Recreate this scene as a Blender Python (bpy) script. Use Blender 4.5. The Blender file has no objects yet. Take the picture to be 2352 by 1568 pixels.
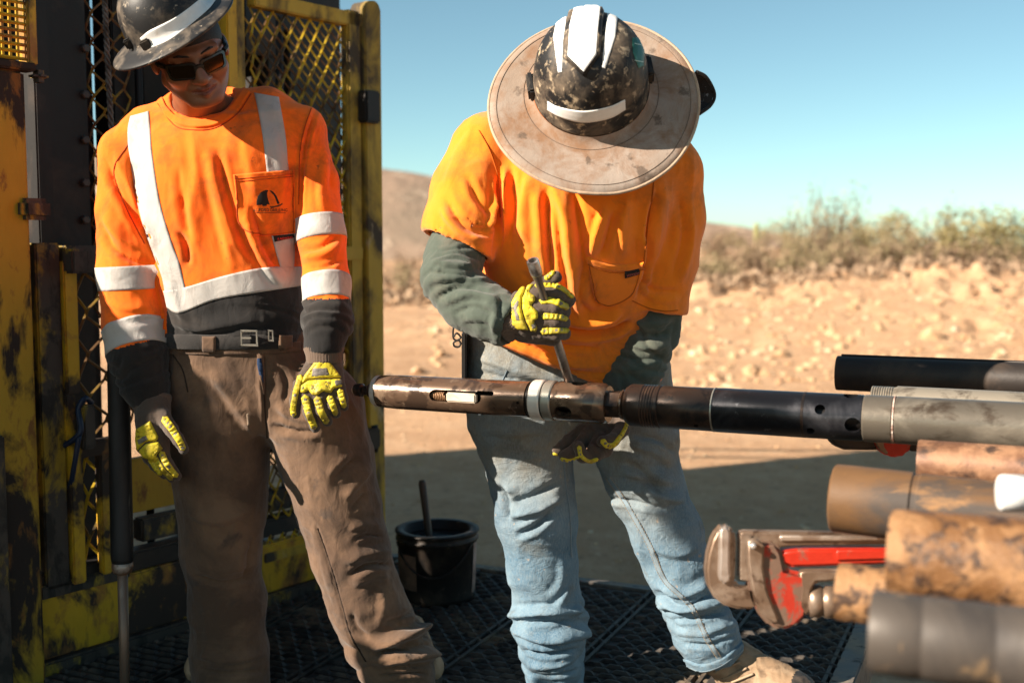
import bpy, bmesh, math, random
import numpy as np
from mathutils import Vector, Matrix, Euler
from mathutils.bvhtree import BVHTree

C = bpy.context.scene.collection
SC = bpy.context.scene
random.seed(7)

# ---------------------------------------------------------------- camera, sky, sun, exposure
CAM_Z = 1.10
FU = 40.0 / 36.0 * 2352.0            # focal length in picture units (picture is 2352 x 1568 units)
CX, CY, HY = 1176.0, 784.0, 564.0    # centre and horizon height
TH = math.atan((CY - HY) / FU)
cam_d = bpy.data.cameras.new('camera')
cam = bpy.data.objects.new('camera', cam_d)
C.objects.link(cam)
cam.location = (0, 0, CAM_Z)
cam.rotation_euler = (math.pi / 2 - TH, 0, 0)
cam_d.lens = 40
cam_d.sensor_width = 36
cam_d.clip_start = 0.05
cam_d.clip_end = 3000
cam_d.dof.use_dof = True
cam_d.dof.focus_distance = 2.52
cam_d.dof.aperture_fstop = 2.6
SC.camera = cam

SUN = Vector((-0.80, -0.37, 0.47)).normalized()
sun_d = bpy.data.lights.new('sun', 'SUN')
sun_d.energy = 5.0
sun_d.angle = math.radians(0.5)
sun_d.color = (1.0, 0.87, 0.72)
sun = bpy.data.objects.new('sun', sun_d)
C.objects.link(sun)
sun.rotation_euler = SUN.to_track_quat('Z', 'Y').to_euler()

world = bpy.data.worlds.new('World')
SC.world = world
world.use_nodes = True
wn = world.node_tree
wn.nodes.clear()
sky = wn.nodes.new('ShaderNodeTexSky')
sky.sky_type = 'NISHITA'
sky.sun_disc = False
sky.sun_elevation = math.asin(SUN.z)
sky.sun_rotation = math.atan2(SUN.x, SUN.y)
sky.air_density = 0.6
sky.dust_density = 0.45
sky.ozone_density = 2.0
tint = wn.nodes.new('ShaderNodeMix')
tint.data_type = 'RGBA'
tint.blend_type = 'MULTIPLY'
tint.inputs[0].default_value = 1.0
tint.inputs[7].default_value = (1.34, 1.49, 1.12, 1)
bg = wn.nodes.new('ShaderNodeBackground')
bg.inputs['Strength'].default_value = 0.05
wo = wn.nodes.new('ShaderNodeOutputWorld')
wn.links.new(sky.outputs['Color'], tint.inputs[6])
wn.links.new(tint.outputs[2], bg.inputs['Color'])
wn.links.new(bg.outputs[0], wo.inputs['Surface'])
SC.view_settings.view_transform = 'Standard'
SC.view_settings.look = 'None'
SC.view_settings.exposure = 1.45
SC.view_settings.gamma = 1
SC.view_settings.use_curve_mapping = False
try:
    SC.cycles.max_bounces = 6
    SC.cycles.use_denoising = True
except Exception:
    pass

# ---------------------------------------------------------------- picture units <-> place
_F = np.array([0, math.cos(TH), -math.sin(TH)])
_U = np.array([0, math.sin(TH), math.cos(TH)])
_R = np.array([1.0, 0, 0])
CAM = np.array([0, 0, CAM_Z])


def ray(x, y):
    d = _F * FU + _R * (x - CX) + _U * (CY - y)
    return d / np.linalg.norm(d)


def W(x, y, Y):
    """the point that lies Y metres ahead and is seen at picture unit (x, y)"""
    d = _F * FU + _R * (x - CX) + _U * (CY - y)
    return CAM + d * (Y / d[1])


def V3(x, y, Y):
    return Vector(W(x, y, Y))


def PX(P):
    P = np.atleast_2d(P) - CAM
    dz = P @ _F
    return np.stack([CX + FU * (P @ _R) / dz, CY - FU * (P @ _U) / dz], 1)


def MU(u, Y):
    return u * Y / FU


# ---------------------------------------------------------------- objects
def link(name, me, mat=None, parent=None, smooth=True):
    if mat is not None:
        for m in (mat if isinstance(mat, (list, tuple)) else [mat]):
            me.materials.append(m)
    if smooth:
        me.polygons.foreach_set('use_smooth', np.ones(len(me.polygons), dtype=bool))
    o = bpy.data.objects.new(name, me)
    C.objects.link(o)
    if parent is not None:
        o.parent = parent
        if parent.type == 'EMPTY':
            o.matrix_parent_inverse = (Matrix.Translation(parent.location) @ parent.rotation_euler.to_matrix().to_4x4()).inverted()
    return o


def mesh_of(name, verts, faces):
    me = bpy.data.meshes.new(name)
    verts = np.asarray(verts, dtype=np.float32)
    if isinstance(faces, np.ndarray) and faces.ndim == 2:
        n, k = faces.shape
        me.vertices.add(len(verts))
        me.vertices.foreach_set('co', verts.ravel())
        me.loops.add(n * k)
        me.loops.foreach_set('vertex_index', faces.astype(np.int32).ravel())
        me.polygons.add(n)
        me.polygons.foreach_set('loop_start', np.arange(0, n * k, k, dtype=np.int32))
        me.update(calc_edges=True)
        me.validate()
    else:
        me.from_pydata([tuple(map(float, v)) for v in verts], [], faces)
        me.update()
    return me


def obj(name, verts, faces, mat, parent=None, smooth=True):
    return link(name, mesh_of(name, verts, faces), mat, parent, smooth)


def tag(o, label=None, cat=None, group=None, kind=None):
    if label: o['label'] = label
    if cat: o['category'] = cat
    if group: o['group'] = group
    if kind: o['kind'] = kind
    return o


def thing(name, label, cat, loc=(0, 0, 0), group=None):
    o = bpy.data.objects.new(name, None)
    o.empty_display_size = 0.1
    C.objects.link(o)
    o.location = Vector([float(a) for a in loc])
    return tag(o, label, cat, group)


class MB:
    """collects shapes into ONE mesh"""
    def __init__(s):
        s.v, s.f, s.n = [], [], 0

    def add(s, v, f):
        v = np.asarray(v, dtype=float)
        s.v.append(v)
        n = s.n
        s.f.extend([tuple(int(i) + n for i in q) for q in f])
        s.n += len(v)
        return s

    def box(s, c, size, R=None):
        h = np.array(size) / 2
        v = np.array([[x, y, z] for x in (-1, 1) for y in (-1, 1) for z in (-1, 1)], float) * h
        if R is not None: v = v @ np.array(R).T
        return s.add(v + np.array(c), [(0, 1, 3, 2), (4, 6, 7, 5), (0, 4, 5, 1), (2, 3, 7, 6), (0, 2, 6, 4), (1, 5, 7, 3)])

    def hexa(s, c8):
        """eight corners: four of the front ring then four of the back ring"""
        return s.add(c8, [(0, 1, 2, 3), (7, 6, 5, 4), (0, 4, 5, 1), (1, 5, 6, 2), (2, 6, 7, 3), (3, 7, 4, 0)])

    def sweep(s, pts, r, seg=6, caps=True):
        v, f = sweep(pts, r, seg, caps)
        return s.add(v, f)

    def lathe(s, prof, p0, d, seg=40):
        v, f = lathe(prof, p0, d, seg)
        return s.add(v, f)

    def build(s, name, mat, parent=None, smooth=False, bevel=0, bseg=2):
        me = mesh_of(name, np.concatenate(s.v), s.f)
        if bevel: me = bevelled(me, bevel, bseg)
        o = link(name, me, mat, parent, smooth)
        if bevel and not smooth:
            pass
        return o


def bevelled(me, w, seg=2):
    bm = bmesh.new()
    bm.from_mesh(me)
    bmesh.ops.remove_doubles(bm, verts=bm.verts, dist=1e-5)
    es = [e for e in bm.edges if len(e.link_faces) == 2 and e.calc_face_angle(0) > 0.5]
    bmesh.ops.bevel(bm, geom=es, offset=w, segments=seg, affect='EDGES', clamp_overlap=True)
    bm.to_mesh(me)
    bm.free()
    return me


def frame_of(d):
    d = np.array(d, float); d /= np.linalg.norm(d)
    a = np.array([0, 0, 1.0]) if abs(d[2]) < 0.9 else np.array([0, 1.0, 0])
    x = np.cross(a, d); x /= np.linalg.norm(x)
    y = np.cross(d, x)
    return x, y, d


def sweep(pts, r, seg=6, caps=True):
    P = np.array(pts, float)
    n = len(P)
    r = np.full(n, r) if np.isscalar(r) else np.array(r, float)
    T = np.gradient(P, axis=0)
    T /= np.maximum(np.linalg.norm(T, axis=1, keepdims=True), 1e-9)
    x, y, _ = frame_of(T[0])
    V = []
    a = np.arange(seg) * 2 * math.pi / seg
    for i in range(n):
        x = x - T[i] * np.dot(x, T[i]); x /= np.linalg.norm(x)
        y = np.cross(T[i], x)
        V.append(P[i] + r[i] * (np.cos(a)[:, None] * x + np.sin(a)[:, None] * y))
    V = np.concatenate(V)
    F = []
    for i in range(n - 1):
        for j in range(seg):
            k = (j + 1) % seg
            F.append((i * seg + j, i * seg + k, (i + 1) * seg + k, (i + 1) * seg + j))
    if caps:
        F.append(tuple(range(seg))[::-1])
        F.append(tuple((n - 1) * seg + j for j in range(seg)))
    return V, F


def lathe(prof, p0, d, seg=40):
    """profile of (distance along, radius) turned about the axis d from p0"""
    x, y, d = frame_of(d)
    a = np.arange(seg) * 2 * math.pi / seg
    V, F = [], []
    for s_, r_ in prof:
        V.append(np.array(p0) + d * s_ + r_ * (np.cos(a)[:, None] * x + np.sin(a)[:, None] * y))
    n = len(prof)
    for i in range(n - 1):
        for j in range(seg):
            k = (j + 1) % seg
            F.append((i * seg + j, i * seg + k, (i + 1) * seg + k, (i + 1) * seg + j))
    if prof[0][1] > 1e-6: F.append(tuple(range(seg))[::-1])
    if prof[-1][1] > 1e-6: F.append(tuple((n - 1) * seg + j for j in range(seg)))
    return np.concatenate(V), F


def hollow(prof, wall, p0, d, seg=48):
    """a turned tube with an open bore"""
    s0, s1 = prof[0][0], prof[-1][0]
    ri = min(r for _, r in prof) - wall
    ring = list(prof) + [(s1, ri), (s0, ri)]
    x, y, d = frame_of(d)
    a = np.arange(seg) * 2 * math.pi / seg
    V, F = [], []
    for s_, r_ in ring:
        V.append(np.array(p0) + d * s_ + r_ * (np.cos(a)[:, None] * x + np.sin(a)[:, None] * y))
    n = len(ring)
    for i in range(n):
        i2 = (i + 1) % n
        for j in range(seg):
            k = (j + 1) % seg
            F.append((i * seg + j, i * seg + k, i2 * seg + k, i2 * seg + j))
    return np.concatenate(V), F


def carve(o, cutters):
    """cut real holes; cutters are (verts, faces)"""
    tmp = []
    for v, f in cutters:
        c = bpy.data.objects.new('cutter', mesh_of('cutter', v, f))
        C.objects.link(c)
        bm = bmesh.new(); bm.from_mesh(c.data)
        bmesh.ops.recalc_face_normals(bm, faces=bm.faces)
        bm.to_mesh(c.data); bm.free()
        m = o.modifiers.new('cut', 'BOOLEAN')
        m.operation = 'DIFFERENCE'; m.object = c; m.solver = 'EXACT'
        tmp.append(c)
    bm = bmesh.new(); bm.from_mesh(o.data)
    bmesh.ops.recalc_face_normals(bm, faces=bm.faces)
    bm.to_mesh(o.data); bm.free()
    dg = bpy.context.evaluated_depsgraph_get()
    dg.update()
    me = bpy.data.meshes.new_from_object(o.evaluated_get(dg))
    o.modifiers.clear()
    o.data = me
    for c in tmp: bpy.data.objects.remove(c, do_unlink=True)
    return o


def auto_smooth(o, ang=35):
    me = o.data
    me.polygons.foreach_set('use_smooth', np.ones(len(me.polygons), dtype=bool))
    bm = bmesh.new(); bm.from_mesh(me)
    for e in bm.edges:
        e.smooth = not (len(e.link_faces) == 2 and e.calc_face_angle(0) > math.radians(ang))
    bm.to_mesh(me); bm.free()
    return o


def plate(name, poly, Y, thick, mat, parent=None, bevel=0.004, holes=None, yaw=0.0):
    """an outline given its own distance, real size and thickness"""
    P = [W(x, y, Y) for x, y in poly]
    c = np.mean(P, 0)
    ca, sa = math.cos(yaw), math.sin(yaw)
    n = np.array([sa, -ca, 0.0])
    e = np.array([ca, sa, 0.0])
    Q = [c + e * (p[0] - c[0]) + np.array([0, 0, p[2] - c[2]]) for p in P]
    v = [q + n * thick / 2 for q in Q] + [q - n * thick / 2 for q in Q]
    k = len(Q)
    f = [tuple(range(k)), tuple(range(2 * k - 1, k - 1, -1))] + [(i, i + k, (i + 1) % k + k, (i + 1) % k) for i in range(k)]
    me = mesh_of(name, v, f)
    bm = bmesh.new(); bm.from_mesh(me)
    bmesh.ops.recalc_face_normals(bm, faces=bm.faces)
    bm.to_mesh(me); bm.free()
    if bevel: bevelled(me, bevel, 3)
    o = link(name, me, mat, parent)
    return auto_smooth(o, 40)


def spline(pts, n=8):
    """Catmull-Rom through the points"""
    P = np.array(pts, float)
    Q = np.concatenate([[2 * P[0] - P[1]], P, [2 * P[-1] - P[-2]]])
    out = []
    for i in range(1, len(Q) - 2):
        for t in np.arange(n) / n:
            a, b, c, d = Q[i - 1], Q[i], Q[i + 1], Q[i + 2]
            out.append(0.5 * (2 * b + (c - a) * t + (2 * a - 5 * b + 4 * c - d) * t * t + (3 * b - a - 3 * c + d) * t ** 3))
    out.append(P[-1])
    return np.array(out)


# ---------------------------------------------------------------- noise
_rng = np.random.RandomState(3)
_perm = _rng.permutation(256)
_perm = np.concatenate([_perm, _perm, _perm])
_val = _rng.rand(256)


def vnoise(P, seed=0):
    P = np.asarray(P, float) + seed * 17.37
    i = np.floor(P).astype(int)
    f = P - i
    f = f * f * f * (f * (f * 6 - 15) + 10)
    i &= 255
    r = 0
    for dx in (0, 1):
        for dy in (0, 1):
            for dz in (0, 1):
                h = _perm[_perm[_perm[(i[:, 0] + dx) & 255] + ((i[:, 1] + dy) & 255)] + ((i[:, 2] + dz) & 255)]
                w = (f[:, 0] if dx else 1 - f[:, 0]) * (f[:, 1] if dy else 1 - f[:, 1]) * (f[:, 2] if dz else 1 - f[:, 2])
                r = r + w * _val[h]
    return r


def fbm(P, oct=4, seed=0):
    r, a, t = 0, 1.0, 0
    P = np.asarray(P, float)
    for k in range(oct):
        r = r + a * vnoise(P * 2 ** k, seed + k); t += a; a *= 0.5
    return r / t


# ---------------------------------------------------------------- solid modelling on a grid (bodies, clothes, gloves)
class Solid:
    def __init__(s, lo, hi, h):
        s.lo = np.array(lo, float); s.h = h
        s.n = np.ceil((np.array(hi) - s.lo) / h).astype(int) + 1
        s.f = np.full(s.n, 0.3, dtype=np.float32)

    def _sub(s, lo, hi):
        a = np.clip(np.floor((lo - s.lo) / s.h).astype(int), 0, s.n)
        b = np.clip(np.ceil((hi - s.lo) / s.h).astype(int) + 1, 0, s.n)
        if np.any(b <= a): return None
        sl = tuple(slice(a[i], b[i]) for i in range(3))
        ax = [s.lo[i] + s.h * np.arange(a[i], b[i], dtype=np.float32) for i in range(3)]
        X, Y, Z = np.meshgrid(*ax, indexing='ij', sparse=True)
        return sl, X, Y, Z

    def _merge(s, sl, d, k, sub=False):
        a = s.f[sl]
        if sub:
            d = -d
            if k > 0:
                h = np.maximum(k - np.abs(a - d), 0) / k
                s.f[sl] = np.maximum(a, d) + h * h * k / 4
            else:
                s.f[sl] = np.maximum(a, d)
        elif k > 0:
            h = np.maximum(k - np.abs(a - d), 0) / k
            s.f[sl] = np.minimum(a, d) - h * h * k / 4
        else:
            s.f[sl] = np.minimum(a, d)

    def cap(s, a, b, ra, rb=None, k=0.0, sub=False, flat=None):
        """tapered capsule; flat=(direction, factor) squeezes it along a direction"""
        a = np.array(a, float); b = np.array(b, float)
        rb = ra if rb is None else rb
        m = max(ra, rb) + k + 3 * s.h
        q = s._sub(np.minimum(a, b) - m, np.maximum(a, b) + m)
        if q is None: return s
        sl, X, Y, Z = q
        ab = b - a
        L = max(float(ab @ ab), 1e-12)
        t = np.clip(((X - a[0]) * ab[0] + (Y - a[1]) * ab[1] + (Z - a[2]) * ab[2]) / L, 0, 1)
        dx, dy, dz = X - a[0] - t * ab[0], Y - a[1] - t * ab[1], Z - a[2] - t * ab[2]
        if flat is not None:
            u, fac = np.array(flat[0], float), flat[1]
            u = u / np.linalg.norm(u)
            w = (dx * u[0] + dy * u[1] + dz * u[2]) * (fac - 1)
            dx, dy, dz = dx + w * u[0], dy + w * u[1], dz + w * u[2]
        d = np.sqrt(dx * dx + dy * dy + dz * dz) - (ra + (rb - ra) * t)
        s._merge(sl, d, k, sub)
        return s

    def chain(s, pts, k=0.0, sub=False):
        for (p, r), (q, r2) in zip(pts[:-1], pts[1:]): s.cap(p, q, r, r2, k, sub)
        return s

    def ell(s, c, rad, R=None, k=0.0, sub=False):
        c = np.array(c, float); rad = np.array(rad, float)
        m = rad.max() + k + 3 * s.h
        q = s._sub(c - m, c + m)
        if q is None: return s
        sl, X, Y, Z = q
        x, y, z = X - c[0], Y - c[1], Z - c[2]
        if R is not None:
            R = np.array(R)
            x, y, z = (R[0, 0] * x + R[1, 0] * y + R[2, 0] * z, R[0, 1] * x + R[1, 1] * y + R[2, 1] * z, R[0, 2] * x + R[1, 2] * y + R[2, 2] * z)
        g = np.sqrt((x / rad[0]) ** 2 + (y / rad[1]) ** 2 + (z / rad[2]) ** 2)
        g2 = np.sqrt((x / rad[0] ** 2) ** 2 + (y / rad[1] ** 2) ** 2 + (z / rad[2] ** 2) ** 2)
        d = g * (g - 1) / np.maximum(g2, 1e-6)
        s._merge(sl, d, k, sub)
        return s

    def loft(s, rows, k=0.0, n=2.6):
        """rows of (z, cx, cy, half width, half depth), stacked upwards"""
        rows = sorted(rows)
        A = np.array(rows, float)
        m = 0.03 + k
        lo = np.array([(A[:, 1] - A[:, 3]).min() - m, (A[:, 2] - A[:, 4]).min() - m, A[0, 0] - m])
        hi = np.array([(A[:, 1] + A[:, 3]).max() + m, (A[:, 2] + A[:, 4]).max() + m, A[-1, 0] + m])
        q = s._sub(lo, hi)
        sl, X, Y, Z = q
        z = Z.ravel()
        zs = np.clip(z, A[0, 0], A[-1, 0])
        # smooth interpolation through the rows
        def it(c):
            v = np.interp(zs, A[:, 0], A[:, c])
            w = 0.02
            return (v + np.interp(np.clip(zs - w, A[0, 0], A[-1, 0]), A[:, 0], A[:, c]) + np.interp(np.clip(zs + w, A[0, 0], A[-1, 0]), A[:, 0], A[:, c])) / 3
        cx, cy, a, b = [it(c).astype(np.float32)[None, None, :] for c in (1, 2, 3, 4)]
        x, y = np.abs(X - cx) / a, np.abs(Y - cy) / b
        g = (x ** n + y ** n) ** (1 / n)
        d = (g - 1) * np.minimum(a, b)
        over = np.maximum(A[0, 0] - Z, Z - A[-1, 0])
        d = np.maximum(d, over)
        s._merge(sl, d, k)
        return s

    def plane(s, p, n, keep_r=None):
        """cut away what lies beyond the plane (p, n), within keep_r of p"""
        p = np.array(p, float); n = np.array(n, float); n /= np.linalg.norm(n)
        r = keep_r or 9.0
        q = s._sub(p - r, p + r)
        if q is None: return s
        sl, X, Y, Z = q
        d = (X - p[0]) * n[0] + (Y - p[1]) * n[1] + (Z - p[2]) * n[2]
        a = s.f[sl]
        if keep_r:
            near = ((X - p[0]) ** 2 + (Y - p[1]) ** 2 + (Z - p[2]) ** 2) < keep_r ** 2
            s.f[sl] = np.where(near, np.maximum(a, d), a)
        else:
            s.f[sl] = np.maximum(a, d)
        return s

    def join(s, o, k=0.0):
        s._merge((slice(None),) * 3, o.f, k)
        return s

    def like(s):
        o = Solid(s.lo, s.lo + s.h, s.h)
        o.n = s.n.copy(); o.f = np.full(s.n, 0.3, dtype=np.float32)
        return o

    def mesh(s, smooth=2):
        f = s.f
        f[0], f[-1], f[:, 0], f[:, -1], f[:, :, 0], f[:, :, -1] = (0.3,) * 6
        ins = f < 0
        nx, ny, nz = f.shape
        c = np.zeros((nx - 1, ny - 1, nz - 1), np.uint8)
        for dx in (0, 1):
            for dy in (0, 1):
                for dz in (0, 1):
                    c += ins[dx:nx - 1 + dx, dy:ny - 1 + dy, dz:nz - 1 + dz]
        act = (c > 0) & (c < 8)
        I = np.argwhere(act)
        idx = np.full(act.shape, -1, np.int64)
        idx[act] = np.arange(len(I))
        acc = np.zeros((len(I), 3)); cnt = np.zeros(len(I))
        co = [np.array(o) for o in [(0, 0, 0), (1, 0, 0), (0, 1, 0), (1, 1, 0), (0, 0, 1), (1, 0, 1), (0, 1, 1), (1, 1, 1)]]
        vals = [f[I[:, 0] + o[0], I[:, 1] + o[1], I[:, 2] + o[2]] for o in co]
        for a, b in [(0, 1), (2, 3), (4, 5), (6, 7), (0, 2), (1, 3), (4, 6), (5, 7), (0, 4), (1, 5), (2, 6), (3, 7)]:
            fa, fb = vals[a], vals[b]
            m = (fa < 0) != (fb < 0)
            t = np.where(m, fa / np.where(m, fa - fb, 1), 0)
            p = co[a] + t[:, None] * (co[b] - co[a])
            acc[m] += p[m]; cnt[m] += 1
        V = s.lo + s.h * (I + acc / cnt[:, None])
        Q = []
        for ax in range(3):
            sl0 = [slice(1, -1)] * 3; sl1 = [slice(1, -1)] * 3
            sl0[ax] = slice(0, -1); sl1[ax] = slice(1, None)
            A, B = ins[tuple(sl0)], ins[tuple(sl1)]
            ch = np.argwhere(A != B)
            if not len(ch): continue
            up = A[tuple(ch.T)]
            base = ch.copy()
            o1, o2 = [(1, 2), (2, 0), (0, 1)][ax]
            for k in range(3):
                if k != ax: base[:, k] += 1
            def cell(d1, d2):
                q = base.copy(); q[:, o1] -= d1; q[:, o2] -= d2
                return idx[q[:, 0], q[:, 1], q[:, 2]]
            q = np.stack([cell(1, 1), cell(0, 1), cell(0, 0), cell(1, 0)], 1)
            q[~up] = q[~up][:, ::-1]
            Q.append(q)
        Q = np.concatenate(Q)
        for _ in range(smooth): V = relax(V, Q, 0.5)
        return V, Q


def relax(V, Q, lam=0.5):
    acc = np.zeros_like(V); cnt = np.zeros(len(V))
    for i in range(4):
        a, b = Q[:, i], Q[:, (i + 1) % 4]
        for k in range(3):
            acc[:, k] += np.bincount(a, V[b, k], len(V)) + np.bincount(b, V[a, k], len(V))
        cnt += np.bincount(a, minlength=len(V)) + np.bincount(b, minlength=len(V))
    return V + lam * (acc / np.maximum(cnt, 1)[:, None] - V)


def normals(V, Q):
    n = np.cross(V[Q[:, 2]] - V[Q[:, 0]], V[Q[:, 3]] - V[Q[:, 1]])
    N = np.zeros_like(V)
    for i in range(4):
        for k in range(3): N[:, k] += np.bincount(Q[:, i], n[:, k], len(V))
    return N / np.maximum(np.linalg.norm(N, axis=1, keepdims=True), 1e-12)


def seg_dist(P, A, B):
    ab = B - A
    t = np.clip(((P - A) @ ab) / max(ab @ ab, 1e-9), 0, 1)
    return np.linalg.norm(P - A - t[:, None] * ab, axis=1), t


def folds(V, Q, specs, noise_amp=0.0, noise_scale=(14, 14, 6), seed=1, both=False):
    """raise (or sink) cloth along traced fold lines. spec: (points, width, height)"""
    N = normals(V, Q)
    P = PX(V)
    view = (V - CAM); view /= np.linalg.norm(view, axis=1, keepdims=True)
    front = np.clip(-(N * view).sum(1) * 3 + 0.4, 0, 1)
    D = np.zeros(len(V))
    for sp in specs:
        pts, w, a = sp[0], sp[1], sp[2]
        S = spline(pts, 5)
        lo, hi = S.min(0) - 3 * w, S.max(0) + 3 * w
        m = np.where((P[:, 0] > lo[0]) & (P[:, 0] < hi[0]) & (P[:, 1] > lo[1]) & (P[:, 1] < hi[1]))[0]
        if not len(m): continue
        L = np.concatenate([[0], np.cumsum(np.linalg.norm(np.diff(S, axis=0), axis=1))]); L /= L[-1]
        best = np.full(len(m), 1e9); tt = np.zeros(len(m)); side = np.zeros(len(m))
        for i in range(len(S) - 1):
            d, t = seg_dist(P[m], S[i], S[i + 1])
            q = d < best
            best[q] = d[q]; tt[q] = (L[i] + t * (L[i + 1] - L[i]))[q]
            e = S[i + 1] - S[i]
            sd = e[0] * (P[m, 1] - S[i, 1]) - e[1] * (P[m, 0] - S[i, 0])
            side[q] = np.sign(sd)[q]
        taper = np.clip(np.sin(np.pi * np.clip(tt, 0.0, 1)) * 1.8, 0, 1)
        tap2 = sp[3] if len(sp) > 3 else 0      # 1: full at the start, 2: full at the end, 3: full at both
        if tap2 == 1: taper = np.clip((1 - tt) * 2.2, 0, 1)
        if tap2 == 2: taper = np.clip(tt * 2.2, 0, 1)
        if tap2 == 3: taper = np.ones(len(tt))
        x = best / w
        if a < 0:
            prof = np.exp(-1.9 * x) - 0.30 * np.exp(-((x - 1.5) / 0.7) ** 2)
            prof = prof * 1.25
        else:
            x = x * (1 + 0.45 * side)
            prof = np.exp(-np.abs(x) ** 1.5 * 1.2) - 0.30 * np.exp(-((np.abs(x) - 1.7) / 0.8) ** 2)
        D[m] += a * taper * prof
    D *= front
    if noise_amp:
        B = V * np.array(noise_scale)
        wv = np.stack([vnoise(B * 0.6, seed + 5), vnoise(B * 0.6, seed + 6), vnoise(B * 0.6, seed + 7)], 1)
        n1 = 1 - np.abs(2 * vnoise(B + 1.6 * wv, seed) - 1)
        n2 = 1 - np.abs(2 * vnoise(B * 2.1 + 1.5 * wv, seed + 2) - 1)
        n3 = 1 - np.abs(2 * vnoise(B * 3.9 + 2.2 * wv, seed + 4) - 1)
        D += noise_amp * ((n1 - 0.5) + 0.5 * (n2 - 0.5) + 0.33 * (n3 ** 2 - 0.33))
    return V + N * D[:, None]


def bunch(V, Q, a, b, n, amp, seed=0, twist=0.6, lo=0.0, hi=1.0):
    """cloth pushed up along a limb: skewed rings between a and b"""
    a = np.array(a, float); b = np.array(b, float)
    N = normals(V, Q)
    ab = b - a; L = np.linalg.norm(ab); e = ab / L
    t = (V - a) @ e / L
    x, y, _ = frame_of(e)
    r = V - a - np.outer((V - a) @ e, e)
    rad = np.linalg.norm(r, axis=1)
    ang = np.arctan2(r @ y, r @ x)
    w = np.clip((t - lo + 0.08) / 0.16, 0, 1) * np.clip((hi + 0.08 - t) / 0.16, 0, 1) * (rad < 0.16)
    c = np.stack([np.cos(ang) * 0.9, np.sin(ang) * 0.9, t * 2], 1)
    ph = t * n + twist * (vnoise(c * 1.3, seed) * 2 - 1) * 1.6 + 0.25 * np.sin(ang + seed)
    m = vnoise(np.stack([np.cos(ang) * 1.1, np.sin(ang) * 1.1, t * n * 0.7], 1), seed + 3)
    s = np.abs(np.sin(np.pi * ph)) ** 0.8
    D = amp * (s - 0.6) * (0.35 + 1.1 * m) * w
    return V + N * D[:, None]


class Surface:
    """a finished surface other pieces can be laid on"""
    def __init__(s, V, Q):
        s.V, s.Q = V, Q
        s.t = BVHTree.FromPolygons([tuple(v) for v in V], [tuple(int(i) for i in q) for q in Q])

    def cam(s, x, y, back=0.0):
        d = ray(x, y)
        h = s.t.ray_cast(Vector(CAM), Vector(d))
        if h[0] is None: h = s.t.ray_cast(Vector(CAM), Vector(ray(x + .11, y + .07)))
        if h[0] is None: return None
        n = np.array(h[1])
        if n @ d > 0: n = -n
        return np.array(h[0]), n

    def out(s, p, d, reach=0.4):
        h = s.t.ray_cast(Vector(p), Vector(d), reach)
        if h[0] is None: return None
        n = np.array(h[1])
        if n @ np.array(d) < 0: n = -n
        return np.array(h[0]), n


def inside(P, poly):
    x, y = P[:, 0], P[:, 1]
    r = np.zeros(len(P), bool)
    n = len(poly)
    for i in range(n):
        x0, y0 = poly[i]; x1, y1 = poly[(i + 1) % n]
        c = ((y0 > y) != (y1 > y)) & (x < (x1 - x0) * (y - y0) / ((y1 - y0) if y1 != y0 else 1e-9) + x0)
        r ^= c
    return r


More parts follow.
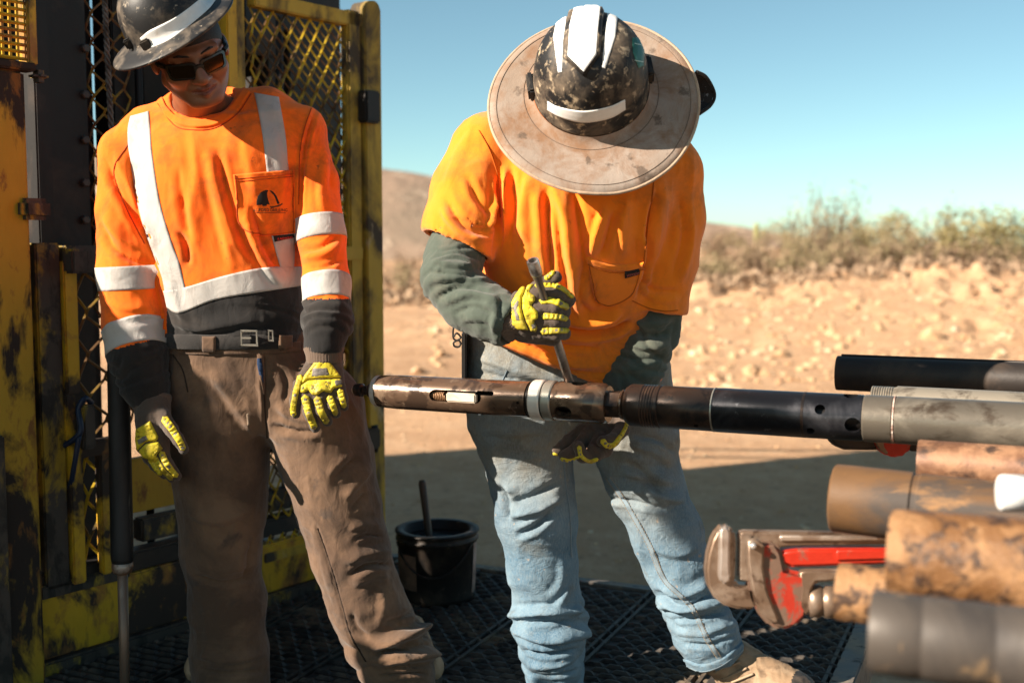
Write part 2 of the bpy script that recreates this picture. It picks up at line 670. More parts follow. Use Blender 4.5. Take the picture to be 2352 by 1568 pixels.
def patch(name, srf, poly, mat, parent, h=0.003, edge=4.0, res=1.6, base=0.0008, fn=None, round_=0):
    """a sewn-on or moulded-on piece with its own thickness, laid on a surface"""
    poly = np.array(poly, float)
    if round_:
        Q = np.concatenate([poly, poly[:1]])
        n = len(poly); out = []
        for i in range(n):
            p, a, b = poly[i], poly[i - 1], poly[(i + 1) % n]
            la, lb = np.linalg.norm(a - p), np.linalg.norm(b - p)
            ra = min(round_, la * 0.45); rb = min(round_, lb * 0.45)
            q0 = p + (a - p) / la * ra; q1 = p + (b - p) / lb * rb
            for t in (0, .25, .5, .75, 1): out.append((1 - t) ** 2 * q0 + 2 * t * (1 - t) * p + t * t * q1)
        poly = np.array(out)
    lo, hi = poly.min(0), poly.max(0)
    nx, ny = int((hi[0] - lo[0]) / res) + 2, int((hi[1] - lo[1]) / res) + 2
    gx, gy = lo[0] + np.arange(nx + 1) * res - res / 2, lo[1] + np.arange(ny + 1) * res - res / 2
    P = np.stack(np.meshgrid(gx, gy, indexing='ij'), -1).reshape(-1, 2)
    ins = inside(P, poly)
    dist = np.full(len(P), 1e9); near = P.copy()
    for i in range(len(poly)):
        A, B = poly[i], poly[(i + 1) % len(poly)]
        ab = B - A
        t = np.clip(((P - A) @ ab) / max(ab @ ab, 1e-9), 0, 1)
        q = A + t[:, None] * ab
        d = np.linalg.norm(P - q, axis=1)
        m = d < dist
        dist[m] = d[m]; near[m] = q[m]
    # points just outside snap onto the outline so the edge is clean
    snap = (~ins) & (dist < res * 1.5)
    P[snap] = near[snap]; dist[snap] = 0
    use = ins | snap
    idx = np.full(len(P), -1)
    V = []
    for i in np.where(use)[0]:
        r = srf.cam(P[i, 0], P[i, 1])
        if r is None: continue
        hh = h * min(1.0, math.sqrt(min(1.0, dist[i] / edge)))
        if fn is not None: hh = fn(P[i, 0], P[i, 1], dist[i], hh)
        idx[i] = len(V)
        V.append(r[0] + r[1] * (base + hh))
    idx = idx.reshape(nx + 1, ny + 1)
    F = []
    insg = ins.reshape(nx + 1, ny + 1)
    for i in range(nx):
        for j in range(ny):
            q = (idx[i, j], idx[i, j + 1], idx[i + 1, j + 1], idx[i + 1, j])
            k = insg[i, j] + insg[i + 1, j] + insg[i + 1, j + 1] + insg[i, j + 1]
            if min(q) >= 0 and k > 0:
                zs = [np.linalg.norm(V[a] - CAM) for a in q]
                if max(zs) - min(zs) < 0.05: F.append(q)
    if not F: return None
    par = list(range(len(V)))

    def root(i):
        while par[i] != i:
            par[i] = par[par[i]]; i = par[i]
        return i
    for f in F:
        r0 = root(f[0])
        for k in f[1:]: par[root(k)] = r0
    cnt = {}
    for f in F: cnt[root(f[0])] = cnt.get(root(f[0]), 0) + 1
    big = max(cnt, key=cnt.get)
    F = [f for f in F if root(f[0]) == big]
    used = sorted({k for f in F for k in f}); re_ = {k: i for i, k in enumerate(used)}
    return obj(name, np.array(V)[used], [tuple(re_[k] for k in f) for f in F], mat, parent)


def strip(name, srf, left, right, mat, parent, h=0.0016, nr=40, nc=10):
    """a tape sewn on a cloth, between two traced edges"""
    def samp(p, n):
        S = spline(p, 8)
        L = np.concatenate([[0], np.cumsum(np.linalg.norm(np.diff(S, axis=0), axis=1))])
        t = np.linspace(0, L[-1], n)
        return np.stack([np.interp(t, L, S[:, 0]), np.interp(t, L, S[:, 1])], 1)
    A, B = samp(left, nr), samp(right, nr)
    V, F, ix = [], [], {}
    for i in range(nr):
        for j in range(nc + 3):
            t = min(max((j - 1) / nc, 0), 1)
            p = A[i] * (1 - t) + B[i] * t
            r = srf.cam(*p)
            if r is None: continue
            off = h if 0 < j < nc + 2 else -h
            ix[i, j] = len(V)
            V.append(r[0] + r[1] * off)
    for i in range(nr - 1):
        for j in range(nc + 2):
            k = [(i, j), (i + 1, j), (i + 1, j + 1), (i, j + 1)]
            if all(q in ix for q in k):
                f = tuple(ix[q] for q in k)
                zs = [np.linalg.norm(V[a] - CAM) for a in f]
                if max(zs) - min(zs) < 0.05: F.append(f)
    return obj(name, np.array(V), F, mat, parent)


def band(name, srf, a, b, mat, parent, h=0.0018, na=64, nl=10, tilt=None, reach=0.2):
    """a tape sewn right round a sleeve, from a to b along its axis"""
    a = np.array(a, float); b = np.array(b, float)
    x, y, d = frame_of(b - a)
    V, F, ix = [], [], {}
    ds = [np.linalg.norm(r[0] - (a + b) / 2) for r in (srf.out((a + b) / 2, math.cos(q) * x + math.sin(q) * y, reach) for q in np.arange(24) * math.pi / 12) if r]
    med = float(np.median(ds)) if ds else .07
    for i in range(na):
        an = 2 * math.pi * i / na
        rd = math.cos(an) * x + math.sin(an) * y
        for j in range(nl + 3):
            t = min(max((j - 1) / nl, 0), 1)
            p = a + (b - a) * t
            r = srf.out(p, rd, reach)
            if r is None: continue
            off = h if 0 < j < nl + 2 else -h
            dd = np.linalg.norm(r[0] - p)
            if dd > 1.3 * med: r = (p + rd * 1.1 * med, r[1])
            ix[i, j] = len(V)
            V.append(r[0] + rd * off)
    for i in range(na):
        for j in range(nl + 2):
            k = [(i, j), ((i + 1) % na, j), ((i + 1) % na, j + 1), (i, j + 1)]
            if all(q in ix for q in k):
                f = tuple(ix[q] for q in k)
                e = max(np.linalg.norm(V[f[q]] - V[f[(q + 1) % 4]]) for q in range(4))
                if e < 0.05: F.append(f)
    return obj(name, np.array(V), F, mat, parent)


def writing(name, text, srf, x, y, size, mat, parent, slope=0.0, h=0.0025, bold=0.0, width=None):
    """printed letters laid on a surface; x, y the left end of the base line, size the capital height"""
    cu = bpy.data.curves.new('letters', 'FONT')
    cu.body = text; cu.size = 1.0; cu.resolution_u = 3; cu.offset = bold
    o = bpy.data.objects.new('letters', cu)
    C.objects.link(o)
    dg = bpy.context.evaluated_depsgraph_get(); dg.update()
    me = bpy.data.meshes.new_from_object(o.evaluated_get(dg))
    bpy.data.objects.remove(o, do_unlink=True)
    v = np.array([p.co[:2] for p in me.vertices])
    s_ = size / 0.69
    sx = s_ if width is None else width / (v[:, 0].max() - v[:, 0].min())
    V = []
    for p in v:
        r = srf.cam(x + p[0] * sx, y - p[1] * s_ + slope * p[0] * sx)
        V.append((r[0] + r[1] * h) if r else np.array([0, 50, -5.0]))
    F = [tuple(p.vertices) for p in me.polygons if all(V[k][1] < 40 for k in p.vertices)]
    used = sorted({k for f in F for k in f}); re_ = {k: i for i, k in enumerate(used)}
    V = [V[k] for k in used]; F = [tuple(re_[k] for k in f) for f in F]
    return obj(name, np.array(V), F, mat, parent, smooth=False)


# ---------------------------------------------------------------- materials
def nodes(name):
    m = bpy.data.materials.new(name)
    m.use_nodes = True
    t = m.node_tree
    return m, t, t.nodes['Principled BSDF']


def N_(t, kind, **kw):
    n = t.nodes.new(kind)
    for k, v in kw.items():
        if hasattr(n, k): setattr(n, k, v)
        else: n.inputs[k].default_value = v
    return n


def coords(t, kind='Object', scale=None):
    tc = t.nodes.new('ShaderNodeTexCoord')
    if scale is None: return tc.outputs[kind]
    mp = t.nodes.new('ShaderNodeMapping')
    mp.inputs['Scale'].default_value = scale
    t.links.new(tc.outputs[kind], mp.inputs['Vector'])
    return mp.outputs['Vector']


def noise_n(t, vec, scale, detail=4, rough=0.55, dist=0.0):
    n = N_(t, 'ShaderNodeTexNoise', Scale=scale, Detail=detail, Roughness=rough, Distortion=dist)
    t.links.new(vec, n.inputs['Vector'])
    return n.outputs['Fac']


def ramp(t, fac, a, b, ca=(0, 0, 0, 1), cb=(1, 1, 1, 1)):
    r = t.nodes.new('ShaderNodeValToRGB')
    r.color_ramp.elements[0].position = a; r.color_ramp.elements[1].position = b
    r.color_ramp.elements[0].color = ca; r.color_ramp.elements[1].color = cb
    t.links.new(fac, r.inputs['Fac'])
    return r.outputs['Color']


def mixc(t, fac, a, b):
    m = t.nodes.new('ShaderNodeMix'); m.data_type = 'RGBA'
    for s_, v in ((0, fac), (6, a), (7, b)):
        if isinstance(v, (int, float)): m.inputs[s_].default_value = v
        elif isinstance(v, tuple): m.inputs[s_].default_value = (*v, 1) if len(v) == 3 else v
        else: t.links.new(v, m.inputs[s_])
    return m.outputs[2]


def mulv(t, a, k):
    m = t.nodes.new('ShaderNodeMath'); m.operation = 'MULTIPLY'
    t.links.new(a, m.inputs[0])
    if isinstance(k, (int, float)): m.inputs[1].default_value = k
    else: t.links.new(k, m.inputs[1])
    return m.outputs[0]


def bump(t, bs, h, strength, dist):
    b = t.nodes.new('ShaderNodeBump')
    b.inputs['Strength'].default_value = strength
    b.inputs['Distance'].default_value = dist
    t.links.new(h, b.inputs['Height'])
    t.links.new(b.outputs['Normal'], bs.inputs['Normal'])
    return b


def surface(name, base, second=None, s_scale=8, s_lo=0.45, s_hi=0.6, third=None, t_scale=30, t_lo=0.55, t_hi=0.62,
            rough=0.7, rough2=None, metal=0.0, metal2=None, bumps=(60, 0.3, 0.002), stretch=(1, 1, 1), spec=0.3, detail=6, coat=0.0):
    """base colour with up to two layers of irregular patches (paint loss, rust, dirt) and a fine relief"""
    m, t, b = nodes(name)
    v = coords(t, 'Object', stretch)
    b.inputs['Roughness'].default_value = rough
    b.inputs['Metallic'].default_value = metal
    b.inputs['Specular IOR Level'].default_value = spec
    if coat: b.inputs['Coat Weight'].default_value = coat; b.inputs['Coat Roughness'].default_value = 0.15
    fine = noise_n(t, v, s_scale * 5, 5, 0.6)
    col = mixc(t, mulv(t, ramp(t, fine, 0.3, 0.75), 0.35), base, tuple(c * 0.62 for c in base))
    hgt = None
    if second:
        f = ramp(t, noise_n(t, v, s_scale, detail, 0.62, 0.4), s_lo, s_hi)
        col = mixc(t, f, col, second)
        hgt = f
        if rough2 is not None:
            mr = t.nodes.new('ShaderNodeMapRange')
            mr.inputs[3].default_value = rough; mr.inputs[4].default_value = rough2
            t.links.new(f, mr.inputs[0]); t.links.new(mr.outputs[0], b.inputs['Roughness'])
        if metal2 is not None:
            mr = t.nodes.new('ShaderNodeMapRange')
            mr.inputs[3].default_value = metal; mr.inputs[4].default_value = metal2
            t.links.new(f, mr.inputs[0]); t.links.new(mr.outputs[0], b.inputs['Metallic'])
    if third:
        f3 = ramp(t, noise_n(t, v, t_scale, 5, 0.65, 0.3), t_lo, t_hi)
        col = mixc(t, f3, col, third)
    t.links.new(col, b.inputs['Base Color'])
    if bumps:
        bump(t, b, noise_n(t, v, bumps[0], 6, 0.6), bumps[1], bumps[2])
    return m


def cloth(name, base, dirt=None, dirt_amt=0.4, d_scale=7, d_lo=0.5, d_hi=0.75, weave=900, wstr=0.25, spots=None, sp_scale=22, sp_lo=0.66, sp_hi=0.72, rough=0.95, sheen=0.15, fade=None, crease=0.35):
    m, t, b = nodes(name)
    v = coords(t, 'Object')
    b.inputs['Roughness'].default_value = rough
    b.inputs['Specular IOR Level'].default_value = 0.2
    b.inputs['Sheen Weight'].default_value = sheen
    b.inputs['Sheen Roughness'].default_value = 0.6
    fine = noise_n(t, v, 60, 6, 0.6)
    col = mixc(t, mulv(t, ramp(t, fine, 0.3, 0.8), 0.25), base, tuple(c * 0.7 for c in base))
    if fade: col = mixc(t, mulv(t, ramp(t, noise_n(t, v, 4.5, 3, 0.5), 0.42, 0.66), 0.8), col, fade)
    if dirt: col = mixc(t, mulv(t, ramp(t, noise_n(t, v, d_scale, 7, 0.68, 0.5), d_lo, d_hi), dirt_amt), col, dirt)
    if spots: col = mixc(t, mulv(t, ramp(t, noise_n(t, v, sp_scale, 4, 0.6, 0.2), sp_lo, sp_hi), 0.75), col, spots)
    t.links.new(col, b.inputs['Base Color'])
    wv = coords(t, 'Object', (1, 0.3, 1))
    w1 = noise_n(t, v, weave, 2, 0.6)
    b1 = bump(t, b, w1, wstr, 0.0012)
    b0 = t.nodes.new('ShaderNodeBump')
    b0.inputs['Strength'].default_value = crease; b0.inputs['Distance'].default_value = 0.006
    t.links.new(noise_n(t, coords(t, 'Object', (1, 1, .55)), 34, 3, 0.5, 1.2), b0.inputs['Height'])
    t.links.new(b0.outputs['Normal'], b1.inputs['Normal'])
    return m

# ================================================================ SETTING
GZ = -0.45


def ss(x, a, b):
    t = np.clip((x - a) / (b - a), 0, 1)
    return t * t * (3 - 2 * t)


def ground_z(X, Y):
    X = np.asarray(X, float); Y = np.asarray(Y, float)
    P = np.stack([X, Y, np.zeros_like(X)], 1)
    top = 0.56 + 0.052 * np.clip(X, -8, 12)
    s0 = 11.6 + 0.6 * np.sin(X * 0.7) + 0.05 * X
    b = ss(Y, s0, s0 + 9.0)
    z = GZ + b * top + 0.004 * np.clip(Y - 21, 0, 400)
    z = z + 0.05 * (fbm(P * 0.45, 4, 2) - 0.5) * (0.3 + 2.6 * b * (1 - ss(Y, 30, 60)))
    z = z + (0.50 * (fbm(P * 1.7, 4, 9) - 0.5) + 0.20 * (fbm(P * 5.2, 2, 13) - 0.5)) * b * (1 - ss(Y, 22, 30)) * (0.15 + 1.9 * ss(fbm(P * 0.33, 3, 31), 0.38, 0.68))
    z = z + 0.012 * (fbm(P * 4.0, 3, 4) - 0.5)
    far = ss(Y, 60, 300)
    z = z - far * 3.0
    return z


def axis_pts(lo, hi, near, fine, growth=1.10):
    out = [near[0]]
    while out[-1] < near[1]: out.append(out[-1] + fine)
    st = fine
    while out[-1] < hi: st *= growth; out.append(out[-1] + st)
    st = fine
    left = [near[0]]
    while left[-1] > lo: st *= growth; left.append(left[-1] - st)
    return np.array(left[:0:-1] + out)


xs = axis_pts(-2600, 2600, (-4, 11), 0.075, 1.13)
ys = axis_pts(-600, 2600, (5.0, 23), 0.075, 1.12)
GX, GY = np.meshgrid(xs, ys, indexing='ij')
GZ_ = ground_z(GX.ravel(), GY.ravel())
nx_, ny_ = len(xs), len(ys)
ii = np.arange(nx_ * ny_).reshape(nx_, ny_)
gq = np.stack([ii[:-1, :-1], ii[1:, :-1], ii[1:, 1:], ii[:-1, 1:]], -1).reshape(-1, 4)

m, t, b = nodes('dirt')
v = coords(t, 'Object')
col = mixc(t, ramp(t, noise_n(t, v, 0.5, 5, 0.6), 0.35, 0.68), (0.49, 0.298, 0.170), (0.36, 0.21, 0.118))
col = mixc(t, mulv(t, ramp(t, noise_n(t, v, 3.2, 7, 0.7), 0.45, 0.7), 0.6), col, (0.58, 0.395, 0.25))
col = mixc(t, mulv(t, ramp(t, noise_n(t, v, 11, 5, 0.7), 0.55, 0.66), 0.7), col, (0.24, 0.145, 0.09))
col = mixc(t, mulv(t, ramp(t, noise_n(t, v, 26, 3, 0.6), 0.62, 0.70), 0.7), col, (0.62, 0.47, 0.33))
t.links.new(col, b.inputs['Base Color'])
b.inputs['Roughness'].default_value = 0.95
b.inputs['Specular IOR Level'].default_value = 0.15
bump(t, b, noise_n(t, v, 14, 9, 0.7), 0.7, 0.06)
M_DIRT = m
g = obj('ground', np.stack([GX.ravel(), GY.ravel(), GZ_], 1), gq, M_DIRT)
tag(g, kind='structure')

# far hills
M_HILL = surface('hillside', (0.31, 0.215, 0.155), (0.22, 0.165, 0.12), 0.06, 0.42, 0.62, (0.50, 0.38, 0.28), 0.25, 0.55, 0.65, 0.95, bumps=(0.5, 0.5, 0.8), stretch=(1, 1, 0.25), spec=0.1)
hx = np.linspace(-120, 120, 180); hy = np.linspace(95, 200, 60)
HX, HYY = np.meshgrid(hx, hy, indexing='ij')
px_ = HX / 130 * FU + CX
crest = np.interp(px_, [200, 700, 870, 930, 1005, 1250, 1600, 1700, 1790, 2000, 2600], [12.5, 11.4, 10.0, 9.7, 8.9, 6.0, 3.6, 3.0, 2.2, 1.2, 0.4])
bell = ss(HYY, 95, 132) * (1 - 0.8 * ss(HYY, 136, 200))
HZ = -3.5 + (crest + 3.5) * bell + 1.6 * (fbm(np.stack([HX.ravel() * .05, HYY.ravel() * .05, 0 * HX.ravel()], 1), 4, 21).reshape(HX.shape) - 0.5) * bell
hi_ = np.arange(HX.size).reshape(HX.shape)
hq = np.stack([hi_[:-1, :-1], hi_[1:, :-1], hi_[1:, 1:], hi_[:-1, 1:]], -1).reshape(-1, 4)
tag(obj('hills', np.stack([HX.ravel(), HYY.ravel(), HZ.ravel()], 1), hq, M_HILL), kind='structure')

# rubble on the bank
M_ROCK = surface('pale stone', (0.50, 0.33, 0.19), (0.36, 0.21, 0.115), 2.2, 0.40, 0.6, (0.64, 0.49, 0.34), 3, 0.54, 0.66, 0.9, bumps=(18, 0.6, 0.02), spec=0.2)
bm = bmesh.new(); bmesh.ops.create_icosphere(bm, subdivisions=1, radius=1)
ICO_V = np.array([v_.co[:] for v_ in bm.verts]); ICO_F = [tuple(q.index for q in f_.verts) for f_ in bm.faces]
bm.free()
rs = np.random.RandomState(11)


def rock_shape(r, seed):
    q = np.random.RandomState(seed)
    v_ = ICO_V * (0.72 + 0.5 * q.rand(len(ICO_V), 1)) * np.array([1, 0.7 + 0.5 * q.rand(), 0.55 + 0.35 * q.rand()]) * r
    a = q.rand() * 6.28
    return v_ @ np.array([[math.cos(a), -math.sin(a), 0], [math.sin(a), math.cos(a), 0], [0, 0, 1]])


rub = MB()
for k in range(4600):
    Y = 11.6 + 10.5 * rs.rand() ** 0.85
    X = (rs.rand() * 1.0 - 0.13) * Y * 0.56
    r = 0.012 + 0.085 * rs.rand() ** 5.5
    z = ground_z([X], [Y])[0]
    rub.add(rock_shape(r, 1000 + k) + np.array([X, Y, z - r * 0.10]), ICO_F)
for k in range(1900):
    Y = 4.6 + 7.5 * rs.rand(); X = (rs.rand() * 0.75 - 0.2) * Y
    r = 0.006 + 0.020 * rs.rand() ** 4
    z = ground_z([X], [Y])[0]
    rub.add(rock_shape(r, 9000 + k) + np.array([X, Y, z]), ICO_F)
tag(rub.build('rubble', M_ROCK), 'pale broken rubble strewn over the sunlit dirt bank', 'rubble', kind='stuff')

ROCKS = [(1180 * 1.0 + 960, 715, 15.2, .15, 'large pale rock high on the right of the dirt bank'),
         (1800, 745, 14.6, .10, 'pale pointed stone on the bank above the end of the black split tube'),
         (1730, 770, 13.4, .12, 'flat beige stone on the bank beside the elbow of the bending worker'),
         (2035, 745, 14.2, .09, 'rounded white stone in the middle of the dirt bank'),
         (2110, 800, 13.2, .085, 'small light stone just above the black split tube'),
         (1650, 800, 13.0, .09, 'light stone at the foot of the bank near the hanging sleeve'),
         (2290, 760, 13.5, .11, 'grey beige stone near the right end of the dirt bank'),
         (960, 820, 13.2, .10, 'beige stone at the foot of the bank between the two workers'),
         (1010, 760, 14.4, .09, 'pale stone half way up the bank just left of the bending worker')]
for i, (x, y, Y, r, lab) in enumerate(ROCKS):
    X = (x - CX) / FU * Y
    z = ground_z([X], [Y])[0]
    tag(obj('rock', rock_shape(r, 77 + i) + np.array([X, Y, z + r * 0.25]), ICO_F, M_ROCK, smooth=False), lab, 'rock', 'loose rocks on the dirt bank')

# ---- desert shrubs: stems and leaf-sized faces
M_LEAF = [surface('olive leaves', (0.20, 0.17, 0.068), (0.29, 0.235, 0.11), 1.2, 0.4, 0.6, rough=0.8, bumps=None, spec=0.2),
          surface('grey green leaves', (0.24, 0.195, 0.105), (0.33, 0.26, 0.15), 1.2, 0.4, 0.6, rough=0.8, bumps=None, spec=0.2),
          surface('dry twigs', (0.25, 0.165, 0.105), (0.36, 0.26, 0.175), 1.2, 0.4, 0.6, rough=0.9, bumps=None, spec=0.2)]
M_STEM = surface('shrub stems', (0.20, 0.14, 0.095), rough=0.9, bumps=None)


def shrub_mesh(kind, seed):
    q = np.random.RandomState(seed)
    st = MB(); lf = MB()
    bare = kind == 3
    nst = 9 if not bare else 11
    tips = []
    for i in range(nst):
        a = q.rand() * 6.28
        lean = (0.15 + 0.75 * q.rand()) if not bare else (0.05 + 0.32 * q.rand())
        p = np.array([0.08 * math.cos(a), 0.08 * math.sin(a), -0.05]); d = np.array([math.cos(a) * lean, math.sin(a) * lean, 1.0]); d /= np.linalg.norm(d)
        L = 0.55 + 0.45 * q.rand()
        pts = [p]
        for k in range(5):
            d = d + 0.22 * (q.rand(3) - 0.5); d /= np.linalg.norm(d)
            pts.append(pts[-1] + d * L / 5)
        st.sweep(pts, np.linspace(0.016, 0.004, 6), 4)
        tips += [(pts[k], d) for k in range(2, 6)]
        for k in range(2, 6):
            for _ in range(3):
                dd = d + 0.9 * (q.rand(3) - 0.5)
                e = pts[k] + dd * (0.12 + 0.16 * q.rand())
                st.sweep([pts[k], (pts[k] + e) / 2 + 0.015 * (q.rand(3) - .5), e], [0.005, 0.004, 0.002], 3, False)
                tips.append((e, dd))
    n = {0: 1500, 1: 1300, 2: 900, 3: 520}[kind]
    for i in range(n):
        e, d = tips[q.randint(len(tips))]
        c = e + q.normal(0, 0.075, 3)
        if c[2] < 0.02: c[2] = 0.02 + 0.1 * q.rand()
        s_ = (0.018 + 0.022 * q.rand()) * (0.8 if kind != 3 else 0.6)
        u = q.normal(0, 1, 3); u /= np.linalg.norm(u)
        w_ = np.cross(u, q.normal(0, 1, 3)); w_ /= np.linalg.norm(w_)
        lf.add([c - u * s_ * 1.5, c + w_ * s_ * .6, c + u * s_ * 1.5, c - w_ * s_ * .6], [(0, 1, 2, 3)])
    sm = mesh_of('stems', np.concatenate(st.v), st.f); sm.materials.append(M_STEM)
    lm = mesh_of('leaves', np.concatenate(lf.v), lf.f); lm.materials.append(M_LEAF[{0: 0, 1: 1, 2: 2, 3: 1}[kind]])
    return sm, lm


PROTO = {(k, j): shrub_mesh(k, 40 + 7 * k + j) for k in range(4) for j in range(2)}
KINDN = {0: 'olive green bush', 1: 'grey green bush', 2: 'dry brown bush', 3: 'thin bare tall shrub'}
# picture x of the foot, distance, height, spread, kind
SH = [(2335, 23.5, 1.35, 1.7, 0), (2262, 24, 1.42, 1.5, 0), (2185, 23, 1.22, 1.5, 0), (2120, 25, 1.30, 1.2, 1), (2105, 22.5, .95, 1.3, 2),
      (2030, 23, 1.0, 1.3, 1), (1975, 22.4, .85, 1.1, 2), (1945, 26, 1.05, 1.5, 1), (1890, 22.6, .95, 1.2, 1), (1850, 24, 1.55, 1.7, 3), (1900, 25, 1.7, 1.7, 3),
      (1815, 22.4, .88, 1.2, 1), (1760, 23, .9, 1.1, 2), (1700, 24, .80, 1.3, 1), (1645, 25, .8, 1.3, 2), (1615, 22.6, .72, 1.0, 1),
      (2235, 22.2, .8, 1.0, 2), (2300, 22.3, .78, .9, 1), (2150, 27, 1.15, 1.3, 3), (2060, 27, 1.0, 1.3, 3),
      (905, 26, .7, 1.2, 2), (962, 24, .55, 1.0, 1), (1000, 30, .7, 1.1, 2), (930, 44, .9, 1.6, 2),
      (1680, 40, 1.1, 2.2, 2), (1740, 48, 1.2, 2.4, 1), (1650, 55, 1.2, 2.4, 2), (1840, 40, 1.3, 2.2, 1), (1930, 44, 1.5, 2.4, 2), (2010, 38, 1.5, 2.2, 0)]
order = {}
for i, (x, Y, h, w, k) in enumerate(SH): order.setdefault((k, x > 1200), []).append((x, i))
ORD = ['first', 'second', 'third', 'fourth', 'fifth', 'sixth', 'seventh', 'eighth', 'ninth', 'tenth', 'eleventh', 'twelfth']
shlab = {}
for (k, rt), L in order.items():
    L.sort(reverse=True)
    for j, (x, i) in enumerate(L):
        if rt: shlab[i] = f'{KINDN[k]} right of the bending worker, {ORD[j]} of its kind from the right'
        else: shlab[i] = f'{KINDN[k]} between the two workers, {ORD[j]} of its kind from the right'
for i, (x, Y, h, w, k) in enumerate(SH):
    X = (x - CX) / FU * Y
    z = ground_z([X], [Y])[0]
    sm, lm = PROTO[k, i % 2]
    r = thing('desert_shrub', shlab[i], 'shrub', (X, Y, z - 0.03), 'desert shrubs')
    r.rotation_euler = (0, 0, i * 2.1)
    hh = h * (0.88 if k < 3 and x > 1200 else 1.0)
    r.scale = (w * 0.95, w * 0.95, hh)
    for nm, me in (('stems', sm), ('foliage', lm)):
        o = bpy.data.objects.new(nm, me); C.objects.link(o); o.parent = r

# low ground cover between the shrubs
q = np.random.RandomState(5)
gc = MB()
for k in range(5200):
    Y = 20.5 + 26 * q.rand() ** 1.6; X = (q.rand() * 0.62 - 0.13) * Y
    z = ground_z([X], [Y])[0]
    for _ in range(3):
        c = np.array([X, Y, z]) + np.array([q.normal(0, .12), q.normal(0, .12), 0.02 + .22 * q.rand() ** 1.5])
        u = q.normal(0, 1, 3); u[2] = abs(u[2]); u /= np.linalg.norm(u); w_ = np.cross(u, q.normal(0, 1, 3)); w_ /= np.linalg.norm(w_)
        s_ = .03 + .04 * q.rand()
        gc.add([c - u * s_ * 1.6, c + w_ * s_ * .6, c + u * s_ * 1.6, c - w_ * s_ * .6], [(0, 1, 2, 3)])
tag(gc.build('dry_scrub', M_LEAF[2]), 'low dry scrub covering the ground between the bushes', 'scrub', kind='stuff')

# saguaro
M_CACT = surface('cactus skin', (0.20, 0.20, 0.08), (0.30, 0.27, 0.12), 3, rough=0.7, bumps=None)
cx_, cY = 1735, 60
p0 = np.array([(cx_ - CX) / FU * cY, cY, ground_z([(cx_ - CX) / FU * cY], [cY])[0]])
top = W(cx_, 512, cY)
cz = top[2] - p0[2]
r = thing('saguaro_cactus', 'lone yellowish columnar cactus standing on the skyline', 'cactus', p0)
v_, f_ = lathe([(-.1, .10), (cz * .3, .13), (cz * .8, .13), (cz * .95, .10), (cz, 0.02)], p0, (0, 0, 1), 14)
v_ = np.array(v_); ctr = p0[:2]
a_ = np.arctan2(v_[:, 1] - ctr[1], v_[:, 0] - ctr[0])
v_[:, :2] = ctr + (v_[:, :2] - ctr) * (1 + 0.12 * np.cos(a_ * 7))[:, None]
obj('trunk', v_, f_, M_CACT, r)
arm = spline([p0 + [.1, 0, cz * .5], p0 + [.3, 0, cz * .52], p0 + [.36, 0, cz * .62], p0 + [.36, 0, cz * .8]], 4)
v_, f_ = sweep(arm, [.07] * (len(arm) - 1) + [.03], 8)
obj('arm', v_, f_, M_CACT, r)

# dark boulder with its shadow beside the cage
M_DARKROCK = surface('dark stone', (0.075, 0.062, 0.055), (0.12, 0.09, 0.07), 4, rough=0.85, bumps=(12, .5, .02))
Yb = 11.2
X = (892 - CX) / FU * Yb
bo = rock_shape(0.165, 5) * np.array([.8, .9, 1.5])
bo = bo + np.array([X, Yb, ground_z([X], [Yb])[0] + .13])
tag(obj('boulder', bo, ICO_F, M_DARKROCK, smooth=False), 'dark boulder on the dirt beside the yellow cage post', 'boulder')

# ---- work platform
E1 = np.array([0.912, -0.41, 0.0]); E2 = np.array([0.41, 0.912, 0.0])


def PL(a, b_, z): return E1 * a + E2 * b_ + np.array([0, 0, z])


RB = np.stack([E1, E2, np.array([0, 0, 1.0])], 1)
M_GRATE = surface('worn dark steel', (0.07, 0.062, 0.055), (0.16, 0.115, 0.075), 5, 0.48, 0.66, (0.03, 0.028, 0.027), 18, 0.5, 0.6, 0.62, 0.85, 0.55, 0.1, bumps=(70, 0.4, 0.003))
M_EDGE = surface('scuffed steel edge', (0.17, 0.155, 0.14), (0.30, 0.23, 0.16), 6, 0.45, 0.65, (0.05, 0.04, 0.035), 20, 0.55, 0.65, 0.6, 0.9, 0.5, 0.0, bumps=(70, 0.4, 0.003))
plat = thing('work_platform', 'dark steel grating platform the two workers stand on', 'platform', PL(-1.5, 2.8, 0))
AR, BF, PW = -0.42, 3.40, 0.312
B0 = 1.7


def tooth(mb, a, b_, up):
    """one scalloped grip of the plank, lifted out of the sheet"""
    l, w_, h = 0.026, 0.0085, 0.0085
    c = [PL(a - l, b_ - w_, .0005), PL(a + l, b_ - w_, .0005), PL(a + l * .55, b_ - w_ * .1, h), PL(a - l * .55, b_ - w_ * .1, h),
         PL(a - l, b_ + w_, .0005), PL(a + l, b_ + w_, .0005), PL(a + l * .55, b_ + w_ * .5, h), PL(a - l * .55, b_ + w_ * .5, h)]
    mb.add(c, [(0, 1, 2, 3), (7, 6, 5, 4), (3, 2, 6, 7), (0, 3, 7, 4), (1, 5, 6, 2)])


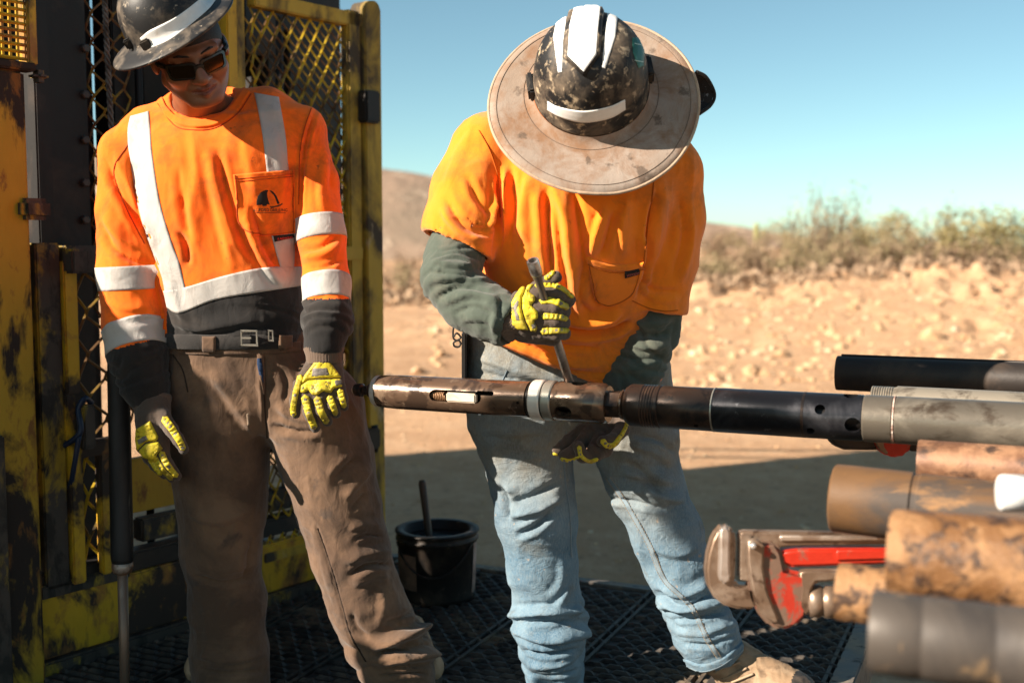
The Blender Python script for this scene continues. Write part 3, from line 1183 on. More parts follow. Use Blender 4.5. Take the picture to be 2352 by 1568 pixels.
pit = M_DARKPIT = surface('blackened steel', (0.012, 0.011, 0.011), rough=0.8, bumps=None)
for k in range(8):
    a1 = AR - k * PW; a0 = a1 - PW + 0.012
    mb = MB()
    mb.box(PL((a0 + a1) / 2, (B0 + BF) / 2, -0.012), (a1 - a0, BF - B0, 0.022), RB)
    for sgn, aa in ((0, a0 + .006), (1, a1 - .006)):
        mb.box(PL(aa, (B0 + BF) / 2, -0.03), (0.010, BF - B0, 0.075), RB)
    nrow = int((BF - B0) / 0.034)
    for j in range(nrow):
        for c in range(5):
            tooth(mb, a0 + 0.035 + (c + (0.5 if j % 2 else 0.0)) * 0.0565, B0 + 0.03 + j * 0.034, 1)
    mb.build('plank', M_GRATE, plat)
eb = MB()
eb.box(PL(AR + 0.036, (B0 + BF) / 2 + .06, -0.055), (0.06, BF - B0 + .12, 0.125), RB)
eb.build('side_beam', M_EDGE, plat, bevel=0.004)
fb = MB()
fb.box(PL(AR - 4 * PW - .01, BF + 0.030, -0.048), (8 * PW, 0.05, 0.115), RB)
fb.build('end_beam', M_EDGE, plat, bevel=0.004)
for bb in (1.9, 3.2):
    lb = MB(); lb.box(PL(AR - 4 * PW, bb, -0.12), (8 * PW, .08, .08), RB)
    lb.build('cross_beam', M_GRATE, plat)
for aa, bb in ((AR - .05, 3.3), (AR - 7.8 * PW, 3.3), (AR - .05, 1.8), (AR - 7.8 * PW, 1.8)):
    lb = MB(); lb.box(PL(aa, bb, -0.30), (.07, .07, .34), RB); lb.build('leg', M_GRATE, plat)

# ---- pail with a stick
M_PAIL = surface('grimy black plastic', (0.010, 0.009, 0.009), (0.045, 0.034, 0.026), 9, 0.5, 0.66, (.10, .075, .055), 30, .62, .70, rough=0.6, bumps=(40, .3, .002))
M_LABEL = surface('faded paper label', (0.40, 0.30, 0.27), (0.16, 0.11, 0.09), 9, 0.42, 0.62, rough=0.8, bumps=None)
Yp = 3.50
pc = W(1005, 1380, Yp); pc[2] = 0.0
hP = W(1005, 1212, Yp)[2]
rP = MU(94, Yp)
pail = thing('pail', 'grimy black grease pail standing on the platform behind the left worker', 'pail', pc)
v_, f_ = hollow([(0.002, rP * .90), (.02, rP * .92), (hP * .86, rP * .985), (hP * .87, rP * 1.03), (hP * .90, rP * 1.03), (hP * .91, rP * .99), (hP * .97, rP), (hP * .975, rP * 1.045), (hP, rP * 1.045)], .008, pc, (0, 0, 1), 56)
obj('body', v_, f_, M_PAIL, pail)
v_, f_ = lathe([(.004, rP * .89), (.010, rP * .89)], pc, (0, 0, 1), 40); obj('bottom', v_, f_, M_PAIL, pail)
M_GREASE = surface('dark grease', (0.02, 0.022, 0.026), (0.07, 0.08, 0.09), 9, .5, .6, rough=.25, bumps=(16, .8, .02))
v_, f_ = lathe([(hP * .84, rP * .90), (hP * .87, rP * .90)], pc, (0, 0, 1), 40); obj('grease', v_, f_, M_GREASE, pail)


def wrap(a0, a1, z0, z1, r, mat):
    V, F = [], []
    n = 12
    for i in range(n + 1):
        a = a0 + (a1 - a0) * i / n
        for z in (z0, z1):
            rr = r * (.92 + .065 * z / (hP * .86)) + .0015
            V.append([pc[0] + rr * math.cos(a), pc[1] + rr * math.sin(a), z])
    for i in range(n): F.append((2 * i, 2 * i + 2, 2 * i + 3, 2 * i + 1))
    return obj('label', np.array(V), F, mat, pail)


wrap(math.radians(-168), math.radians(-118), hP * .22, hP * .72, rP, surface('rusty brown label', (.20, .12, .08), (.07, .05, .04), 8, .45, .65, rough=.8, bumps=None))
wrap(math.radians(-22), math.radians(-4), hP * .12, hP * .84, rP, M_LABEL)
hd = [pc + np.array([rP * 1.03 * math.cos(a), rP * 1.03 * math.sin(a), 0]) for a in np.radians(np.linspace(-160, -30, 14))]
hd = [p + np.array([0, 0, hP * (.86 - .42 * math.sin(math.pi * i / 13))]) for i, p in enumerate(hd)]
v_, f_ = sweep(hd, .0028, 6); obj('handle', v_, f_, M_PAIL, pail)
s0 = W(986, 1215, Yp - .02); s1 = W(969, 1102, Yp + .03); s0[2] -= .03
sd = (s1 - s0); sd /= np.linalg.norm(sd); sb = s0 + sd * (0.02 - s0[2]) / sd[2]
stick = thing('stirring_stick', 'dark stick standing upright in the grease pail', 'stick', sb)
v_, f_ = sweep([sb, s0, s1 - sd * .012, s1], [.0105, .011, .0125, .009], 10)
obj('shaft', v_, f_, surface('oily wood', (.035, .024, .018), (.07, .045, .03), 20, rough=.5, stretch=(1, 1, .1)), stick)

# ================================================================ DRILL RIG (left)
RO = np.array([-1.30, 2.80, 0.0]); RX = np.array([0.62, 0.785, 0.0]); RX /= np.linalg.norm(RX)
RN = np.array([RX[1], -RX[0], 0.0])           # towards the camera side
RBX = np.stack([RX, RN, np.array([0, 0, 1.0])], 1)


def onrig(x, y, off=0.0):
    d = ray(x, y)
    k = ((RO + RN * off - CAM) @ RN) / (d @ RN)
    p = CAM + d * k
    return (p - RO) @ RX, p[2]


def RP(t, off, z): return RO + RX * t + RN * off + np.array([0, 0, z])


M_YEL = surface('chipped yellow paint', (0.52, 0.31, 0.018), (0.035, 0.024, 0.018), 5, 0.50, 0.57, (0.26, 0.12, 0.03), 13, 0.52, 0.66, 0.5, 0.75, 0.0, bumps=(45, 0.4, 0.003), stretch=(1, 1, .6))
M_YELW = surface('rusted ochre paint', (0.40, 0.245, 0.020), (0.022, 0.016, 0.013), 6, 0.49, 0.56, (0.17, 0.075, 0.018), 15, 0.55, 0.64, 0.6, 0.8, 0.0, bumps=(30, 0.5, 0.004), stretch=(1, 1, .45))
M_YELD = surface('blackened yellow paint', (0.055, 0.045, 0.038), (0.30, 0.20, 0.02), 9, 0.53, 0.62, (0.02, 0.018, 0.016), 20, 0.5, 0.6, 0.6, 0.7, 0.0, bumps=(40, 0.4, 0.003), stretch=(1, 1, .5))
M_BLK = surface('oily black steel', (0.012, 0.011, 0.011), (0.045, 0.03, 0.022), 4, 0.5, 0.7, rough=0.55, bumps=(25, .3, .004))
M_POST = surface('weathered cage paint', (0.46, 0.30, 0.035), (0.06, 0.045, 0.03), 6, 0.47, 0.60, (0.40, 0.33, 0.20), 9, 0.58, 0.70, 0.6, 0.8, 0.0, bumps=(40, .4, .003), stretch=(1, 1, .45))
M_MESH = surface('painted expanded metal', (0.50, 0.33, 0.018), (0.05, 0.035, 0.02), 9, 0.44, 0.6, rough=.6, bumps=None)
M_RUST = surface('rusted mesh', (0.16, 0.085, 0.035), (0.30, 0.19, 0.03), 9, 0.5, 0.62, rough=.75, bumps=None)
M_HOSE = surface('blue black hose', (0.012, 0.022, 0.05), rough=.45, bumps=None)

rig = thing('drill_rig', 'battered yellow drill rig with mesh guards behind the left worker', 'drill rig', RP(0.3, -.3, 0))


def rbox(name, mat, t0, t1, z0, z1, off, dep, bevel=0.004, parent=None):
    """box on the rig's side: t along it, z up, its near face at off, dep thick"""
    mb = MB()
    mb.box(RP((t0 + t1) / 2, off - dep / 2, (z0 + z1) / 2), (abs(t1 - t0), dep, abs(z1 - z0)), RBX)
    return mb.build(name, mat, parent or rig, bevel=bevel)


def rpx(name, mat, xl, xr, yt, yb, off, dep, bevel=0.004, parent=None):
    ym = (yt + yb) / 2
    t0, _ = onrig(xl, ym, off); t1, _ = onrig(xr, ym, off)
    tm = (t0 + t1) / 2
    Yd = RP(tm, off, 0)[1]
    xm = (xl + xr) / 2
    z1 = W(xm, yt, Yd)[2]; z0 = W(xm, yb, Yd)[2]
    return rbox(name, mat, t0, t1, z0, z1, off, dep, bevel, parent)


def expanded(name, mat, t0, t1, z0, z1, off, cw, ch, r, parent=None, square=False):
    """one sheet of expanded metal: zigzag strands that meet at the knuckles"""
    mb = MB()
    n = max(2, int(round((t1 - t0) / cw))); p = (t1 - t0) / n
    rows = max(2, int(round((z1 - z0) / (ch / 2)))); q = (z1 - z0) / rows
    if square:
        for i in range(n + 1): mb.sweep([RP(t0 + i * p, off, z0), RP(t0 + i * p, off, z1)], r, 4, False)
        for j in range(rows + 1): mb.sweep([RP(t0, off + r, z0 + j * q), RP(t1, off + r, z0 + j * q)], r, 4, False)
    else:
        for i in range(n + 1):
            pts = []
            for j in range(rows + 1):
                x = t0 + i * p + p * .46 * (-1) ** (i + j)
                x = min(max(x, t0), t1)
                for dz in (-.17, .17):
                    zz = min(max(z0 + (j + dz) * q, z0), z1)
                    pts.append(RP(x, off + (.004 if dz > 0 else -.004), zz))
            mb.sweep(pts, r, 4, False)
    return mb.build(name, mat, parent or rig)


# corner post and screen at the left edge
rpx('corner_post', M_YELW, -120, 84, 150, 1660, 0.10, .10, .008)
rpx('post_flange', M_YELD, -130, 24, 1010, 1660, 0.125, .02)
t0, _ = onrig(-60, 70, .1); t1, _ = onrig(64, 70, .1)
zz0, zz1 = W(30, 143, 2.85)[2], W(30, -80, 2.85)[2]
expanded('screen', M_YEL, t0, t1, zz0, zz1, .085, MU(14.2, 2.85) * 1.18, MU(15.5, 2.85) * 2, .0042, square=True)
rpx('screen_frame', M_YEL, 63, 85, -80, 150, 0.10, .05)
rpx('screen_frame', M_YELW, -120, 85, 132, 152, 0.112, .05)
fl = rpx('hinge_lug', M_YELD, 55, 122, 455, 505, 0.13, .04, .012)
rpx('hinge_lug', M_YELD, 84, 118, 160, 188, 0.12, .05, .012)
# mast column
mast = rpx('mast', M_BLK, 92, 212, -400, 1500, -0.06, .22)
rpx('mast_flange', M_BLK, 92, 128, -400, 1500, -0.03, .04)
for yy in (112, 218, 322, 420, 505, 590):
    t, z = onrig(193, yy, -.06)
    v_, f_ = lathe([(0, .012), (.012, .012), (.014, .009)], RP(t, -.06, z), RN, 6)
    obj('bolt', v_, f_, surface('bolt steel', (.07, .06, .055), rough=.5, metal=.4, bumps=None) if yy == 112 else bpy.data.materials['bolt steel'], mast, smooth=False)
# wire rope and old mesh seen past the mast
pts = [W(238, -60, 3.05), W(243, 60, 3.06), W(250, 200, 3.08), W(258, 360, 3.1), W(262, 520, 3.12)]
S_ = spline(pts, 26)
rope = MB()
for st in range(3):
    a = np.arange(len(S_)) * 0.75 + st * 2.094
    rope.sweep(S_ + .0045 * np.stack([np.cos(a), np.sin(a), 0 * a], 1), .0042, 6)
rope.build('wire_rope', surface('steel rope', (.13, .12, .11), (.04, .035, .03), 30, rough=.5, metal=.4, bumps=None), rig, smooth=True)
t0, _ = onrig(205, 300, -.12); t1, _ = onrig(300, 300, -.12)
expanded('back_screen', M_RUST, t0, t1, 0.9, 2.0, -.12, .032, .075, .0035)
rpx('mast_brace', M_BLK, 262, 330, -110, 640, -.20, .1)
rpx('mast_brace', M_BLK, 330, 560, -110, 640, -.34, .1)

# small mesh door between mast and worker
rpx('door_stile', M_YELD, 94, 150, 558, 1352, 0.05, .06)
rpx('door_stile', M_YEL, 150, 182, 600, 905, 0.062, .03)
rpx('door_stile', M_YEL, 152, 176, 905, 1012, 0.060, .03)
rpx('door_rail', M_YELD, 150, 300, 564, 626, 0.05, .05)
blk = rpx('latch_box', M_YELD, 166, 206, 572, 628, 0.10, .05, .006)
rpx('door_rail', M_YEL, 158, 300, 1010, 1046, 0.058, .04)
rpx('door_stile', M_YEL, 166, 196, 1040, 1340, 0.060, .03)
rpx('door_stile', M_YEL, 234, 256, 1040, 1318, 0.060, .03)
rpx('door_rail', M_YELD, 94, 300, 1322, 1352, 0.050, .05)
t0, _ = onrig(180, 800, .03); t1, _ = onrig(300, 800, .03)
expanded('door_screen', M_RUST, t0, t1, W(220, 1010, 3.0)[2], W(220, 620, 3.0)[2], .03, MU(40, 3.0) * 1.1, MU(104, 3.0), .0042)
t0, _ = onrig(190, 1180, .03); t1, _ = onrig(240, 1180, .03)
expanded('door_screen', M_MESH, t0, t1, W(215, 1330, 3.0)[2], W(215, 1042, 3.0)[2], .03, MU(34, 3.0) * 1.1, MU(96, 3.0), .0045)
plate('latch_plate', [(112, 948), (128, 918), (150, 909), (166, 912), (166, 984), (138, 982), (118, 968)], 2.93, .012, M_YELW, rig, .003, yaw=math.atan2(RX[1], RX[0]))
rpx('latch_bar', M_YELD, 192, 222, 930, 1032, 0.09, .03, .006)
pts = [W(84, 1062, 2.96), W(120, 1040, 2.92), W(170, 1008, 2.90), W(186, 985, 2.90), W(180, 940, 2.91), W(195, 915, 2.92), W(210, 925, 2.95)]
v_, f_ = sweep(spline(pts, 8), .0075, 8); obj('hose', v_, f_, M_HOSE, rig)
pts = [W(182, 1000, 2.90), W(172, 1060, 2.90), W(160, 1120, 2.92), W(140, 1150, 2.97)]
v_, f_ = sweep(spline(pts, 8), .007, 8); obj('hose', v_, f_, M_HOSE, rig)

# skid beam along the bottom
tA, _ = onrig(78, 1450, .04); tB, _ = onrig(860, 1300, .04)
tm1, _ = onrig(470, 1380, .04)
rbox('skid_plate', M_YEL, tA, tm1, .035, .205, .045, .05, .006)
rbox('skid_plate', M_YEL, tm1 + .006, tB - .02, .035, .185, .045, .05, .006)
rbox('skid_lip', M_YELD, tA, tB, -.02, .033, .062, .07, .006)
rbox('skid_rail', M_BLK, tA, tB, .207, .262, .04, .06, .006)
rbox('skid_rail', M_YELD, tA + .35, tB - .25, .27, .335, .0, .05, .006)
rbox('skid_panel', M_YELW, tA + .35, tm1 + .1, .345, .50, -.05, .03, .004)
rbox('skid_base', M_BLK, tA - .3, tB, -.45, -.022, .02, .5, .006)

# mesh gate behind the left worker's shoulder
tl, _ = onrig(548, 300, .02); tr, _ = onrig(812, 300, .02)
gz1 = 1.93
gate_f = rpx('gate', M_YEL, 524, 548, -60, 420, 0.05, .10, .004)
tag(gate_f)
rpx('gate_stile', M_POST, 549, 575, -60, 1400, 0.045, .05, .004, gate_f)
rpx('gate_stile', M_POST, 806, 836, 24, 1250, 0.05, .04, .006, gate_f)
t0, _ = onrig(575, 0, .03); t1, _ = onrig(834, 0, .03)
zt0 = W(575, -22, RP(t0, .03, 0)[1])[2]; zt1 = W(834, 38, RP(t1, .03, 0)[1])[2]
rbox('gate_rail', M_POST, t0, t1, (zt0 + zt1) / 2 - .045, (zt0 + zt1) / 2, .05, .04, .004, gate_f)
ztop = (zt0 + zt1) / 2 - .04
Yt = RP(t1, .03, 0)[1]
rpx('gate_rail', M_POST, 770, 836, 566, 598, 0.056, .035, .004, gate_f)
zbot = W(640, 1235, RP((t0 + t1) / 2, .03, 0)[1])[2]
rbox('gate_rail', M_POST, t0, t1, zbot - .03, zbot, .05, .035, .004, gate_f)
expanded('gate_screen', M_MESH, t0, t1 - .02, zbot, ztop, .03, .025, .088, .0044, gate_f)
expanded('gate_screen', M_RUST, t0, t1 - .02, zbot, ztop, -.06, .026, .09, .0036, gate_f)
# gate post with its rounded top
t0, _ = onrig(836, 500, .05); t1, _ = onrig(873, 500, .05)
zt = W(855, 6, RP(t1, .05, 0)[1])[2]
prof = [(t0, .0), (t1, .0), (t1, zt - .03), (t1 - .008, zt - .012), (t1 - .022, zt), (t0 + .015, zt - .006), (t0, zt - .03)]
V_ = [RP(a, .065, c) for a, c in prof] + [RP(a, -.01, c) for a, c in prof]
k = len(prof)
F_ = [tuple(range(k)), tuple(range(2 * k - 1, k - 1, -1))] + [(i, i + k, (i + 1) % k + k, (i + 1) % k) for i in range(k)]
me = mesh_of('gate_post', V_, F_); bevelled(me, .004, 2)
gp = link('gate_post', me, M_POST, rig, False)
for ya, yb in ((208, 282), (985, 1032)):
    h_ = rpx('hinge', M_BLK, 842, 876, ya, yb, .09, .05, .006, gp)
    t, z = onrig(872, (ya + yb) / 2, .09)
    v_, f_ = lathe([(-.045, .016), (.045, .016)], RP(t, .06, z), (0, 0, 1), 14); obj('hinge_pin', v_, f_, M_BLK, gp)

# body of the rig behind the guards
rbox('engine_housing', M_BLK, .02, .50, .3, 2.0, -.30, .6)
for xl, xr, yt, yb, of in ((560, 641, -240, 128, -.30), (622, 641, 120, 1010, -.31), (560, 623, 236, 1010, -.33), (640, 669, -240, 70, -.32), (640, 669, 215, 1010, -.34), (668, 787, -240, 1040, -.36)):
    rpx('engine_housing', M_BLK, xl, xr, yt, yb, of, .35)
rbox('tank', M_BLK, -.22, -.05, .45, 2.15, -.35, .9)
for k_, (ta, za, tb, zb) in enumerate([(.56, .2, .56, 2.4), (.79, .3, .77, 2.2), (1.11, .3, 1.12, 1.85), (.5, 1.2, 1.1, 1.3), (.5, 1.5, 1.1, 1.42)]):
    v_, f_ = sweep([RP(ta, -.16 - .02 * k_, za), RP(tb, -.16 - .02 * k_, zb)], .012, 8)
    obj('pipe', v_, f_, M_BLK, rig)

# hydraulic cylinder hanging in front of the door
cyY = 2.72
a = W(272, 860, cyY); b2 = W(281, 1292, cyY)
d_ = (b2 - a) / np.linalg.norm(b2 - a); L = np.linalg.norm(b2 - a)
rc = MU(26, cyY)
M_CYL = surface('scuffed black paint', (.010, .010, .011), (.022, .023, .025), 10, .48, .62, (.10, .09, .08), 26, .66, .72, rough=.55, bumps=(50, .3, .002), stretch=(1, 1, .15))
cyl = thing('hydraulic_cylinder', 'long black hydraulic cylinder hanging with its rod pointing down', 'cylinder', b2)
v_, f_ = lathe([(-.06, rc * .5), (-.05, rc * .9), (0, rc * .96), (L * .9, rc), (L * .97, rc), (L, rc * .9)], a, d_, 28); obj('barrel', v_, f_, M_CYL, cyl)
v_, f_ = lathe([(L * .995, rc * .92), (L * 1.02, rc * .95), (L * 1.05, rc * .8), (L * 1.06, rc * .5)], a, d_, 28)
obj('gland', v_, f_, surface('rusty gland', (.20, .12, .075), (.35, .30, .26), 18, .5, .6, rough=.5, metal=.4), cyl)
v_, f_ = lathe([(L * 1.05, MU(12, cyY)), (L * 1.9, MU(11, cyY))], a, d_, 20)
obj('rod', v_, f_, surface('bare rod', (.22, .15, .11), (.40, .32, .25), 6, .5, .6, rough=.45, metal=.5, stretch=(1, 1, .3)), cyl)

# unseen rig shapes added left of the picture to shade platform, workers and ground
rbox('shade_panel', M_YELW, -.98, -.20, -.2, 1.51, -.05, .05)  # unseen panel, added and sized to shade the standing worker's forearm and legs
for ta, tb, zt in ((-1.3, -.985, .98), (-1.6, -1.305, 1.22), (-1.9, -1.605, 1.48), (-2.4, -1.905, 1.66), (-4.4, -2.405, 1.8)):
    rbox('shade_panel', M_YELW, ta, tb, -.2, zt, -.05, .05)  # added steps, each height set by where its shadow edge should fall
rbox('deck', M_BLK, -4.4, -.42, -.3, -.205, 0, 1.6)
v_, f_ = sweep([RP(-2.10, -.06, 2.265), RP(-3.05, -.06, 2.925)], .075, 16); obj('shade_bar', v_, f_, M_YELW, rig)  # unseen bar added to lay a shadow along the core barrel
rbox('shade_block_near', M_YELW, -2.3, .05, -.3, 3.3, -1.9, .5, .03)  # block added out of view to keep the near ground in shadow
rbox('shade_block_high', M_YELW, -.6, .94, 2.0, 3.6, -3.0, .5, .03)  # block added out of view for the right part of the ground shadow
rbox('shade_block_wide', M_YELW, -5.0, .3, -.3, 2.65, -2.45, 2.9, .03)  # unseen block, height and depth shaped for the far edge of the ground shadow
for k_, (t_, of, z0, z1, r_) in enumerate([(-.1, -2.0, 3.3, 3.62, .05), (-.35, -2.1, 3.3, 3.5, .09), (.9, -3.3, 3.5, 3.9, .05), (.30, -2.7, 2.45, 2.8, .06), (.22, -3.4, 2.45, 2.75, .09), (.28, -4.3, 2.45, 2.7, .05), (.1, -4.9, 2.45, 2.85, .07)]):
    v_, f_ = sweep([RP(t_, of, z0), RP(t_, of, z1)], r_, 10); obj('pipe', v_, f_, M_BLK, rig)  # unseen stubs added to break up the edge of the ground shadow
for pts in ([(.9, -3.3, 3.3), (1.05, -3.7, 2.9), (.9, -4.3, 2.6), (.3, -4.6, 2.4)], [(.92, -3.3, 2.9), (1.15, -3.9, 2.3), (1.0, -4.6, 1.8), (.3, -5.1, 1.6)], [(.92, -3.3, 2.3), (1.2, -3.8, 1.7), (.9, -4.4, 1.2), (.3, -4.9, 1.0)]):
    v_, f_ = sweep(spline([RP(*q) for q in pts], 8), .022, 6); obj('hose', v_, f_, M_HOSE, rig)  # unseen loops added to throw thin streaks into the ground shadow
rbox('shade_truck', M_YELW, -12.0, -5.4, .1, 3.5, -.1, 2.5, .05)  # invented truck out of view: shades ground behind the camera, cuts bounce light
rbox('shade_truck_bed', M_BLK, -12.0, -4.4, -.25, .08, -.1, 2.5, .02)  # lower part of the same added truck

# ================================================================ PEOPLE
def bbox_solid(pts, pad, h):
    P = np.array(pts)
    return Solid(P.min(0) - pad, P.max(0) + pad, h)


def row(y, xl, xr, Yc, b_):
    p = W((xl + xr) / 2, y, Yc)
    return (p[2], p[0], Yc, (xr - xl) / 2 * Yc / FU, b_)


def pc_(x, y, Y, r):
    """a joint: picture place, distance, radius in picture units"""
    return (W(x, y, Y), MU(r, Y))


def cloth_obj(name, V, Q, mats, parent, pick=None):
    o = obj(name, V, Q, mats, parent)
    if pick is not None:
        c = V[Q].mean(1)
        o.data.polygons.foreach_set('material_index', pick(PX(c), c).astype(np.int32))
    return o


def rot(ax, deg):
    return np.array(Matrix.Rotation(math.radians(deg), 3, ax))


# ---- fabrics
M_HIVIS = cloth('high visibility orange knit', (0.98, 0.160, 0.007), (0.30, 0.060, 0.012), 0.75, 10, 0.48, 0.70, 700, 0.35, (0.10, 0.03, 0.012), 26, 0.68, 0.76, sheen=0.1, crease=.15)
M_TEE = cloth('orange cotton', (0.90, 0.215, 0.006), (0.36, 0.105, 0.02), 0.65, 9, 0.49, 0.72, 800, 0.35, (0.11, 0.045, 0.018), 24, 0.70, 0.77, sheen=0.2, crease=.2)
M_BLACKKNIT = cloth('black knit', (0.011, 0.010, 0.010), (0.040, 0.031, 0.025), 0.6, 8, 0.45, 0.7, 800, 0.3)
M_TAPE = cloth('silver reflective tape', (0.44, 0.415, 0.39), (0.20, 0.16, 0.13), 0.6, 13, 0.52, 0.72, 1400, 0.3, rough=0.6, sheen=0)
M_TROUS = cloth('brown canvas', (0.080, 0.046, 0.028), (0.220, 0.128, 0.074), 0.65, 5, 0.42, 0.66, 700, 0.35, (0.05, 0.035, 0.028), 12, 0.62, 0.72, crease=.5)
M_GREEN = cloth('dark green jersey', (0.062, 0.078, 0.062), (0.14, 0.13, 0.10), 0.6, 9, 0.50, 0.7, 800, 0.3)
M_SKIN, _t, _b = nodes('tanned skin')
_v = coords(_t)
_c = mixc(_t, ramp(_t, noise_n(_t, _v, 22, 5), .35, .7), (0.215, 0.088, 0.042), (0.15, 0.058, 0.029))
_t.links.new(_c, _b.inputs['Base Color'])
_b.inputs['Roughness'].default_value = 0.48
_b.inputs['Subsurface Weight'].default_value = 0.08
_b.inputs['Subsurface Radius'].default_value = (0.012, 0.005, 0.003)
bump(_t, _b, noise_n(_t, _v, 260, 4), 0.15, 0.001)
M_LIP = surface('lips', (0.16, 0.052, 0.034), rough=0.42, bumps=None)
M_HAIR = surface('black hair', (0.012, 0.010, 0.009), rough=0.6, bumps=(300, .6, .003))
M_GLOVE = cloth('brown grey glove fabric', (0.072, 0.052, 0.040), (0.15, 0.11, 0.085), 0.55, 14, 0.48, 0.7, 900, 0.35)
M_RIB = cloth('ribbed glove cuff', (0.115, 0.078, 0.056), (0.06, 0.04, 0.03), 0.5, 12, weave=500, wstr=0.3)
M_PAD = surface('yellow rubber', (0.60, 0.48, 0.030), (0.30, 0.23, 0.04), 22, 0.50, 0.68, (0.08, 0.06, 0.028), 60, 0.60, 0.68, 0.5, bumps=(160, .2, .001))
M_PADG = surface('grey rubber', (0.20, 0.175, 0.155), (0.10, 0.085, 0.07), 20, .45, .65, rough=.55, bumps=(160, .2, .001))
M_PADIN = surface('dark rubber grooves', (0.05, 0.042, 0.03), rough=.7, bumps=None)
M_BOOT = cloth('dusty leather', (0.25, 0.165, 0.10), (0.42, 0.31, 0.21), 0.7, 9, 0.42, 0.66, 120, 0.3, (0.09, 0.06, 0.04), 16, .58, .7, rough=.75, sheen=0)
M_TOE = surface('black rubber toe', (.03, .027, .025), (.12, .09, .07), 12, .5, .7, rough=.6, bumps=(50, .3, .002))
M_SOLE = surface('boot sole', (.04, .034, .03), (.12, .09, .06), 10, .5, .7, rough=.8, bumps=(40, .4, .003))

# denim: blue that is ground full of tan dust on the thighs
m, t, b = nodes('dusty denim')
v = coords(t)
b.inputs['Roughness'].default_value = 0.95; b.inputs['Specular IOR Level'].default_value = 0.2
b.inputs['Sheen Weight'].default_value = 0.04
col = mixc(t, ramp(t, noise_n(t, v, 7, 5, .6), .35, .7), (0.058, 0.125, 0.190), (0.150, 0.235, 0.300))
sx = t.nodes.new('ShaderNodeSeparateXYZ'); t.links.new(v, sx.inputs[0])
mr = N_(t, 'ShaderNodeMapRange'); mr.inputs[1].default_value = 0.36; mr.inputs[2].default_value = 0.62; t.links.new(sx.outputs['Z'], mr.inputs[0])
ad = t.nodes.new('ShaderNodeMath'); ad.operation = 'MULTIPLY'
t.links.new(mr.outputs[0], ad.inputs[0]); t.links.new(ramp(t, noise_n(t, v, 6, 6, .62, .3), .30, .62), ad.inputs[1])
col = mixc(t, mulv(t, ad.outputs[0], 0.85), col, (0.225, 0.180, 0.112))
col = mixc(t, mulv(t, ramp(t, noise_n(t, v, 12, 5, .62), .56, .68), .6), col, (0.085, 0.085, 0.075))
col = mixc(t, mulv(t, ramp(t, noise_n(t, v, 40, 3, .6), .68, .73), .7), col, (0.36, 0.25, 0.16))
wvn = noise_n(t, coords(t, 'Object', (1, 1, .18)), 420, 3, .6)
col = mixc(t, mulv(t, ramp(t, wvn, .35, .7), .35), col, (0.30, 0.34, 0.35))
t.links.new(col, b.inputs['Base Color'])
b1 = bump(t, b, wvn, .35, .0015)
b0 = t.nodes.new('ShaderNodeBump'); b0.inputs['Strength'].default_value = .5; b0.inputs['Distance'].default_value = .007
t.links.new(noise_n(t, coords(t, 'Object', (1, 1, 1.5)), 30, 4, .55, 1.6), b0.inputs['Height']); t.links.new(b0.outputs['Normal'], b1.inputs['Normal'])
M_DENIM = m
M_SEAM = cloth('pale seam stitching', (0.155, 0.205, 0.24), (0.07, 0.11, 0.15), .6, 60, weave=600)

M_HATBLK = surface('scuffed black shell', (0.013, 0.013, 0.014), (0.16, 0.125, 0.092), 15, 0.50, 0.74, (0.34, 0.28, 0.21), 50, 0.62, 0.72, 0.5, 0.85, bumps=(70, 0.3, 0.0015), detail=9)
M_WHITE = surface('white reflective sticker', (0.80, 0.79, 0.77), (0.52, 0.44, 0.36), 14, 0.62, 0.75, (0.55, 0.38, 0.22), 30, .68, .76, rough=0.4, bumps=None)
M_STICK = surface('green sticker', (0.02, 0.11, 0.085), (0.05, 0.20, 0.16), 30, .5, .6, rough=.4, bumps=None)
M_STICKL = surface('sticker lettering', (0.35, 0.5, 0.45), rough=.4, bumps=None)


def fingerpad(line, w0, w1=None):
    S = spline(line, 6)
    w1 = w0 if w1 is None else w1
    T = np.gradient(S, axis=0); T /= np.linalg.norm(T, axis=1, keepdims=True)
    Nn = np.stack([-T[:, 1], T[:, 0]], 1)
    ww = np.linspace(w0, w1, len(S))[:, None]
    A, B = S + Nn * ww, S - Nn * ww
    cap0 = S[0] - T[0] * w0 * 0.8; cap1 = S[-1] + T[-1] * w1 * 0.8
    return np.concatenate([[cap0], A, [cap1], B[::-1]])


def pad_on(glove, srf, line, w0, w1=None, h=0.0035, grey=()):
    """one finger guard: yellow rim, ribs across it, grey blocks"""
    S = spline(line, 6)
    L = np.concatenate([[0], np.cumsum(np.linalg.norm(np.diff(S, axis=0), axis=1))])

    def fn(x, y, dist, hh):
        i = np.argmin((S[:, 0] - x) ** 2 + (S[:, 1] - y) ** 2)
        if dist < 1.6: return hh
        return hh * (0.62 + 0.75 * (0.5 + 0.5 * math.sin(L[i] * 2 * math.pi / 9.0)) ** 0.7)
    p = patch('finger_guard', srf, fingerpad(line, w0, w1), M_PAD, glove, h=h, edge=2.5, res=1.15, fn=fn)
    tot = L[-1]
    for g0, g1 in grey:
        a = np.array([np.interp(g0 * tot, L, S[:, k]) for k in (0, 1)]); b_ = np.array([np.interp(g1 * tot, L, S[:, k]) for k in (0, 1)])
        c_ = (a + b_) / 2
        patch('guard_block', srf, fingerpad([a, c_, b_], w0 * .5), M_PADG, glove, h=h * 1.05, edge=1.5, res=1.1)
    return p


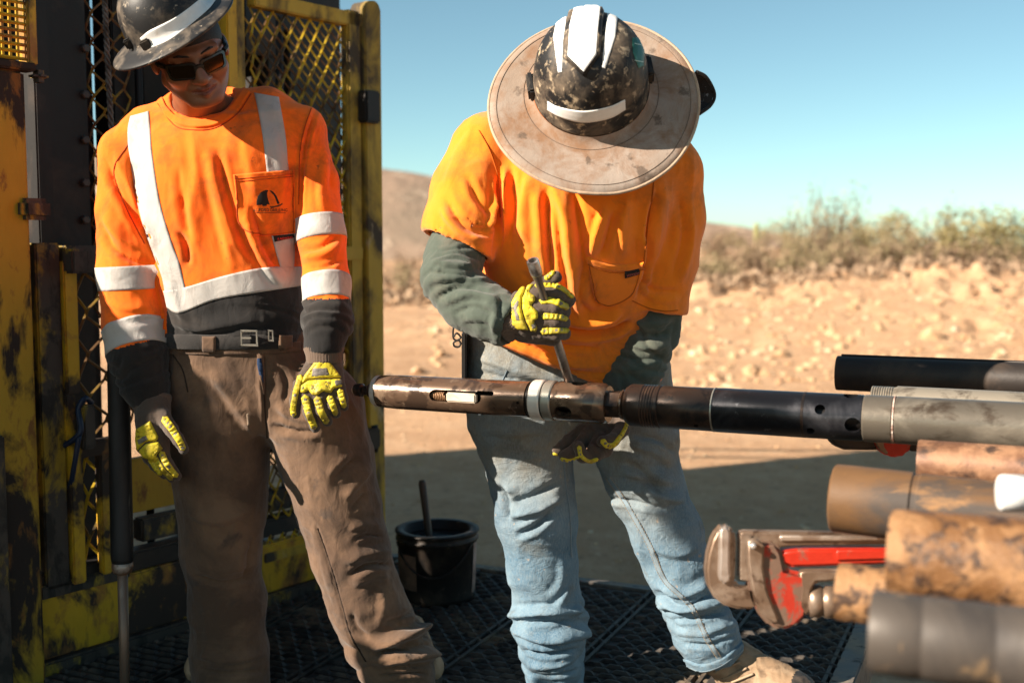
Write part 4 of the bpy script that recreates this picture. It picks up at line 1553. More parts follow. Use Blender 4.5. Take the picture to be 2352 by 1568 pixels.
def ribcuff(a, b_, r0, r1, mat, parent, n=38):
    """ribbed knit wristband"""
    a = np.array(a); b_ = np.array(b_)
    x, y, d = frame_of(b_ - a); L = np.linalg.norm(b_ - a)
    seg = n * 3
    V, F = [], []
    prof = [(0, .86), (0, 1.0), (.12, 1.05), (.5, .98), (.9, 1.0), (1, .97), (1, .8)]
    for s_, k in prof:
        r = (r0 + (r1 - r0) * s_) * k
        for i in range(seg):
            an = 2 * math.pi * i / seg
            rr = r * (1 + 0.022 * math.cos(an * n))
            V.append(a + d * L * s_ + rr * (math.cos(an) * x + .86 * math.sin(an) * y))
    for i in range(len(prof) - 1):
        for j in range(seg):
            k = (j + 1) % seg
            F.append((i * seg + j, i * seg + k, (i + 1) * seg + k, (i + 1) * seg + j))
    return obj('cuff', np.array(V), F, mat, parent)


# ================================================================ LEFT WORKER
YL = 2.72
man = thing('person', 'standing worker in orange high visibility long sleeved shirt with silver stripes and black hard hat', 'person', (W(640, 1400, 2.80)[0], 2.80, 0.0))

# ---- body: head, neck and chest in one piece
HC = W(436, 125, 2.545)
HR = rot('Y', -19) @ rot('Z', 17) @ rot('X', 31)


HSC = np.array([1.01, .96, .85])


def hl(x, y, z): return HC + HR @ (np.array([x, y, z]) * HSC)


S = Solid(HC - [.17, .17, .36], HC + [.22, .34, .16], .0028)


def he(c, r, k=.012, sub=False): S.ell(hl(*c), np.array(r) * HSC, HR, k, sub)
def hcap(a, b_, ra, rb=None, k=.012, sub=False): S.cap(hl(*a), hl(*b_), ra, rb, k, sub)


he((0, .008, .038), (.076, .097, .090), 0)
he((0, -.030, -.028), (.064, .066, .083), .03)
for s_ in (-1, 1):
    hcap((s_ * .056, .002, -.052), (s_ * .024, -.068, -.094), .019, .017, .02)
    he((s_ * .042, -.062, -.026), (.024, .022, .020), .018)
    he((s_ * .078, .010, -.002), (.009, .018, .031), .006)
    he((s_ * .0145, -.098, -.034), (.0095, .011, .0085), .006)
    he((s_ * .032, -.090, .012), (.017, .014, .011), .008, True)
    he((s_ * .032, -.080, .011), (.0125, .0125, .012), .003)
    hcap((s_ * .047, -.078, .030), (s_ * .010, -.092, .030), .0095, .0095, .012)
    hcap((s_ * .020, -.092, -.036), (s_ * .036, -.080, -.062), .004, .003, .006, True)
he((0, -.080, -.096), (.025, .020, .018), .02)
hcap((0, -.092, .022), (0, -.113, -.028), .0085, .0125, .012)
he((0, -.111, -.032), (.0125, .011, .0105), .008)
hcap((-.027, -.079, -.0605), (-.006, -.0955, -.060), .0042, .0062, .006)
hcap((.027, -.079, -.0595), (.006, -.0955, -.060), .0042, .0062, .006)
hcap((-.022, -.080, -.071), (0, -.094, -.0735), .005, .0075, .006)
hcap((.022, -.080, -.070), (0, -.094, -.0735), .005, .0075, .006)
hcap((-.029, -.083, -.0655), (0, -.102, -.0667), .0022, .0026, .002, True)
hcap((.030, -.083, -.0635), (0, -.102, -.0667), .0022, .0026, .002, True)
nb = W(463, 262, 2.735)
S.cap(hl(0, .022, -.055), nb, .054, .062, .02)
S.cap(W(400, 290, 2.74), W(560, 275, 2.74), .05, .05, .04)
V, Q = S.mesh(1)
body = obj('body', V, Q, [M_SKIN, M_LIP], man)
fl_ = (((V - HC) @ HR) / HSC)[Q].mean(1)
body.data.polygons.foreach_set('material_index', ((np.abs(fl_[:, 0]) < .028) & (np.abs(fl_[:, 2] + .0665 - .004 * np.abs(fl_[:, 0]) / .028) < .0115 * (1 - (np.abs(fl_[:, 0]) / .030) ** 2)) & (fl_[:, 1] < -.07)).astype(np.int32))

# hair at the temples and nape, under the hat
S = Solid(HC - [.14, .16, .14], HC + [.14, .16, .16], .004)
S.ell(hl(0, .012, .040), (.080, .099, .092), HR)
S.ell(hl(0, -.055, -.035), (.088, .070, .075), HR, .01, True)
S.ell(hl(0, .05, -.07), (.12, .10, .05), HR, .01, True)
V, Q = S.mesh(1)
obj('hair', V, Q, M_HAIR, man)
for s_ in (-1, 1):
    S = Solid(hl(s_ * .03, -.1, .035) - .04, hl(s_ * .03, -.1, .035) + .04, .0018)
    S.cap(hl(s_ * .012, -.1005, .029), hl(s_ * .034, -.096, .036), .0024, .0028, 0)
    S.cap(hl(s_ * .034, -.096, .036), hl(s_ * .050, -.080, .031), .0028, .0016, .002)
    V, Q = S.mesh(1); obj('eyebrow', V, Q, M_HAIR, body)

# necklace
M_CHAIN = surface('silver chain', (.6, .58, .55), rough=.3, metal=.9, bumps=None)
nl = []
for i in range(46):
    a = 2 * math.pi * i / 46
    p = nb + np.array([.071 * math.cos(a), -.060 * math.sin(a), .026 - .010 * math.sin(a) + .014 * math.cos(a)])
    nl.append(p)
nm = MB()
for i in range(0, 46): nm.sweep([nl[i], (nl[i] + nl[(i + 1) % 46]) / 2 + [0, 0, .001], nl[(i + 1) % 46]], [.0014, .0028, .0014], 6, False)
nm.build('necklace', M_CHAIN, man, smooth=True)

# ---- sunglasses
M_FRAME = surface('black glasses frame', (.02, .016, .014), rough=.25, bumps=None)
M_LENS, _t, _b = nodes('brown mirror lens')
_b.inputs['Base Color'].default_value = (.055, .032, .014, 1); _b.inputs['Metallic'].default_value = .85; _b.inputs['Roughness'].default_value = .06


def rrect(cx_, cz_, w_, h_, r, n=5, taper=.0):
    out = []
    for qx, qz, a0 in ((1, 1, 0), (-1, 1, 90), (-1, -1, 180), (1, -1, 270)):
        for i in range(n + 1):
            a = math.radians(a0 + 90 * i / n)
            x = cx_ + qx * (w_ / 2 - r) + r * math.cos(a); z = cz_ + qz * (h_ / 2 - r) + r * math.sin(a)
            out.append((x - (cz_ + h_ / 2 - z) * taper * (1 if x > cx_ else -1), z))
    return out


def gy(x): return -.110 + 9.0 * x * x


glasses = MB()
lens = []
for s_ in (-1, 1):
    R1 = rrect(s_ * .0345, -.004, .062, .042, .009, taper=.10); R2 = rrect(s_ * .0345, -.004, .051, .0325, .007, taper=.10)
    k = len(R1)
    vv = [hl(x, gy(x) - .003, z) for x, z in R1] + [hl(x, gy(x) - .003, z) for x, z in R2] + [hl(x, gy(x) + .004, z) for x, z in R2] + [hl(x, gy(x) + .004, z) for x, z in R1]
    ff = []
    for ring in range(4):
        n2 = (ring + 1) % 4
        for i in range(k): ff.append((ring * k + i, ring * k + (i + 1) % k, n2 * k + (i + 1) % k, n2 * k + i))
    glasses.add(vv, ff)
    lens.append(([hl(x, gy(x) - .0005, z) for x, z in R2], [tuple(range(k))]))
    glasses.sweep([hl(s_ * .065, gy(.065) + .002, .012), hl(s_ * .073, -.060, .015), hl(s_ * .078, .0, .020), hl(s_ * .079, .02, .005)], [.006, .0055, .005, .004], 6)
glasses.sweep([hl(-.010, gy(.01) - .001, .002), hl(0, gy(0) - .003, .006), hl(.010, gy(.01) - .001, .002)], .0042, 6)
go = glasses.build('sunglasses', M_FRAME, man, smooth=False)
auto_smooth(go, 40)
for vv, ff in lens: obj('lens', vv, ff, M_LENS, go)

# ---- hard hat
HH = W(394, 66, 2.530)
HHR = rot('Y', -27.5) @ rot('X', 29)


def hat_shell(c, R, prof, ex, ey, seg=96):
    V, F = [], []
    for r, z in prof:
        for i in range(seg):
            a = 2 * math.pi * i / seg
            rr = r
            V.append(c + R @ np.array([rr * ex * math.cos(a), rr * ey * math.sin(a), z]))
    n = len(prof)
    for i in range(n - 1):
        for j in range(seg):
            k = (j + 1) % seg
            F.append((i * seg + j, i * seg + k, (i + 1) * seg + k, (i + 1) * seg + j))
    return np.array(V), np.array(F)


dome = [(.100 * math.cos(a) ** .75, .012 + .118 * math.sin(a) ** .95) for a in np.radians([4, 12, 22, 32, 42, 52, 62, 70, 78, 84, 88, 89.9])] + [(1e-5, .130)]
prof = [(.088, .004), (.104, -.001), (.130, -.007), (.142, -.010), (.1455, -.0085), (.146, -.005), (.144, -.003), (.130, .001), (.110, .007), (.1035, .011)] + dome
prof = [(r_ * (.96 if z_ > .008 else 1.02), z_ * .96) for r_, z_ in prof]
V, Q = hat_shell(HH, HHR, prof, 1.0, 1.12)
hat = obj('hard_hat', V, Q, M_HATBLK, man)
hs = Surface(V, Q)
strip('hat_stripe', hs, [(322, 88), (345, 70), (403, 40), (454, 2), (475, -20)], [(336, 112), (365, 103), (405, 82), (474, 26), (496, 0)], M_WHITE, hat, h=.0012, nr=40, nc=8)
for xx, yy, w_ in ((301, 103, 12), (340, 106, 15)):
    r = hs.cam(xx, yy)
    if r:
        mb = MB()
        p, nn = r
        x_ = HHR[:, 0]; z_ = HHR[:, 2]
        mb.box(p + nn * .003 + z_ * .004, (MU(w_ * 1.5, 2.55), .012, .022), HHR)
        mb.build('slot_clip', M_HATBLK, hat, bevel=.003)
patch('sticker', hs, [(238 + 14 * math.cos(a), -2 + 12 * math.sin(a)) for a in np.linspace(0, 6.2, 18)], surface('bright green sticker', (.02, .30, .09), (.35, .45, .4), 60, .55, .62, rough=.4, bumps=None), hat, h=.0008, res=1.3)

# ---- shirt
S = Solid((-1.03, 2.44, .66), (-.33, 2.98, 1.52), .0046)
S.loft([row(772, 388, 697, 2.735, .112), row(740, 384, 699, 2.735, .116), row(690, 378, 697, 2.735, .122), row(620, 360, 695, 2.73, .125), row(520, 338, 697, 2.725, .128), row(420, 325, 704, 2.72, .130), row(350, 318, 706, 2.72, .122), row(300, 330, 690, 2.725, .100), row(270, 360, 660, 2.73, .075)])
S.chain([pc_(412, 268, 2.735, 46), pc_(345, 308, 2.735, 50), pc_(290, 352, 2.73, 58)], .04)
S.chain([pc_(530, 252, 2.735, 46), pc_(610, 262, 2.735, 50), pc_(690, 300, 2.73, 54)], .04)
S.cap(*[W(440, 268, 2.735), W(490, 262, 2.735)], .070, .070, .03)
RA = [pc_(288, 355, 2.73, 58), pc_(286, 480, 2.71, 60), pc_(297, 625, 2.69, 68), pc_(306, 745, 2.67, 66), pc_(316, 815, 2.65, 64), pc_(332, 880, 2.64, 52), pc_(345, 918, 2.64, 42)]
LA = [pc_(693, 303, 2.73, 53), pc_(722, 420, 2.70, 52), pc_(739, 545, 2.66, 53), pc_(750, 650, 2.62, 53), pc_(753, 735, 2.585, 55), pc_(745, 795, 2.57, 45)]
A_ = S.like(); A_.chain(RA, .014); A_.chain(LA, .014)
# hollow neck and cuffs
S.cap(W(463, 180, 2.68), W(463, 272, 2.715), .086, .058, .006, True)
A_.plane(W(349, 930, 2.64), W(349, 930, 2.64) - RA[-2][0], .12)
A_.cap(W(345, 915, 2.64), W(352, 960, 2.64), .036, .036, 0, True)
A_.plane(W(744, 806, 2.57), (0, .1, -1), .12)
S.join(A_, .014)
V, Q = S.mesh(2)
FS = [([(497, 335), (522, 440), (554, 545), (592, 615)], 11, -.012), ([(473, 330), (492, 430), (515, 530), (540, 620)], 15, .009),
      ([(440, 290), (452, 394), (440, 515), (470, 610)], 16, .007), ([(410, 380), (420, 470), (438, 560)], 12, -.006), ([(408, 530), (426, 565), (432, 612)], 9, -.012),
      ([(296, 340), (310, 440), (340, 550), (372, 650)], 7, -.010, 0), ([(240, 360), (268, 430), (322, 520), (352, 600)], 12, -.011), ([(262, 350), (300, 440), (345, 540)], 9, .008),
      ([(228, 515), (262, 568), (318, 600), (360, 606)], 11, -.010), ([(232, 490), (270, 545), (330, 580)], 10, .008),
      ([(240, 690), (290, 712), (350, 705)], 10, .006), ([(236, 720), (300, 740), (365, 728)], 9, -.006),
      ([(558, 480), (588, 570), (622, 630), (655, 660)], 9, .011), ([(575, 470), (604, 560), (640, 620)], 9, -.010),
      ([(726, 248), (703, 330), (692, 420), (690, 500)], 6, -.013), ([(748, 330), (735, 430), (742, 490)], 10, .006), ([(765, 350), (758, 440)], 9, -.006),
      ([(692, 596), (745, 588), (788, 560)], 10, .009), ([(692, 575), (735, 570), (782, 540)], 8, -.007), ([(700, 615), (750, 612), (792, 590)], 7, -.006),
      ([(640, 300), (660, 360), (672, 430)], 12, -.005), ([(385, 730), (440, 760), (520, 745), (620, 735)], 10, .006), ([(395, 752), (470, 768), (560, 758)], 7, -.007),
      ([(560, 300), (570, 380), (590, 450)], 14, .005), ([(380, 640), (400, 700), (430, 740)], 9, .006)]
V = folds(V, Q, FS, 0.0038, (13, 10, 6), 3)
V = bunch(V, Q, W(752, 690, 2.6), W(745, 806, 2.57), 4.0, .008, 4, hi=.70)
V = bunch(V, Q, W(312, 815, 2.65), W(346, 925, 2.64), 3.6, .007, 6, hi=.7)
V = relax(V, Q, .35)


def shirt_zone(p, c):
    lowT = np.interp(p[:, 0], [370, 413, 490, 577, 700], [690, 712, 682, 667, 650])
    blk = (p[:, 0] > 383) & (p[:, 0] < 697) & (p[:, 1] > lowT)
    lowL = np.interp(p[:, 0], [240, 385], [808, 770])
    lowR = 686
    blk |= (p[:, 0] <= 392) & (p[:, 1] > lowL)
    blk |= (p[:, 0] > 690) & (p[:, 1] > lowR)
    return blk


shirt = cloth_obj('shirt', V, Q, [M_HIVIS, M_BLACKKNIT], man, shirt_zone)
ls = Surface(V, Q)
strip('reflective_stripe', ls, [(300, 268), (294, 300), (297, 351), (313, 450), (339, 550), (370, 627), (381, 676)], [(342, 256), (345, 290), (350, 355), (368, 467), (395, 558), (411, 601), (426, 664)], M_TAPE, shirt, nr=80)
strip('reflective_stripe', ls, [(584, 214), (590, 240), (603, 312), (613, 396)], [(640, 224), (645, 250), (657, 321), (662, 394)], M_TAPE, shirt, nr=50)
strip('reflective_stripe', ls, [(622, 535), (634, 580), (646, 622)], [(677, 535), (676, 580), (674, 622)], M_TAPE, shirt, nr=24)
strip('reflective_stripe', ls, [(376, 668), (424, 660), (516, 633), (603, 615), (692, 612)], [(384, 706), (413, 719), (490, 690), (577, 674), (694, 656)], M_TAPE, shirt, nr=80)
band('reflective_stripe', ls, W(296, 611, 2.69), W(300, 664, 2.69), M_TAPE, shirt)
band('reflective_stripe', ls, W(303, 752, 2.67), W(314, 806, 2.65), M_TAPE, shirt)
band('reflective_stripe', ls, W(735, 499, 2.67), W(741, 551, 2.66), M_TAPE, shirt)
band('reflective_stripe', ls, W(749, 637, 2.62), W(752, 692, 2.60), M_TAPE, shirt)
pk = patch('pocket', ls, [(535, 401), (676, 389), (681, 536), (625, 542), (579, 541), (549, 515)], M_HIVIS, shirt, h=.0030, edge=2.5, res=1.9)
M_PRINT = surface('black print', (.016, .013, .012), rough=.8, bumps=None)
M_PRINTB = surface('brown print', (.10, .035, .015), rough=.8, bumps=None)
dome_ = [(589, 471), (589, 462), (592, 450), (599, 441), (609, 436), (615, 437), (612, 442), (613, 453), (617, 466), (619, 470), (612, 469), (611, 473), (603, 473), (601, 469), (597, 471)]
patch('emblem', ls, dome_, M_PRINT, pk, h=.0006, res=1.0, base=.0042)
patch('emblem', ls, [(617, 436), (626, 440), (634, 450), (639, 462), (641, 468), (636, 469), (633, 460), (627, 447), (620, 440)], M_PRINT, pk, h=.0006, res=1.0, base=.0042)
patch('emblem', ls, [(618, 474), (632, 473), (642, 469), (647, 466), (646, 470), (638, 475), (622, 478)], M_PRINTB, pk, h=.0005, res=.9, base=.0042)
writing('lettering', 'ALFORD DRILLING', ls, 583.5, 484.5, 6.6, M_PRINTB, pk, slope=.012, h=.0062, bold=.014, width=73)
patch('emblem', ls, [(588, 487.5), (654, 488), (654, 489.2), (588, 488.8)], M_PRINTB, pk, h=.0005, res=.7, base=.0042)
tg = patch('maker_tag', ls, [(627, 541), (674, 537), (679, 545), (630, 556)], M_PRINT, shirt, h=.003, edge=1.5, res=1.2)
writing('lettering', 'RADWEAR', ls, 636, 551.5, 5.2, surface('red tag print', (.55, .03, .02), rough=.7, bumps=None), shirt, slope=-.10, h=.0052, bold=.02, width=34)
# collar
strip('collar', ls, [(374, 226), (386, 250), (408, 268), (442, 277), (488, 272), (528, 246), (560, 204)], [(364, 234), (378, 262), (402, 284), (440, 294), (494, 289), (540, 262), (574, 212)], M_HIVIS, shirt, h=.0045, nr=70, nc=6)

M_STO = surface('orange thread', (.42, .050, .006), rough=.9, bumps=None)


def seam(name, srf, line, mat, parent, w_=1.0, h=.001, nr=50):
    L = spline(line, 4); T = np.gradient(L, axis=0); T /= np.linalg.norm(T, axis=1, keepdims=True)
    Nn = np.stack([-T[:, 1], T[:, 0]], 1) * w_
    return strip(name, srf, L + Nn, L - Nn, mat, parent, h=h, nr=nr, nc=1)


for ln in ([(538, 411), (606, 406), (675, 399)], [(539, 417), (606, 412), (675, 405)], [(539, 403), (545, 460), (552, 512), (582, 537)], [(672, 392), (676, 470), (677, 532)], [(582, 537), (630, 538), (677, 532)]):
    seam('stitching', ls, ln, M_STO, pk, .8, .0052)
for ln in ([(296, 330), (262, 390), (286, 470), (332, 560)], [(716, 246), (698, 300), (688, 360), (686, 470)], [(362, 238), (400, 288), (440, 299), (495, 294), (545, 262), (577, 216)]):
    seam('seam', ls, ln, M_STO, shirt, .8, .0016)

# ---- trousers
S = Solid((-.92, 2.55, -.02), (-.18, 3.02, .98), .0048)
S.loft([row(764, 388, 692, 2.745, .112), row(800, 386, 706, 2.745, .114), row(850, 386, 752, 2.75, .116), row(900, 392, 785, 2.755, .112), row(950, 404, 805, 2.76, .098), row(985, 420, 800, 2.762, .070)], n=2.3)
T1 = [pc_(500, 985, 2.77, 104), pc_(507, 1060, 2.775, 102), pc_(510, 1160, 2.78, 92), pc_(506, 1260, 2.785, 82), pc_(524, 1390, 2.79, 80), pc_(529, 1500, 2.785, 84), pc_(532, 1575, 2.765, 86)]
T2 = [pc_(722, 950, 2.765, 106), pc_(752, 1060, 2.765, 98), pc_(778, 1160, 2.76, 88), pc_(806, 1270, 2.755, 84), pc_(842, 1385, 2.75, 80), pc_(878, 1462, 2.745, 78), pc_(912, 1520, 2.74, 76), pc_(925, 1590, 2.72, 74)]
S.cap(W(495, 870, 2.76), T1[0][0], MU(104, 2.76), T1[0][1], .04); S.cap(W(672, 850, 2.755), T2[0][0], MU(88, 2.76), T2[0][1], .04)
S.chain(T1, .04); S.chain(T2, .04)
V, Q = S.mesh(2)
FT = [([(729, 1205), (760, 1300), (787, 1392), (804, 1453), (841, 1518)], 3.5, -.004, 3), ([(716, 1210), (746, 1305), (775, 1400)], 7, .003),
      ([(800, 1322), (845, 1298), (900, 1293)], 8, -.020), ([(790, 1296), (845, 1274), (898, 1268)], 9, .012), ([(808, 1345), (850, 1325), (895, 1325)], 12, .010),
      ([(810, 1240), (845, 1226), (880, 1230)], 6, -.013), ([(800, 1214), (845, 1206), (872, 1212)], 8, .009),
      ([(763, 1103), (790, 1075), (822, 1050)], 10, -.010), ([(790, 1150), (822, 1110), (850, 1070)], 11, .010), ([(805, 1170), (840, 1130)], 8, -.009),
      ([(842, 1487), (896, 1480), (968, 1448)], 9, .028, 2), ([(852, 1508), (902, 1494), (940, 1492)], 7, -.030), ([(848, 1531), (913, 1520), (990, 1508)], 10, .026, 2), ([(870, 1552), (930, 1545), (980, 1545)], 6, -.020),
      ([(880, 1430), (925, 1415), (950, 1400)], 8, -.010), ([(808, 1400), (820, 1440), (850, 1468)], 9, -.008), ([(870, 1340), (880, 1390), (868, 1440)], 14, .006),
      ([(606, 810), (608, 900), (614, 1005)], 5, -.006), ([(600, 800), (596, 870), (606, 960)], 6, .005), ([(480, 850), (540, 930), (590, 1000)], 16, .008), ([(630, 930), (680, 960), (740, 965)], 11, .008), ([(625, 975), (680, 990), (735, 990)], 9, -.009),
      ([(640, 840), (660, 880), (650, 930)], 9, -.006), ([(700, 830), (690, 870)], 8, .006), ([(430, 1180), (500, 1200), (580, 1170)], 11, .007), ([(440, 1290), (520, 1310), (600, 1290)], 11, .008), ([(445, 1320), (520, 1335), (595, 1320)], 8, -.008),
      ([(445, 1500), (520, 1520), (612, 1500)], 9, .010), ([(450, 1530), (530, 1545), (610, 1535)], 8, -.010), ([(580, 1230), (570, 1280), (560, 1330)], 10, -.008)]
V = folds(V, Q, FT, .0075, (9, 9, 7), 12)
V = bunch(V, Q, W(842, 1385, 2.75), W(925, 1585, 2.74), 4.4, .008, 9, lo=.25)
V = relax(V, Q, .3)
tr = cloth_obj('trousers', V, Q, [M_TROUS], man)
ts = Surface(V, Q)
M_STB = surface('dark brown thread', (.035, .022, .015), rough=.9, bumps=None)
for ln in ([(729, 1212), (760, 1300), (787, 1392), (804, 1453), (841, 1518)], [(398, 815), (420, 850), (432, 900)], [(700, 812), (735, 850), (770, 868)], [(606, 905), (610, 960), (614, 1005)]):
    seam('seam', ts, ln, M_STB, tr, 1.2, .002)
# belt, buckle, loops
M_BELT = cloth('black webbing', (.020, .018, .017), (.05, .04, .035), .5, 20, weave=400, wstr=.8)
M_BUCK = surface('worn buckle', (.36, .33, .29), rough=.35, metal=.8, bumps=None)
bc = W(540, 776, 2.745)
V2, F2 = [], []
n = 96
for i in range(n):
    a = 2 * math.pi * i / n
    ca, sa = math.cos(a), math.sin(a)
    ex = np.sign(ca) * abs(ca) ** (2 / 2.6); ey = np.sign(sa) * abs(sa) ** (2 / 2.6)
    for z, r in ((-.018, .0), (-.016, .004), (.016, .004), (.018, .0)):
        V2.append(bc + np.array([(.1650 + r) * ex, (.1235 + r) * ey, z]))
for i in range(n):
    j = (i + 1) % n
    for k in range(3): F2.append((i * 4 + k, j * 4 + k, j * 4 + k + 1, i * 4 + k + 1))
belt = obj('belt', np.array(V2), F2, M_BELT, man)
bs_ = Surface(np.array(V2), np.array(F2))


def flat_loop(name, x0, x1, y0, y1, w_, Y, mat, parent, dy=0):
    mb = MB()
    for a, b_, c_, d_ in ((x0, x1, y0, y0 + w_), (x0, x1, y1 - w_, y1), (x0, x0 + w_, y0, y1), (x1 - w_, x1, y0, y1)):
        pa, pb = W(a, c_, Y), W(b_, d_, Y)
        mb.box((pa + pb) / 2 + np.array([0, dy, 0]), (abs(pb[0] - pa[0]), .006, abs(pb[2] - pa[2])))
    return mb.build(name, mat, parent, bevel=.0012)


flat_loop('buckle', 553, 592, 758, 794, 4, 2.610, M_BUCK, belt)
flat_loop('belt_keeper', 616, 628, 758, 783, 3, 2.612, M_BUCK, belt)
mb = MB(); pa = W(566, 776, 2.607); mb.box(pa, (MU(22, 2.6), .004, .004)); mb.build('prong', M_BUCK, belt)
for xx, yt in ((480, 772), (655, 768)):
    patch('belt_loop', bs_, [(xx - 16, yt), (xx + 16, yt), (xx + 16, yt + 44), (xx - 16, yt + 44)], M_TROUS, tr, h=.005, edge=4, res=2)
for nm, pg in (('waistband', [(388, 789), (480, 792), (600, 789), (690, 784), (692, 808), (600, 814), (480, 816), (388, 812)]),):
    patch(nm, ts, pg, M_TROUS, tr, h=.004, edge=3, res=2.2)
strip('fly_seam', ts, [(590, 812), (596, 860), (603, 905)], [(604, 812), (606, 860), (607, 905)], M_TROUS, tr, h=.004, nr=30, nc=4)
strip('torn_patch', ts, [(592, 824), (596, 850), (600, 876)], [(598, 822), (601, 850), (602, 880)], surface('blue lining', (.012, .03, .075), rough=.9, bumps=None), tr, h=.0052, nr=20, nc=4)
patch('paint_stain', ts, [(566, 950), (571, 948), (573, 975), (568, 977)], surface('beige stain', (.38, .28, .2), rough=.9, bumps=None), tr, h=.0008, res=1.2)


def boot(parent, ankle, heel, toe, shaft_r, mats, toe_dir):
    """ankle, heel and toe are places on the floor plan; toe_dir unit"""
    d = np.array(toe_dir, float); d[2] = 0; d /= np.linalg.norm(d)
    L = .27
    h0 = np.array(heel, float); h0[2] = 0
    def P(s_, z, side=0): return h0 + d * s_ + np.array([-d[1], d[0], 0]) * side + np.array([0, 0, z])
    S = Solid(np.minimum(P(-.09, -.01), P(L + .06, .25)) - .09, np.maximum(P(-.09, 0), P(L + .06, .25)) + .09, .0042)
    S.cap(ankle, P(.045, .085), shaft_r, .047)
    S.cap(P(.04, .052), P(.145, .05), .045, .046, .03)
    S.cap(P(.055, .085), P(.14, .058), .042, .042, .03)
    S.ell(P(.192, .046), (.053, .053, .042), None, .022)
    S.plane(P(.1, .018), (0, 0, -1))
    V, Q = S.mesh(2)
    V = folds(V, Q, [], .0038, (22, 22, 16), 31)
    c = V[Q].mean(1)
    o = obj('boot', V, Q, mats[:2], parent)
    o.data.polygons.foreach_set('material_index', (((c - h0) @ d) > .196).astype(np.int32))
    S = Solid(P(.11, 0) - .24, P(.11, .06) + .24, .005)
    S.cap(P(.02, .01), P(.19, .01), .048, .052)
    S.plane(P(.1, .026), (0, 0, 1)); S.plane(P(.1, .001), (0, 0, -1))
    V2, Q2 = S.mesh(1)
    obj('sole', V2, Q2, mats[2], o)
    return o, V, Q


boot(man, W(532, 1560, 2.80) + [0, 0, .03], W(528, 1560, 2.97), None, .052, [M_BOOT, M_BOOT, M_SOLE], (-.05, -1, 0))
boot(man, W(925, 1580, 2.75) + [0, 0, .02], W(925, 1560, 2.96), None, .050, [M_BOOT, M_BOOT, M_SOLE], (.35, -.94, 0))


# ---- gloves
def glove_mesh(parent, caps_, fingers, h=.0023, k=.006, seed=1):
    pts = [p for a in caps_ for p in (a[0][0], a[1][0])] + [p for f in fingers for p, r in f]
    S = bbox_solid(pts, .035, h)
    for a, b_ in caps_: S.cap(a[0], b_[0], a[1], b_[1], .014)
    for f in fingers: S.chain(f, k)
    V, Q = S.mesh(2)
    V = folds(V, Q, [], .0016, (60, 60, 60), seed)
    return V, Q


Yh = 2.545
caps_ = [(pc_(722, 838, Yh + .02, 21), pc_(709, 900, Yh, 19)), (pc_(745, 835, Yh + .02, 23), pc_(741, 903, Yh - .006, 20)), (pc_(768, 838, Yh + .02, 20), pc_(774, 890, Yh, 18)), (pc_(745, 815, Yh + .025, 34), pc_(745, 850, Yh + .02, 30))]
fing = [[pc_(703, 903, Yh, 15), pc_(710, 945, Yh - .01, 13.5), pc_(724, 982, Yh + .01, 11)], [pc_(731, 906, Yh - .006, 14.5), pc_(739, 942, Yh - .014, 13), pc_(752, 968, Yh + .01, 11)],
        [pc_(757, 902, Yh - .003, 14), pc_(765, 930, Yh - .012, 12.5), pc_(772, 950, Yh + .012, 10.5)], [pc_(780, 888, Yh, 13), pc_(787, 914, Yh - .008, 11.5), pc_(791, 934, Yh + .012, 9.5)],
        [pc_(712, 850, Yh + .01, 17), pc_(688, 885, Yh, 14.5), pc_(678, 920, Yh, 13), pc_(679, 950, Yh + .01, 11)]]
V, Q = glove_mesh(man, caps_, fing, seed=2)
gl = obj('glove', V, Q, M_GLOVE, man)
gs = Surface(V, Q)
ribcuff(W(744, 796, 2.568), W(745, 836, 2.562), MU(45, Yh), MU(40, Yh), M_RIB, gl)
patch('back_guard', gs, [(723, 831), (756, 829), (766, 842), (784, 867), (745, 868), (708, 871), (691, 883), (699, 862)], M_PAD, gl, h=.0055, edge=4, res=1.2, round_=3)
patch('guard_block', gs, [(721, 845), (751, 843), (757, 862), (715, 866)], M_PADG, gl, h=.0062, edge=2, res=1.2)
patch('knuckle_guard', gs, [(690, 885), (709, 873), (781, 870), (786, 888), (768, 891), (759, 903), (742, 898), (730, 907), (718, 906), (708, 896), (699, 902), (691, 901)], M_PAD, gl, h=.0060, edge=4, res=1.2, round_=2)
patch('guard_block', gs, [(768, 874), (783, 872), (785, 886), (770, 888)], M_PADG, gl, h=.0068, edge=2, res=1.2)
patch('guard_block', gs, [(692, 888), (701, 886), (702, 896), (694, 899)], M_PADG, gl, h=.0068, edge=2, res=1.2)
M_INK = surface('faded marker ink', (.16, .12, .06), rough=.7, bumps=None)
writing('lettering', 'K', gs, 716, 894, 11, M_INK, gl, h=.0082, bold=.0, width=10)
writing('lettering', 'O', gs, 744, 889, 13, M_INK, gl, h=.0082, bold=.0, width=11)
for ln, w0, w1, gr in (([(701, 912), (708, 945), (722, 980)], 8.5, 7, ((0, .12), (.5, .62), (.93, 1))), ([(729, 915), (738, 945), (750, 968)], 8, 7, ((0, .16), (.55, .68))), ([(757, 912), (764, 930), (771, 949)], 7.5, 6, ((0, .2),)),
                       ([(781, 897), (786, 915), (790, 932)], 7, 6, ((0, .2), (.6, .75))), ([(691, 865), (680, 900), (674, 935), (675, 952)], 6.5, 6, ((.45, .55), (.9, 1)))):
    pad_on(gl, gs, ln, w0, w1, grey=gr)

